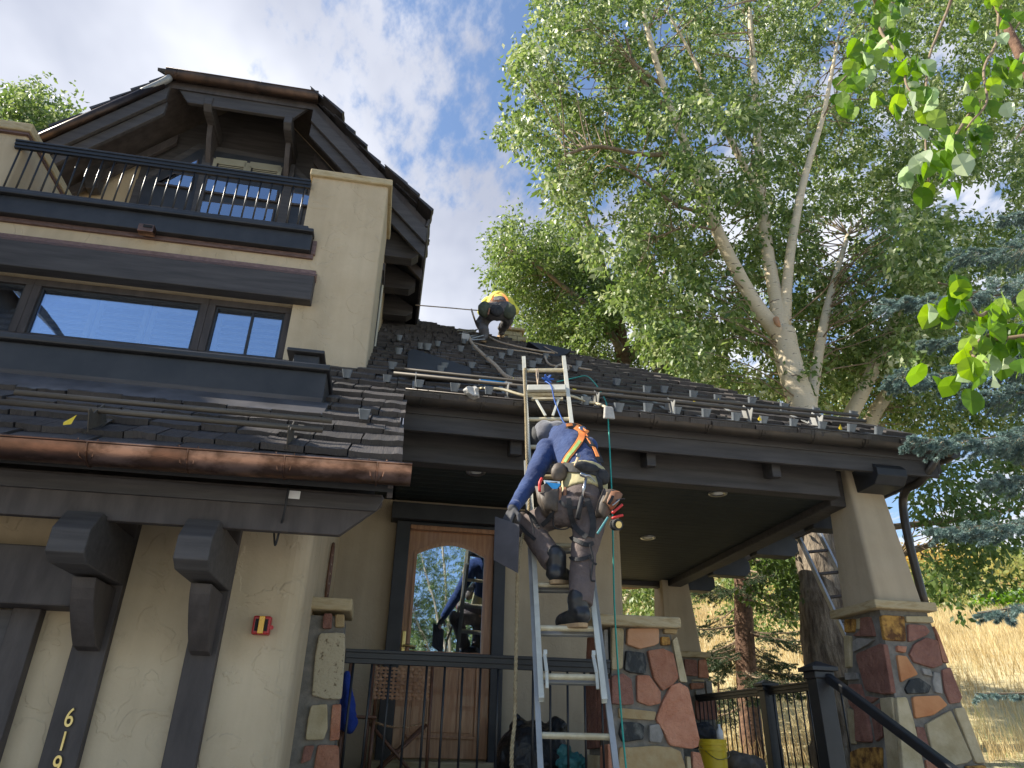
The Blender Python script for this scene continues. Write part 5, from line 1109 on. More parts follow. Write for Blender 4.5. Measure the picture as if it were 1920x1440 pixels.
sprays = [([(1990, 560), (1900, 585), (1860, 580), (1835, 590), (1800, 545), (1760, 530)], 2.7, .35), ([(1990, 620), (1880, 635), (1850, 630), (1820, 660), (1850, 680)], 2.75, .4),
          ([(1610, -60), (1648, 20), (1652, 60), (1690, 110), (1700, 160), (1725, 190)], 2.9, .45), ([(1880, -60), (1872, 40), (1868, 80), (1845, 130), (1850, 190), (1820, 230), (1800, 260)], 3.1, .45), ([(1990, 60), (1900, 120), (1860, 165), (1820, 210), (1780, 270), (1740, 300), (1720, 330)], 3.0, .40),
          ([(1700, -60), (1660, 40), (1640, 95), (1600, 130), (1570, 160)], 3.2, .5), ([(1500, -60), (1440, -10), (1390, 5), (1350, 20)], 3.3, .4), ([(1990, 200), (1930, 230), (1905, 260)], 3.0, .5), ([(1560, -60), (1540, 0), (1520, 20)], 3.1, .5),
          ([(1800, -60), (1780, 10), (1760, 60), (1740, 120), (1735, 240), (1740, 330), (1745, 350)], 3.3, .38), ([(1990, -20), (1930, 20), (1900, 60)], 3.0, .5)]
al = wl(asp); cnt = 0; rr = random.Random(3)
for pts, Y, kp in sprays:
    P = catmull([at(x, y, 'Y', Y*.56+.12*math.sin(i)) for i, (x, y) in enumerate(pts)], 10); MB().tube(P, list(np.linspace(.009, .0025, len(P))), 7).build('branch', TWIG, asp, smooth=True)
    for i, p in enumerate(P):
        for q in range(3):
            if cnt >= 299 or rr.random() > kp*.75: continue
            st = Vector((rr.uniform(-1, 1), rr.uniform(-1, 1), rr.uniform(-1, .5)))*.085*(.4+rr.random()); c = p+st; s = rr.uniform(.052, .076)
            Z = Vector((rr.uniform(-1, 1), -1.0+rr.uniform(-.7, .7), rr.uniform(-.9, .3))).normalized(); Yv = Vector((rr.uniform(-.7, .7), rr.uniform(-.5, .5), -1)); Yv = (Yv-Z*Yv.dot(Z)).normalized(); X = Yv.cross(Z)
            o = bpy.data.objects.new('leaf', rr.choice(ALM)); COL.objects.link(o); o.parent = asp; cc = c-al; o.matrix_local = Matrix(((X.x*s, Yv.x*s, Z.x*s, cc.x), (X.y*s, Yv.y*s, Z.y*s, cc.y), (X.z*s, Yv.z*s, Z.z*s, cc.z), (0, 0, 0, 1))); cnt += 1

# grass on the slope
def grass(n, reg, name, m, h, w, r, tint=(0, 1)):
    x = r.uniform(reg[0], reg[1], n); y = reg[2]+(reg[3]-reg[2])*r.uniform(0, 1, n)**1.4; z = np.array([terrain(a, b) for a, b in zip(x, y)])
    far = np.clip(y/22, .7, 2.2); hh = h*r.uniform(.5, 1.25, n)*far**.5; a = r.uniform(0, 6.28, n); ww = w*far; lean = r.normal(size=(n, 2))*.25+np.array([-.12, 0])
    B = np.stack([x, y, z-.03], 1); s = np.stack([np.cos(a), np.sin(a), 0*a], 1)*ww[:, None]; tip = B+np.stack([lean[:, 0]*hh, lean[:, 1]*hh, hh], 1); mid = B+np.stack([lean[:, 0]*hh*.3, lean[:, 1]*hh*.3, hh*.55], 1)
    V = np.stack([B-s, B+s, mid+s*.7, tip, mid-s*.7], 1).reshape(-1, 3); i = np.arange(n)*5; F = np.stack([i, i+1, i+2, i+4], 1); F2 = np.stack([i+4, i+2, i+3, i+3], 1)
    F2 = np.stack([i+4, i+2, i+3], 1)
    me = bpy.data.meshes.new(name); V_ = V; Fq = np.concatenate([np.stack([i, i+1, i+2], 1), np.stack([i, i+2, i+4], 1), F2]); pt = np.clip(np.array([mnoise.noise(Vector((a*.35, b*.35, 2))) for a, b in zip(x, y)])*1.3+.42, 0, 1)
    t = np.clip(tint[0]+(tint[1]-tint[0])*(.6*pt+.4*r.uniform(0, 1, n)), 0, 1); o = tri_mesh(name, V_, Fq, m, None, np.tile(t, 3)); tag(o, None, None, None, 'stuff'); return o
r = np.random.default_rng(21)
o = grass(60000, (4, 34, 12.5, 46), 'dry_grass', GRASSM, .55, .011, r); o['label'] = 'tall dry golden grass on the slope beyond the porch'
o = grass(9000, (3, 16, 7.2, 13), 'lawn', GRASSG, .14, .006, r); o['label'] = 'short green grass beside the porch'
# shrubs, aspens and bushes on the far hill
def clump(n, px, Y, m, name, r, size, per=10, spread=.6, holes=.5, lab=None):
    V, F, T, C = crown(px, n, Y[0], Y[1], r, per, size, spread, holes, 40); return V, F, T
def far_bush(px, py, wpx, hpx, dist, m, nleaf, lab):
    c = at(px, py, 'Y', dist); g = terrain(c.x, dist); s = (c-CAMP).length/FPX; b = empty('bush', (c.x, dist, g), lab, 'bush'); P = r.normal(size=(nleaf, 3)); P /= np.linalg.norm(P, axis=1)[:, None]; P *= r.uniform(.5, 1, nleaf)[:, None]**.5
    P = P*np.array([wpx*s/2, wpx*s/2, hpx*s/2])*(1+.25*np.sin(P*5)) + np.array([c.x, dist, max(c.z, g+hpx*s*.35)]); V, F = leaves_np(P, 5.5*s*1.4, r, None, 1, .2, .7)
    tri_mesh('foliage', V, F, m, b, r.uniform(0, 1, len(F)))['kind'] = 'stuff'; MB().tube([(c.x, dist, g-.3), (c.x, dist, c.z)], .1, 6).build('stem', TWIG, b)
# hillside scrub, as one mass
n = 9000; y = r.uniform(48, 175, n); x = y*r.uniform(.28, 1.15, n); z = np.array([terrain(a, b) for a, b in zip(x, y)]); C = np.stack([x, y, z], 1)
per = 8; sz = (np.sqrt(x*x+y*y)/FPX)[:, None]; P = (C[:, None]+r.normal(size=(n, per, 3))*np.array([1.0, 1.0, .8])*(sz[..., None]*9)+np.array([0, 0, 1])*(sz[..., None]*8)).reshape(-1, 3); S_ = np.repeat(sz[:, 0], per)
V, F = leaves_np(P, 1.0, r, None, 1, .2, .8); Pn = np.repeat(P, 4, 0); V = Pn+(V-Pn)*np.repeat(S_, 4)[:, None]*7
pt = np.clip(np.array([mnoise.noise(Vector((a*.05, b*.05, 7))) for a, b in zip(x, y)])*1.2+.45, 0, 1); o = tri_mesh('hillside_scrub', V, F, LEAFY, None, np.clip(np.repeat(pt, per)*.75+r.uniform(0, .25, n*per), 0, 1)); tag(o, 'autumn scrub covering the far hillside', None, None, 'stuff')
far_bush(1895, 1150, 90, 80, 46, LEAFA, 2600, 'bright green bush at the right edge where the dry slope ends')
far_bush(1700, 1180, 60, 50, 52, LEAFY, 900, 'yellowing bush at the top of the dry slope behind the column')
g = 'bare white aspens at the top of the dry slope'; ra = random.Random(4)
for k_, px in enumerate([1762, 1772, 1781, 1786, 1792, 1797, 1803, 1808, 1815, 1822, 1832, 1846]):
    D_ = 49+ra.uniform(-2, 6); c = at(px, 1195, 'Y', D_); gz_ = terrain(c.x, D_); tt = empty('aspen_tree', (c.x, D_, gz_), 'thin white aspen stem among the group at the top of the dry slope', 'tree', g); h = ra.uniform(4, 7.5); lean = ra.uniform(-.6, .4)
    MB().tube([(c.x, D_, gz_-.5), (c.x+lean*.4, D_, gz_+h*.5), (c.x+lean, D_, gz_+h)], [.085, .06, .02], 6).build('trunk', BARKA, tt)
    P = np.array([c.x+lean*.7, D_, gz_+h*.8])+r.normal(size=(240, 3))*np.array([.6, .6, h*.22]); V, F = leaves_np(P, .22, r, None, 1, .2, .8); tri_mesh('foliage', V, F, LEAFY, tt, r.uniform(0, .8, len(F)))['kind'] = 'stuff'
# the garden behind the photographer, seen only in the glass of the door and the windows
def copy_tree(src, loc, rz, sc, label):
    o = src.copy(); COL.objects.link(o); o.location = loc; o.rotation_euler = (0, 0, rz); o.scale = (sc,)*3; o['label'] = label
    for ch in src.children:
        c = ch.copy(); COL.objects.link(c); c.parent = o
        for ch2 in ch.children: d_ = ch2.copy(); COL.objects.link(d_); d_.parent = c
    return o
copy_tree(cw, (2.5, -12.5, -.2), R_(200), .62, 'tall cottonwood across the drive, mirrored in the front door')
copy_tree(t3, (-6.0, -17, -.2), R_(140), .6, 'rounded tree across the drive, mirrored in the upper windows')

# ------------------------------------------------------------------ ladders
def strap(name, m, pts, w, parent, th=.006, nrm=None, n=8):
    """flat webbing following pts; nrm: outward direction per point or one"""
    P = catmull(pts, n); mb = MB(); vs = []; fs = []
    for i, p in enumerate(P):
        t = (P[min(i+1, len(P)-1)]-P[max(i-1, 0)]).normalized(); N_ = Vector(nrm) if nrm is not None else Vector((0, -1, 0)); s = t.cross(N_).normalized()*w/2; N2 = s.cross(t).normalized()*th
        if N2.dot(N_) < 0: N2 = -N2
        vs += [p-s, p+s, p+s+N2, p-s+N2]
    for i in range(len(P)-1):
        for k in range(4): fs.append((i*4+k, i*4+(k+1) % 4, (i+1)*4+(k+1) % 4, (i+1)*4+k))
    fs += [(0, 1, 2, 3), (4*(len(P)-1)+3, 4*(len(P)-1)+2, 4*(len(P)-1)+1, 4*(len(P)-1))]
    return mb.add(vs, fs).build(name, m, parent)
def ladder(name, o, t, W, n0, n1, parts, rail=(.026, .072), m=ALU, label='', rungm=RUNG, wmul=1.0):
    e = empty(name, tuple(Vector(o)+Vector(t)*n0+Vector(W)*.5), label, 'ladder'); return e
LO = Vector((.959, 4.238, 1.632)); _a, _b = .3886, .0269
LT = Vector((math.sin(_b), math.sin(_a)*math.cos(_b), math.cos(_a)*math.cos(_b)))*.3048; LW = Vector((math.cos(-.2445), math.sin(-.2445), 0))*.3254
LN = LW.cross(LT).normalized()
if LN.y > 0: LN = -LN
def LP(k, u=0, n=0): return LO+LT*k+LW*u+LN*n
wn = LW.normalized(); foot = -LP(0).z/LT.z
lad = empty('extension_ladder', tuple(LP(foot, .5)), 'aluminium extension ladder leaning on the porch eave, the climbing worker on it', 'ladder')
def channel(a, b, parent, m=ALU, w=.022, d=.070, sgn=1, name='rail'):
    mb = MB(); mb.bar(a, b, .004, d, LN); u = wn*sgn
    for s in (-1, 1): o_ = LN*s*(d/2-.003)+u*w/2; mb.bar(a+o_, b+o_, w, .005, LN)
    return mb.build(name, m, parent, .0012)
for u, s in ((0, -1), (1, 1)):
    channel(LP(.55, u, .028), LP(10.55, u, .028), lad, ALU, .030, .056, s)                               # fly section
    channel(LP(foot, u, -.035)+wn*s*.024, LP(6.65, u, -.035)+wn*s*.024, lad, ALUD, .030, .058, s, 'base_rail')
    p = LP(foot, u, 0)+wn*s*.02; MB().box(p.x-.05, p.x+.05, p.y-.05, p.y+.05, 0, .04).build('foot', WEB, lad, .006)
for k in range(int(foot)+1, 11):
    n_ = .028 if k >= 1 else -.035; e_ = 0 if k >= 1 else .02
    mb = MB(); a, b = LP(k, 0, n_)-wn*(.004+e_), LP(k, 1, n_)+wn*(.004+e_)
    pr = []
    for i in range(12):
        g = 2*math.pi*i/12; pr.append(LN*math.cos(g)*.017+LT.normalized()*math.sin(g)*.019*(1 if i % 2 else .93))
    mb.add([a+q for q in pr]+[b+q for q in pr], [(i, (i+1) % 12, 12+(i+1) % 12, 12+i) for i in range(12)]+[tuple(range(12)), tuple(range(23, 11, -1))]); mb.build('rung', RUNG, lad, .001)
    if k < 6 and k >= 1: MB().bar(LP(k, 0, -.035)-wn*.02, LP(k, 1, -.035)+wn*.02, .03, .028, LN).build('rung', ALUD, lad, .004)
for u, s in ((.055, 1), (.93, 1)):   # rung locks
    MB().bar(LP(1.42, u, .045), LP(1.02, u+.02, .07), .014, .02, wn).bar(LP(1.03, u+.02, .068), LP(.72, u+.01, .062), .012, .018, wn).bar(LP(1.45, u-.02, .04), LP(1.45, u+.05, .04), .03, .03, LN).build('rung_lock', ALU, lad, .002)
# standoff arms
cb = [LP(9.05, 0, .075), LP(9.05, 1, .075)]
MB().bar(LP(9.08, .01, .07), LP(9.08, .99, .07), .066, .030, LN).build('standoff_plate', ALU, lad, .004)
eL, eR = on_roof(884, 737, .06), on_roof(1141, 776, .05)
tube = [eL, at(897, 729, 'Y', 5.50), at(915, 728, 'Y', 5.42), at(945, 731, 'Y', 5.37), LP(9.0, -.05, .01), LP(9.0, .5, .01), LP(9.0, 1.05, .01), at(1100, 753, 'Y', 5.33), at(1120, 757, 'Y', 5.38), eR+Vector((-.02, 0, .06))]
MB().tube(catmull(tube, 8), .019, 10, True, .62).build('standoff_arm', RUNG, lad, smooth=True)
b_ = MB().ell(eL+Vector((0, -.02, 0)), (.058, .05, .055), None, 16, 12)
b_.v = [tuple(Vector(v)+Vector((mnoise.noise(Vector(v)*22), mnoise.noise(Vector(v)*22+Vector((9, 0, 0))), mnoise.noise(Vector(v)*22+Vector((0, 9, 0)))))*.026) for v in b_.v]; b_.build('rubber_pad', RUBB, lad)
MB().prism([eR+Vector((-.05, 0, -.05)), eR+Vector((.045, 0, -.05)), eR+Vector((.03, .0, .06)), eR+Vector((-.04, 0, .06))], (0, -.04, -.01)).build('rubber_pad', RUBB, lad, .01)
for u0, u1 in ((.20, .42), (.80, .60)): MB().bar(LP(8.75, u0, .05), LP(8.05, u1, .055), .02, .012, LN).build('brace', ALU, lad, .002)
MB().bar(LP(8.72, .1, .05), LP(8.72, .9, .05), .022, .02, LN).build('brace', RUNG, lad, .002)
lr = rope_mb([LP(9.9, .03, .03), LP(9.95, -.03, .06), LP(9.3, -.05, .07), LP(8.0, -.065, .075), LP(6.6, -.09, .07), LP(5.0, -.10, .055), at(973, 1040, 'Y', 4.50), at(969, 1160, 'Y', 4.45), at(967, 1260, 'Y', 4.40), at(965, 1350, 'Y', 4.36), at(960, 1460, 'Y', 4.30), Vector((.86, 4.22, .6)), Vector((.9, 4.1, .05))], .0115, .085).build('rope', ROPE, None, smooth=True)
tag(lr, 'thick twisted manila rope hanging down the left rail of the ladder', 'rope')
MB().tube(catmull([LP(9.98, .28, .05), LP(9.6, .27, .06), LP(9.25, .29, .055), LP(9.1, .27, .08), LP(9.6, .31, .055), LP(9.98, .32, .05)], 6), .006, 6).build('lashing', ROPE2, lad, smooth=True)
# green cord
gl = MB().tube(catmull([on_roof(1044, 716, .05), on_roof(1075, 709, .07), on_roof(1098, 705, .07), at(1113, 716, 'Y', 5.85), at(1130, 741, 'Y', 5.6), at(1138, 762, 'Y', 5.4), at(1141, 800, 'Y', 5.25), at(1146, 900, 'Y', 5.0), at(1149, 1000, 'Y', 4.85), at(1152, 1130, 'Y', 4.75), at(1160, 1270, 'Y', 4.7), at(1172, 1420, 'Y', 4.62), Vector((1.55, 4.5, .8)), Vector((1.62, 4.4, .02)), Vector((1.9, 4.2, .02))], 10), .0062, 7).build('cord', CORDG, None, smooth=True); tag(gl, 'thin green cord hanging from the roof past the right rail of the ladder', 'cord')
blu = MB().tube(catmull([LP(9.5, .62, .0), LP(9.4, .5, .06), LP(9.1, .62, .09), LP(8.6, .68, .06), LP(8.1, .78, .05), LP(7.8, .86, .05), LP(7.75, .95, .05)], 8), .0055, 6); kc = LP(9.52, .55, .05)
for i in range(6):
    a = i*1.05; blu.tube(catmull([kc, kc+Vector((math.cos(a)*.05, -.02, math.sin(a)*.04)), kc+Vector((math.cos(a+.6)*.02, 0, math.sin(a+.6)*.02))], 5), .006, 6)
tag(blu.build('cord', CORDB, None, smooth=True), 'bright blue cord knotted at the ladder top', 'cord')
# second ladder against the cottonwood
def simple_ladder(pts, Y, lab):
    (ax, ay), (bx_, by), (cx_, cy_), (dx, dy) = pts; A, B, C_, D = at(ax, ay, 'Y', Y[0]), at(bx_, by, 'Y', Y[1]), at(cx_, cy_, 'Y', Y[0]), at(dx, dy, 'Y', Y[1])
    d = (B-A).normalized(); gz0 = terrain(B.x, B.y); B2 = A+d*((gz0-A.z)/d.z); w = (C_-A); w -= d*w.dot(d); e = empty('straight_ladder', tuple(B2+w*.5), lab, 'ladder'); mb_w = w.normalized()
    for s in (0, 1): MB().bar(A-d*.15+w*s, B2+w*s, .028, .07, d.cross(mb_w)).build('rail', DIST, e, .002)
    L = (B2-A).length; x = .18; 
    while x < L-.1: MB().bar(A+d*x, A+d*x+w, .03, .03, d).build('rung', TRIMB, e, .002); x += .305
simple_ladder([(1500, 1012), (1584, 1190), (1536, 998), (1612, 1150)], (8.1, 7.7), 'grey ladder leaning on the cottonwood trunk beyond the porch')

# ------------------------------------------------------------------ people
def caps(mb, a, b, ra, rb, n=12, flat=1):
    a, b = Vector(a), Vector(b); d = (b-a); L = d.length; d.normalize(); pts = []; rad = []
    for i in range(5): t = math.pi/2*(i/5); pts.append(a-d*ra*math.cos(t)); rad.append(max(.004, ra*math.sin(t)))
    for i in range(7): t = i/6; pts.append(a.lerp(b, t)); rad.append(ra+(rb-ra)*t)
    for i in range(4, -1, -1): t = math.pi/2*(i/5); pts.append(b+d*rb*math.cos(t)); rad.append(max(.004, rb*math.sin(t)))
    mb.tube(pts, rad, n, True, flat); return mb
tex_n = 0
def fleshed(mb, name, m, parent, vox=.012, sm=6, disp=0, dscale=.08, sub=0):
    global tex_n
    o = mb.build(name, m, parent, smooth=True); rm = o.modifiers.new('remesh', 'REMESH'); rm.mode = 'VOXEL'; rm.voxel_size = vox; rm.use_smooth_shade = True
    s = o.modifiers.new('smooth', 'SMOOTH'); s.factor = .6; s.iterations = sm
    if disp:
        tx = bpy.data.textures.new('folds%d' % tex_n, 'CLOUDS'); tex_n += 1; tx.noise_scale = dscale; tx.noise_depth = 2; dm = o.modifiers.new('folds', 'DISPLACE'); dm.texture = tx; dm.strength = disp; dm.mid_level = .5; dm.texture_coords = 'LOCAL'
    return o
def hand(mb, wrist, d, palmn, s=1.0, curl=.6):
    """palm with four unequal curled fingers and a thumb from its side"""
    d = Vector(d).normalized(); pn = Vector(palmn); pn = (pn-d*pn.dot(d)).normalized(); sd = d.cross(pn); w = Vector(wrist)
    for i in range(4):
        u = (i-1.5)*.021*s; b = w+d*.085*s+sd*u; L = (.070, .080, .076, .060)[i]*s; p = b; dd = d
        caps(mb, w+d*.02*s+sd*u*.8, b, .0155*s, .0125*s, 8)
        for j, f in enumerate((.42, .32, .26)):
            ang = curl*(.35+.45*j); dd = (dd*math.cos(ang)+pn*math.sin(ang)).normalized(); q = p+dd*L*f; caps(mb, p, q, (.0108-.001*j)*s, (.0098-.001*j)*s, 8); p = q
    t0 = w+d*.025*s+sd*.030*s; t1 = t0+(d*.6+sd*.7+pn*.35).normalized()*.042*s; t2 = t1+(d*.85+pn*.55).normalized()*.034*s; caps(mb, t0, t1, .014*s, .0125*s, 8); caps(mb, t1, t2, .012*s, .010*s, 8)
def boot(parent, ankle, fwd, sc=1.0, sole=SOLE, pitch=0.0, m=BOOT):
    f = Vector(fwd).normalized(); up = Vector((0, 0, 1)); up = (up-f*up.dot(f)).normalized(); s = f.cross(up); a = Vector(ankle); mb = MB()
    caps(mb, a+up*.06, a-up*.03, .056*sc, .05*sc); caps(mb, a-up*.045-f*.03, a-up*.055+f*.10, .046*sc, .044*sc); caps(mb, a-up*.055+f*.09, a-up*.06+f*.175, .046*sc, .038*sc)
    b = fleshed(mb, 'boot', m, parent, .009, 5, .008, .05)
    out = []
    for i in range(20):
        g = 2*math.pi*i/20; x = .145*math.cos(g); w_ = (.046 if math.cos(g) < .2 else .052)*math.sin(g)*(1-.12*math.exp(-((x+.02)/.05)**2)); out.append(a+f*(.072+x*1.0)+s*w_*sc-up*.088)
    MB().prism(out, -up*.026).build('sole', sole, b, .004)
    for k in range(3): MB().tube([a-up*(.0-.025*k)+f*.05-s*.03, a-up*(.0-.025*k)+f*.062, a-up*(.0-.025*k)+f*.05+s*.03], .003, 5).build('lace', WEB, b)
    return b
# worker on the ladder
A = lambda x, y, Y: at(x, y, 'Y', Y)
def cyl(mb, a, b, ra, rb, n=18, k=6):
    a, b = Vector(a), Vector(b); return mb.tube([a.lerp(b, i/k) for i in range(k+1)], [ra+(rb-ra)*i/k for i in range(k+1)], n, True)
w1 = empty('person', tuple(A(1085, 1170, 4.45)), 'worker in a blue hooded sweater and orange harness climbing the ladder, back to us', 'person')
hip = A(1090, 950, 4.48); lh, rh = A(1064, 955, 4.47), A(1110, 957, 4.47); wst = A(1086, 872, 4.64); ch_ = A(1066, 832, 4.84)
lk = A(992, 985, 4.66); la = A(1040, 1058, 4.46); rk = A(1094, 1035, 4.42); ra_ = A(1088, 1138, 4.36)
ls = A(1026, 843, 4.82); rs = A(1102, 838, 4.93); nk = A(1036, 815, 5.02); hd_ = A(1019, 822, 5.06)
le = A(997, 900, 4.60); lw = A(962, 954, 4.44); re_ = A(1108, 870, 5.08); rw = LP(6.4, .93, .04)
mb = MB()   # one continuous body
caps(mb, hip, wst, .12, .115, 14); caps(mb, wst, ch_, .12, .14, 14); caps(mb, ls, rs, .07, .07); caps(mb, ch_, nk, .09, .055)
caps(mb, nk, hd_, .05, .055); mb.ell(hd_, (.075, .09, .10), None, 14, 10); mb.ell(hd_+Vector((-.02, .085, -.03)), (.016, .022, .02), None, 8, 6)
for s in (-1, 1): mb.ell(hd_+Vector((s*.076, .0, -.01)), (.012, .022, .03), None, 8, 6)
for a, b, c in ((lh, lk, la), (rh, rk, ra_)): caps(mb, a, b, .080, .055); caps(mb, b, c, .055, .040)
for a, b, c in ((ls, le, lw), (rs, re_, rw)): caps(mb, a, b, .048, .038); caps(mb, b, c, .038, .026)
hand(mb, lw, A(946, 985, 4.40)-lw, (.55, .35, -.2), .95, .75); hand(mb, rw, LP(6, .85, .03)-rw, LN*-1, 1.0, 1.0)
body = fleshed(mb, 'body', SKIN, w1, .008, 3)
for s in (-1, 1): MB().ell(hd_+Vector((s*.03, .088, .02)), (.012, .008, .009), None, 8, 6).build('eye', WHITE, body)
mb = MB()   # sweater
cyl(mb, A(1093, 897, 4.565), wst, .158, .152); caps(mb, wst, ch_, .150, .160, 16); caps(mb, ch_, A(1062, 822, 4.93), .150, .11, 16); caps(mb, ls, rs, .088, .080, 14); caps(mb, A(1058, 824, 4.9), nk, .11, .075)
caps(mb, ls, le, .080, .066, 14); caps(mb, le, lw+(le-lw).normalized()*.03, .064, .042, 14); caps(mb, rs, re_, .070, .055, 14); caps(mb, re_, rw, .052, .038, 14)
caps(mb, A(1046, 804, 5.0), A(1074, 802, 4.96), .05, .036)
sw_ = fleshed(mb, 'sweater', NAVY, w1, .0095, 4, .016, .13)
MB().tube([lw+(le-lw).normalized()*.0, lw+(le-lw).normalized()*.05], [.040, .043], 14).build('cuff', NAVY, sw_, smooth=True)
mb = MB(); mb.ell(hd_+Vector((.015, -.01, .02)), (.108, .125, .125), None, 16, 12); caps(mb, hd_+Vector((.05, -.02, .03)), nk+Vector((.03, 0, .03)), .105, .09); fleshed(mb, 'hood', GREYH, w1, .010, 5, .018, .09)
mb = MB(); mb.ell(hd_+Vector((-.055, .02, -.01)), (.068, .10, .115), None, 14, 10); fleshed(mb, 'cap', WEB, w1, .01, 3, .008, .05)  # black form that gives the hood its dark left side
mb = MB()   # trousers
cyl(mb, A(1097, 921, 4.515), hip, .150, .150); caps(mb, lh, rh, .118, .120, 14); caps(mb, lh+Vector((-.01, 0, -.0)), lk, .112, .080, 14); caps(mb, rh, rk, .118, .086, 14)
cyl(mb, lk, la+(lk-la).normalized()*.015, .084, .074); caps(mb, lk, lk.lerp(la, .5), .082, .08); cyl(mb, rk, ra_+(rk-ra_).normalized()*.01, .086, .080); caps(mb, rk, rk.lerp(ra_, .5), .086, .082)
tr_ = fleshed(mb, 'trousers', PANT, w1, .0095, 4, .022, .10)
mb = MB(); cyl(mb, A(1095, 888, 4.56), A(1096, 931, 4.50), .158, .160); sh_ = fleshed(mb, 'shirt', SHIRT, w1, .010, 3, .010, .09)
boot(w1, la+Vector((.01, 0, -.01)), Vector((.60, .78, .12)), 1.28); boot(w1, ra_+Vector((-.01, 0, -.01)), Vector((-.35, .93, .02)), 1.28)
g = MB(); hand(g, lw, A(946, 985, 4.40)-lw, (.55, .35, -.2), 1.12, .75); caps(g, lw, lw+(le-lw).normalized()*.05, .036, .036); fleshed(g, 'glove', GLOVE, w1, .005, 2)
g = MB(); hand(g, rw, LP(6, .85, .03)-rw, LN*-1, 1.1, 1.0); fleshed(g, 'glove', GLOVE, w1, .006, 2)
# everything he wears over his clothes is laid on the surface of the clothes
from mathutils.bvhtree import BVHTree
def surface(objs):
    bpy.context.view_layer.update(); dg = bpy.context.evaluated_depsgraph_get(); V = []; F = []
    for o in objs:
        e = o.evaluated_get(dg); me = e.to_mesh(); n = len(V); mw = e.matrix_world; V += [mw @ v.co for v in me.vertices]; F += [tuple(n+i for i in p.vertices) for p in me.polygons]; e.to_mesh_clear()
    return BVHTree.FromPolygons(V, F)
def laid(bvh, pts, off, Yd=4.5):
    out = []
    for x, y in pts:
        d = ray(x, y).normalized(); h = bvh.ray_cast(CAMP, d, 12)
        p = h[0] if h[0] is not None else at(x, y, 'Y', Yd)
        nn = h[1] if h[0] is not None else Vector((0, -1, 0))
        if nn.dot(d) > 0: nn = -nn
        out.append((p+nn*off*.5-d*off*.5, nn))
    return out
def wstrap(name, m, bvh, pts, w, off=.008, th=.006, parent=w1, Yd=4.5, n=5):
    px = catmull([Vector((x, y, 0)) for x, y in pts], n); L = laid(bvh, [(p.x, p.y) for p in px], off, Yd); P = [p for p, _ in L]; vs = []; fs = []
    P = [P[0]]+[(P[i-1]+P[i]*2+P[i+1])/4 for i in range(1, len(P)-1)]+[P[-1]]
    for i, p in enumerate(P):
        t = (P[min(i+1, len(P)-1)]-P[max(i-1, 0)]).normalized(); N_ = (L[i][1]*.5-(p-CAMP).normalized()*.5).normalized(); s = t.cross(N_).normalized()*w/2; N2 = N_*th; vs += [p-s, p+s, p+s+N2, p-s+N2]
    for i in range(len(P)-1):
        for k in range(4): fs.append((i*4+k, i*4+(k+1) % 4, (i+1)*4+(k+1) % 4, (i+1)*4+k))
    fs += [(0, 1, 2, 3), tuple(4*(len(P)-1)+k for k in (3, 2, 1, 0))]
    return MB().add(vs, fs).build(name, m, parent)
BV = surface([sw_, tr_, sh_])
def S(x, y, off=.03): return laid(BV, [(x, y)], off)[0][0]
wstrap('harness_strap', WEB, BV, [(1057, 878), (1063, 862), (1076, 844), (1088, 826), (1089, 810), (1078, 802), (1062, 800)], .060)
wstrap('harness_strap', ORANGE, BV, [(1057, 876), (1064, 861), (1077, 843), (1088, 825), (1089, 811), (1078, 802)], .046, .014)
wstrap('reflective_tape', LIME, BV, [(1061, 868), (1067, 857), (1078, 843), (1087, 829)], .022, .020)
wstrap('harness_strap', WEB, BV, [(1124, 868), (1117, 850), (1106, 835), (1094, 818), (1086, 806)], .056, .010)
wstrap('harness_strap', ORANGE, BV, [(1119, 858), (1112, 842), (1103, 828), (1092, 812), (1084, 804)], .024, .018)
wstrap('harness_pad', ORANGE, BV, [(1062, 800), (1078, 799), (1094, 806), (1102, 812)], .024, .022)
wstrap('harness_strap', WEB, BV, [(1116, 880), (1124, 905), (1128, 930), (1126, 960)], .030, .010)
MB().lathe(S(1090, 808, .04), [(.016, 0), (.025, .0), (.025, .006), (.016, .006)], 16, (0, -1, .4)).build('d_ring', STEEL, w1, smooth=True)
wstrap('tool_belt', WEB, BV, [(1034, 880), (1045, 876), (1062, 877), (1084, 879), (1106, 882), (1124, 889), (1136, 900)], .062, .014, .010)
def blob(name, m, x, y, rx, ry, rz, off=.03, tilt=0, disp=.010):
    mb = MB(); mb.ell(S(x, y, off), (rx, ry, rz), Matrix.Rotation(tilt, 3, 'Y'), 14, 10); return fleshed(mb, name, m, w1, .007, 3, disp, .05)
blob('belt_pouch', LEATH, 1047, 887, .058, .040, .070, .03, .3); blob('belt_pouch', WEB, 1100, 878, .090, .028, .040, .02, .12); blob('belt_pouch', WEB, 1128, 895, .045, .03, .06, .02, -.4)
def pouch(c, w, d, h, m, name='tool_pouch', tilt=0):
    n = 14; V = []; mb = MB(); R0 = Matrix.Rotation(tilt, 3, 'Y')
    for k_, (z, s) in enumerate(((-h/2, .55), (-h*.42, .8), (-h*.1, .98), (h/2, 1.05), (h/2, .95), (0, .88))):
        for i in range(n):
            a = 2*math.pi*i/n; V.append(c+R0 @ Vector((math.cos(a)*w/2*s, math.sin(a)*d/2*s, z+.012*math.sin(2*a+k_))))
    F = [(k_*n+i, k_*n+(i+1) % n, (k_+1)*n+(i+1) % n, (k_+1)*n+i) for k_ in range(5) for i in range(n)]+[tuple(range(n))[::-1]]
    return mb.add(V, F).build(name, m, w1, smooth=True)
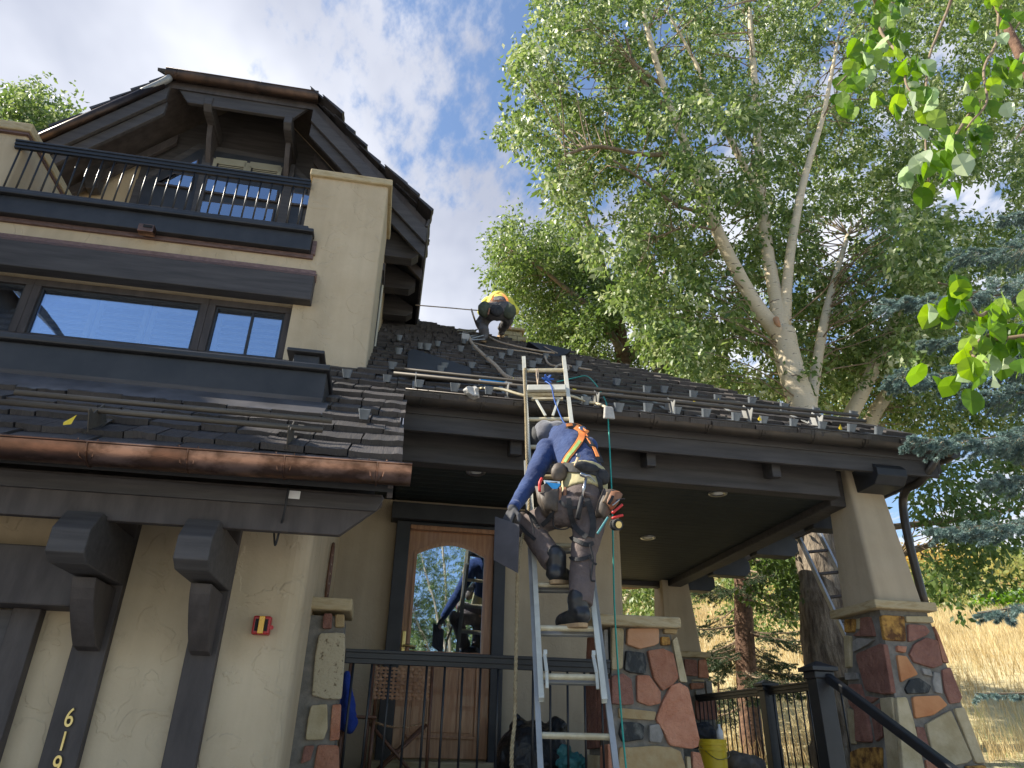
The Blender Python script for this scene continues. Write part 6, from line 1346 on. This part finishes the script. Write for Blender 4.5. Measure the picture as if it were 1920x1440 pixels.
pY = S(1031, 936, .05).y; pc_ = A(1030, 938, pY); pouch(pc_, .165, .10, .20, LEATH, tilt=-.12); pouch(pc_+Vector((.0, -.04, -.02)), .135, .07, .13, LEATH, 'pouch_pocket', -.12)
q_ = pc_.y-.055
MB().prism([A(1024, 904, q_), A(1052, 907, q_), A(1041, 922, q_)], (0, .02, .0)).build('sealant_packet', BLUEP, w1); MB().prism([A(1020, 900, q_+.02), A(1050, 903, q_+.02), A(1050, 908, q_+.02), A(1022, 908, q_+.02)], (0, .01, .0)).build('packet', WHITE, w1)
MB().tube(catmull([A(1012, 922, q_), A(1012, 906, q_), A(1016, 897, q_+.01)], 4), .010, 8).build('plier_grip', REDG, w1, smooth=True)
for x in (1051, 1060): MB().tube([A(x, 914, q_), A(x-2, 944, q_)], .011, 8).build('tool_handle', LEATHB, w1, smooth=True)
MB().tube(catmull([A(1044, 948, q_+.03), A(1037, 975, q_+.05), A(1041, 990, q_+.06), A(1060, 992, q_+.05), A(1072, 985, q_+.05)], 5), .011, 6, True, .4).build('loose_strap', WEB, w1)
hy = min(S(1092, 930, .03).y, S(1100, 897, .03).y)-.01
MB().tube([A(1099, 896, hy), A(1091, 934, hy)], [.010, .011], 8).build('hammer_shaft', STEEL, w1, smooth=True); MB().tube([A(1091, 932, hy), A(1083, 973, hy)], [.014, .018], 10).build('hammer_grip', WEB, w1, smooth=True)
MB().tube(catmull([A(1088, 889, hy), A(1097, 892, hy), A(1106, 893, hy), A(1116, 903, hy)], 5), [.015]*6+[.010]*5+[.004]*5, 8).build('hammer_head', STEEL, w1, smooth=True)
MB().tube([S(1086, 862, .05), S(1081, 878, .05)], .010, 8).build('tool_handle', RATTL, w1); MB().lathe(S(1086, 861, .06), [(.013, 0), (.017, .006), (.013, .012)], 12, (0, -1, 0)).build('bolt', STEEL, w1)
ry_ = S(1124, 948, .04).y; pr2 = A(1136, 946, ry_); pouch(pr2, .11, .09, .19, LEATH, tilt=.45); pouch(pr2+Vector((.035, -.03, .02)), .085, .06, .12, LEATHB, 'pouch_pocket', .5); ry_ -= .07
for x0, y0, x1, y1, m_, r_ in ((1148, 962, 1167, 946, REDG, .009), (1148, 972, 1168, 966, REDG, .009), (1141, 945, 1149, 930, WEB, .010), (1132, 942, 1140, 924, TWIG, .011), (1148, 948, 1162, 936, STEEL, .005), (1156, 938, 1171, 936, WEB, .005)): MB().tube(catmull([A(x0, y0, ry_), A((x0+x1)/2+1.5, (y0+y1)/2-1, ry_), A(x1, y1, ry_)], 4), r_, 8).build('tool_handle', m_, w1, smooth=True)
MB().tube([A(1120, 1001, ry_), A(1140, 970, ry_)], .0075, 8).build('tool_handle', TEAL, w1)
tp_ = A(1152, 984, ry_+.02); MB().lathe(tp_, [(.022, .0), (.036, .0), (.036, .05), (.022, .05), (.022, .0)], 20, (.2, -1, -.25)).build('tape_roll', WEB, w1); MB().lathe(tp_+Vector((.011, -.05, -.012)), [(.014, 0), (.022, 0), (.022, .004), (.014, .004)], 16, (.2, -1, -.25)).build('tape_core', BRASS, w1)
# leg straps and knee pads
for pts, w_ in (([(1070, 1008), (1084, 1015), (1100, 1022), (1112, 1018)], .026), ([(1069, 1046), (1084, 1050), (1100, 1046), (1110, 1042)], .024), ([(1100, 935), (1108, 960), (1112, 985), (1108, 1008)], .040), ([(1066, 935), (1070, 965), (1080, 990), (1100, 1008)], .034), ([(1040, 952), (1030, 972), (1016, 985)], .030), ([(984, 958), (998, 968), (1010, 990)], .026), ([(976, 985), (990, 1000), (1004, 1012)], .022), ([(1050, 940), (1062, 950), (1080, 952), (1100, 946)], .02)): wstrap('leg_strap', WEB, BV, pts, w_, .008)
for c_, kd in ((lk, Vector((-.9, .2, .1))), (rk, Vector((0, 1, 0)))):
    q = MB(); q.ell(c_+kd.normalized()*.05, (.055, .055, .09), None, 12, 8); q.build('knee_pad', LEATH, w1, smooth=True)
for pts in ([(1106, 1020), (1112, 1050), (1108, 1085), (1116, 1090)], [(1104, 1044), (1116, 1058), (1118, 1056)], [(992, 965), (999, 985), (1001, 1000)]): MB().tube(catmull([A(x, y, 4.31) for x, y in pts], 6), .006, 5).build('loose_strap', WEB, w1)
# slate in his hand
sl_ = MB().prism([A(928, 968, 4.42), A(973, 984, 4.33), A(970, 1074, 4.33), A(925, 1050, 4.42)], (.008, .012, .0)).build('slate', SLATE, None, .002); tag(sl_, "loose dark roofing slate in the climbing worker's left hand", 'roofing slate')

# worker on the roof
w2 = empty('person', tuple(on_roof(930, 632, 0)), 'worker in a yellow shirt and harness bent over on the upper roof', 'person')
def Rf(x, y, h): return on_roof(x, y, h)
f1, f2 = on_roof(908, 637, .07), on_roof(941, 628, .07); Yb = f1.y
a1, a2 = f1+Vector((0, 0, .09)), f2+Vector((0, 0, .09)); k1, k2 = A(903, 604, Yb+.22), A(952, 600, Yb+.22); h1, h2 = A(925, 583, Yb-.02), A(946, 583, Yb-.02); cst = A(934, 566, Yb+.40); s1, s2 = A(915, 567, Yb+.58), A(952, 566, Yb+.58); hh_ = A(933, 577, Yb+.82)
e1, e2 = A(903, 585, Yb+.60), A(966, 583, Yb+.60); q1, q2 = A(912, 603, Yb+.70), A(955, 600, Yb+.70)
mb = MB(); caps(mb, h1, h2, .11, .11); caps(mb, A(935, 580, Yb), cst, .12, .13); caps(mb, s1, s2, .07, .07); caps(mb, cst, hh_, .07, .055); mb.ell(hh_, (.075, .095, .10), None, 14, 10)
for a, b, c in ((h1, k1, a1), (h2, k2, a2)): caps(mb, a, b, .075, .055); caps(mb, b, c, .05, .04)
for a, b, c in ((s1, e1, q1), (s2, e2, q2)): caps(mb, a, b, .045, .038); caps(mb, b, c, .036, .026)
for qq in (q1, q2): hand(mb, qq, (0, .4, -1), (0, -1, 0), 1, .8)
b2 = fleshed(mb, 'body', SKIN, w2, .011, 3); mb = MB(); mb.ell(hh_+Vector((0, -.02, .04)), (.085, .10, .08), None, 12, 8); mb.build('hair', HAIR, b2, smooth=True)
mb = MB(); caps(mb, A(934, 572, Yb+.16), cst, .150, .165, 16); caps(mb, cst, A(934, 567, Yb+.58), .16, .11); caps(mb, s1, s2, .09, .09); caps(mb, s1, e1, .078, .066); caps(mb, s2, e2, .078, .066); fleshed(mb, 'shirt', HIVIS, w2, .012, 5, .03, .08)
mb = MB(); caps(mb, h1, h2, .14, .14); caps(mb, A(935, 582, Yb), A(935, 572, Yb+.12), .15, .14)
for a, b, c in ((h1, k1, a1), (h2, k2, a2)): caps(mb, a, b, .11, .085); caps(mb, b, c+Vector((0, 0, .02)), .085, .065)
fleshed(mb, 'trousers', PANTD, w2, .012, 5, .035, .08)
for p in (a1, a2): boot(w2, p, (0, 1, MS*.8), 1.0, SOLE, m=PANTD)
cen = A(935, 573, Yb+.02); mb = MB(); mb.tube([cen+Vector((math.cos(g_)*.17, math.sin(g_)*.15+.05, math.sin(g_)*.03)) for g_ in [2*math.pi*i/24 for i in range(25)]], .03, 8, False, .4); mb.build('tool_belt', WEB, w2, smooth=True)
strap('harness_strap', LEATHB, [A(914, 570, Yb-.06), A(924, 566, Yb-.12), A(935, 565, Yb-.14), A(947, 567, Yb-.12), A(955, 571, Yb-.06)], .045, w2)
strap('harness_strap', ORANGE, [A(921, 567, Yb-.10), A(925, 556, Yb+.06), A(934, 551, Yb+.16), A(942, 552, Yb+.12), A(950, 560, Yb+.0), A(952, 569, Yb-.08)], .03, w2)
for x, y, w_ in ((908, 580, .16), (955, 584, .17)):
    mb = MB(); mb.ell(A(x, y, Yb-.10), (w_*.58, .08, .125), None, 12, 8); fleshed(mb, 'tool_pouch', LEATHG, w2, .012, 3, .02, .07)
mb = MB(); mb.ell(A(931, 582, Yb-.13), (.10, .06, .10), None, 12, 8); fleshed(mb, 'trouser_seat', WEB, w2, .012, 3, .01, .06)
MB().tube([A(918, 578, Yb-.17), A(915, 590, Yb-.17)], .012, 6).build('tool_handle', LEATHB, w2)

# ------------------------------------------------------------------ things lying on the roof
def rr_(pts, h=.055): return [on_roof(x, y, h) for x, y in pts]
tag(rope_mb(rr_([(880, 632), (886, 645), (905, 664), (928, 684), (945, 702), (962, 710), (980, 711)], .09), .020, .10).build('rope', ROPE2, None, smooth=True), 'pale thick rope running down the roof to the ladder top', 'rope')
tag(MB().tube(catmull([A(884, 580, Yb), A(889, 596, Yb-.1)]+rr_([(897, 616), (914, 630), (936, 641), (970, 650), (1005, 657), (1040, 662)], .10), 8), .013, 7).build('rope', ROPE2, None, smooth=True), 'loose rope trailing from the roof worker towards the right end of the upper slope', 'rope')
tag(MB().tube(catmull(rr_([(888, 643), (915, 650), (950, 655), (990, 660), (1030, 668)], .07), 8), .010, 7).build('rope', ROPE2, None, smooth=True), 'thinner rope lying across the slope above the ladder', 'rope')
tag(MB().tube(catmull([A(779, 572, Yb), A(840, 577, Yb), A(884, 581, Yb), A(912, 583, Yb-.05)], 8), .008, 7).build('lifeline', ROPE2, None, smooth=True), 'straight safety line stretched from the gable to the roof worker', 'rope')
tag(MB().tube(catmull(rr_([(1022, 668), (1027, 680), (1040, 686), (1060, 684), (1066, 692), (1050, 698), (1040, 692), (1052, 683), (1075, 688), (1110, 694)], .08), 8), .012, 7).build('rope', ROPE2, None, smooth=True), 'rope end curled in a loop right of the ladder top', 'rope')
tag(MB().tube(catmull(rr_([(1009, 643), (1030, 655), (1045, 662)], .12), 6), .008, 6).build('rope', ROPE2, None, smooth=True), 'short rope end at the dark corner of the upper slope', 'rope')
c = on_roof(872, 636, .08); tag(MB().box(c.x-.05, c.x+.05, c.y-.05, c.y+.05, c.z-.05, c.z+.06).build('anchor_block', RUBB, None, .006), 'small pale block on the roof where the ropes meet', 'block')
tag(MB().prism([on_roof(762, 706, .052), on_roof(884, 712, .052), on_roof(882, 690, .052), on_roof(776, 655, .052), on_roof(765, 660, .052)], RN*.006).build('membrane_sheet', UNDER, None), 'flat black membrane sheet laid on the shingles left of the ladder', 'roof sheet')
q = on_roof(900, 716, .085); d_ = (on_roof(935, 719, .085)-q).normalized(); ct = MB().lathe(q, [(.026, 0), (.026, .22)], 16, d_).build('sealant_tube', BLUEP, None, smooth=True); tag(ct, 'blue and white sealant tube lying behind the snow rail', 'sealant tube')
MB().lathe(q-d_*.012, [(.026, 0), (.027, .012)], 16, d_).build('cap', WHITE, ct); MB().lathe(q-d_*.12, [(.003, 0), (.010, .10), (.02, .11)], 12, d_).build('nozzle', WHITE, ct, smooth=True); MB().lathe(q+d_*.22, [(.0265, 0), (.0265, .07)], 16, d_).build('tube_end', WHITE, ct, smooth=True)
for x, y, lab in ((957, 717, 'yellow scrap behind the snow rail left of the ladder'), (1075, 732, 'yellow fallen leaf right of the ladder top'), (1300, 758, 'yellow fallen leaf on the middle of the porch roof'), (1345, 756, 'small yellow leaf near the long snow rail'), (1423, 789, 'yellow fallen leaf by the porch gutter'), (118, 797, 'curled yellow leaf on the shingles above the copper gutter'), (1575, 806, 'orange leaf near the right end of the porch gutter')):
    p = on_roof(x, y, .07)
    me = MB(); L = .032; me.add([p, p+Vector((L, .01, .012)), p+Vector((L*.6, .02, .05)), p+Vector((-L*.2, .01, .02)), p+Vector((L*1.1, .03, .075))], [(0, 1, 2), (0, 2, 3), (1, 4, 2)]); tag(me.build('fallen_leaf', YEL, None), lab, 'leaf')
mb = MB()
for i in range(7): p = on_roof(857+i*3, 620+i*3.0+(i % 2)*3, .07); mb.bar(p, p+Vector((.25, .1, .10+.03*(i % 3))), .03, .012)
tag(mb.build('shingle_scraps', ALUD, None), 'torn-up roofing scraps left of the roof worker', 'scraps')

# ------------------------------------------------------------------ on the wall and the porch
al_ = at(491, 1173, 'Y', 4.37); fa = box('alarm_bell_box', RED, None, al_.x-.048, al_.x+.048, 4.345, 4.40, al_.z-.05, al_.z+.05, .008); tag(fa, 'red fire alarm strobe with an amber lens on the garage wall', 'fire alarm')
box('recess', DARK, fa, al_.x-.034, al_.x-.012, 4.340, 4.346, al_.z-.032, al_.z+.032, 0); box('recess', DARK, fa, al_.x+.014, al_.x+.034, 4.340, 4.346, al_.z-.032, al_.z+.032, 0)
box('lens', AMBER, fa, al_.x-.014, al_.x+.016, 4.325, 4.348, al_.z-.046, al_.z+.046, .004); MB().lathe((al_.x+.055, 4.36, al_.z-.01), [(.012, 0), (.012, .01)], 12, (0, -1, 0)).build('tamper_tag', RED, fa)
for ch, y, z, lab in (('6', 4.335, 1.64, 'brass digit six, topmost of the house numbers on the dark trim board'), ('1', 4.335, 1.532, 'brass digit one, directly below the six on the dark trim board'), ('9', 4.335, 1.424, 'lowest brass digit of the house number, cut by the lower edge')):
    cu = bpy.data.curves.new('n', 'FONT'); cu.body = ch; cu.size = .125; cu.extrude = .004; cu.bevel_depth = .0012; cu.align_x = 'CENTER'; cu.align_y = 'CENTER'; tmp = bpy.data.objects.new('t', cu); COL.objects.link(tmp)
    bpy.context.view_layer.update(); me = bpy.data.meshes.new_from_object(tmp.evaluated_get(bpy.context.evaluated_depsgraph_get())); bpy.data.objects.remove(tmp); me.materials.clear(); me.materials.append(BRASS)
    o = bpy.data.objects.new('house_number', me); COL.objects.link(o); o.rotation_euler = (R_(90), 0, 0); o.location = (-1.505, 4.336, z); o.scale = (.72, 1, 1); tag(o, lab, 'house number')
# hook under the eave and a small grille
cd = MB().tube(catmull([at(541, 915, 'Y', 3.8), at(533, 960, 'Y', 3.82), at(524, 995, 'Y', 3.9), at(516, 1022, 'Y', 3.95), at(514, 1000, 'Y', 4.0), at(514, 992, 'Y', 4.0)], 6), .006, 6).build('hook', WEB, None, smooth=True); tag(cd, 'thin black hook hanging under the copper gutter', 'hook')
c = at(553, 929, 'Y', 3.85); tag(box('junction_plate', WHITE, None, c.x-.03, c.x+.028, 3.835, 3.845, c.z-.022, c.z+.022, .002), 'small white perforated plate on the eave board', 'plate')
# chair of woven leather
def woven(name, o0, ux, uz, nx, nz, parent, w=.020, gap=.010, curve=None, m1=RATT, m2=RATT):
    o0, ux, uz = Vector(o0), Vector(ux), Vector(uz); nrm = ux.cross(uz).normalized(); cv = curve or (lambda s: Vector((0, 0, 0)))
    for k_ in range(nx):
        P = []; s = (k_+.5)/nx
        for i in range(nz*2+1): t = i/(nz*2); P.append(o0+ux*s+uz*t+cv(s)+nrm*.004*(1 if (i//2+k_) % 2 else -1))
        strap('strip', m1, P, w, parent, .003, nrm, 1)
    for k_ in range(nz):
        P = []; t = (k_+.5)/nz
        for i in range(nx*2+1): s = i/(nx*2); P.append(o0+ux*s+uz*t+cv(s)+nrm*.004*(-1 if (i//2+k_) % 2 else 1))
        strap('strip', m2, P, w, parent, .003, nrm, 1)
FL = 1.243
Yc = 6.2; X0, X1 = at(703, 1260, 'Y', Yc).x, at(808, 1260, 'Y', Yc).x; z0, z1 = at(750, 1313, 'Y', Yc).z, at(750, 1250, 'Y', Yc).z
chr_ = empty('folding_chair', ((X0+X1)/2, Yc+.2, FL), 'woven leather folding chair with crossed legs in front of the door', 'chair')
woven('back', (X0, Yc, z0), (X1-X0, 0, 0), (0, .06, z1-z0), 13, 9, chr_, .017)
sz_ = at(750, 1352, 'Y', Yc).z
for x in (X0-.015, X1+.015): MB().tube([(x, Yc-.03, FL), (x, Yc, sz_), (x, Yc+.07, z1+.02)], .014, 8).build('leg', CHWOOD, chr_, smooth=True)
woven('seat', (X0, Yc-.02, sz_), (X1-X0, 0, 0), (0, .40, 0), 13, 9, chr_, .019, curve=lambda s: Vector((0, 0, -.045*math.sin(math.pi*s))), m1=RATTL)
for yy in (Yc, Yc+.38):
    MB().tube([(X0, yy, sz_-.02), (X1, yy, FL+.02)], .012, 8).build('leg', CHWOOD, chr_, smooth=True); MB().tube([(X1, yy+.02, sz_-.02), (X0, yy+.02, FL+.02)], .012, 8).build('leg', CHWOOD, chr_, smooth=True)
MB().tube([((X0+X1)/2, Yc, FL+.25), ((X0+X1)/2, Yc+.4, FL+.25)], .01, 8).build('stretcher', CHWOOD, chr_, smooth=True)
# second chair frame with a jacket over it
ch2 = empty('folding_chair', (-.1, 6.2, FL), 'dark wooden chair behind the left pier, mostly hidden by a blue jacket', 'chair')
for x in (-.20, .03):
    for y in (6.05, 6.4): MB().tube([(x, y, FL), (x, y+.02, 1.72)], .014, 8).build('leg', CHWOOD, ch2, smooth=True)
MB().box(-.22, .05, 6.03, 6.42, 1.71, 1.73).build('seat', CHWOOD, ch2, .006)
for x in (-.20, .03): MB().tube([(x, 6.4, 1.7), (x, 6.45, 2.2)], .013, 8).build('post', CHWOOD, ch2, smooth=True)
c1_, c2_ = at(650, 1268, 'Y', 6.1), at(655, 1352, 'Y', 6.05); mb = MB(); caps(mb, c1_, c2_, .045, .088, 14, .7); caps(mb, c1_+Vector((-.09, .06, -.02)), c2_+Vector((-.10, .05, .0)), .05, .09, 14, .7)
jk = fleshed(mb, 'jacket', JACK, None, .010, 5, .035, .09); tag(jk, 'blue jacket hung beside the left stone pier', 'jacket')
# black sack and teal bundle
mb = MB(); c_ = at(1005, 1400, 'Y', 5.9); mb.ell(c_+Vector((0, .1, -.12)), (.30, .26, .30), None, 16, 10); caps(mb, c_+Vector((-.08, .1, .05)), at(972, 1332, 'Y', 5.9)+Vector((0, .1, -.03)), .15, .025, 12); caps(mb, c_+Vector((.1, .12, .02)), at(1050, 1350, 'Y', 5.9)+Vector((0, .1, -.06)), .16, .08, 12)
tag(fleshed(mb, 'rubbish_sack', BAG, None, .012, 3, .045, .10), 'large black plastic sack behind the railing right of the door', 'sack')
mb = MB(); c_ = at(1072, 1425, 'Y', 5.7); mb.ell(c_+Vector((0, 0, -.02)), (.12, .09, .07), None, 12, 8); mb.ell(c_+Vector((-.06, 0, .05)), (.05, .05, .05), None, 12, 8); tag(fleshed(mb, 'bundle', TEAL, None, .008, 1, .06, .05), 'small teal plastic bundle beside the black sack', 'bundle')
# snowshoe on the wall
c = at(647, 1075, 'Y', 5.9); hoop = [Vector((-.43, 5.9+.11*math.cos(g_)*(1 if math.sin(g_) < 0 else .9), c.z+.23*math.sin(g_))) for g_ in [2*math.pi*i/24 for i in range(25)]]
ss = MB().tube(hoop, .012, 8, False).build('snowshoe', CHWOOD, None, smooth=True); tag(ss, 'old wooden snowshoe hung on the side wall above the left pier', 'snowshoe')
for i in range(5): z = c.z-.15+i*.075; MB().tube([(-.43, 5.82, z), (-.43, 5.98, z)], .005, 5).build('lacing', RATTL, ss)
# cones on the pier cap
for x, lab in ((1183, 'left one of two small dark bristly cones on the pier cap'), (1218, 'right one of two small dark bristly cones on the pier cap')):
    p = at(x, 1150, 'Y', 5.4); p.z = 2.40; mb = MB(); mb.ell(p+Vector((0, 0, .022)), (.026, .026, .026), None, 10, 6)
    for i in range(70):
        v = Vector((random.uniform(-1, 1), random.uniform(-1, 1), random.uniform(0, 1))).normalized(); mb.bar(p+Vector((0, 0, .02)), p+Vector((0, 0, .02))+v*.042, .003, .003)
    tag(mb.build('pine_cone', HAIR, None), lab, 'cone', 'dark cones on the pier cap')
# bucket and bags
bc = at(1335, 1386, 'Y', 6.5); bz = FL; zt_ = bc.z; bw = (at(1359, 1390, 'Y', 6.5).x-at(1311, 1390, 'Y', 6.5).x)/2
bk = MB().lathe((bc.x, 6.5, bz), [(bw*.84, 0), (bw*.97, zt_-bz-.09), (bw*1.03, zt_-bz-.088), (bw*1.03, zt_-bz-.075), (bw*.98, zt_-bz-.073), (bw*.985, zt_-bz-.05), (bw*1.04, zt_-bz-.048), (bw*1.04, zt_-bz-.03), (bw, zt_-bz-.028), (bw*1.02, zt_-bz), (bw*.96, zt_-bz), (bw*.93, .02)], 32).build('bucket', YEL, None, smooth=True); tag(bk, 'yellow plastic bucket on the porch floor right of the stone pier', 'bucket')
e = bk.modifiers.new('e', 'EDGE_SPLIT'); e.split_angle = R_(50)
MB().tube(catmull([(bc.x-bw*1.03, 6.48, zt_-.06), (bc.x-bw*.3, 6.5-bw*1.15, zt_-.15), (bc.x+bw*.8, 6.5-bw*.85, zt_-.13), (bc.x+bw*1.05, 6.5, zt_-.06)], 8), .003, 6).build('handle', STEEL, bk)
mb = MB(); mb.ell((bc.x-.03, 6.62, zt_+.03), (.13, .10, .11), None, 12, 8); 
tag(fleshed(mb, 'tool_bag', WEB, None, .010, 1, .06, .04), 'black heap of cable in and behind the yellow bucket', 'bag')
bt = MB().lathe((bc.x+.05, 6.44, zt_-.02), [(.030, 0), (.030, .08), (.012, .11), (.012, .14)], 14).build('spray_bottle', WHITE, None, smooth=True); tag(bt, 'white spray bottle standing in the yellow bucket', 'bottle')
mb = MB(); c_ = at(1398, 1425, 'Y', 6.7); caps(mb, c_+Vector((-.10, 0, -.03)), c_+Vector((.12, .05, -.06)), .10, .09, 14); tag(fleshed(mb, 'duffel_bag', LEATH, None, .011, 2, .04, .08), 'dark duffel bag on the porch floor right of the yellow bucket', 'bag')
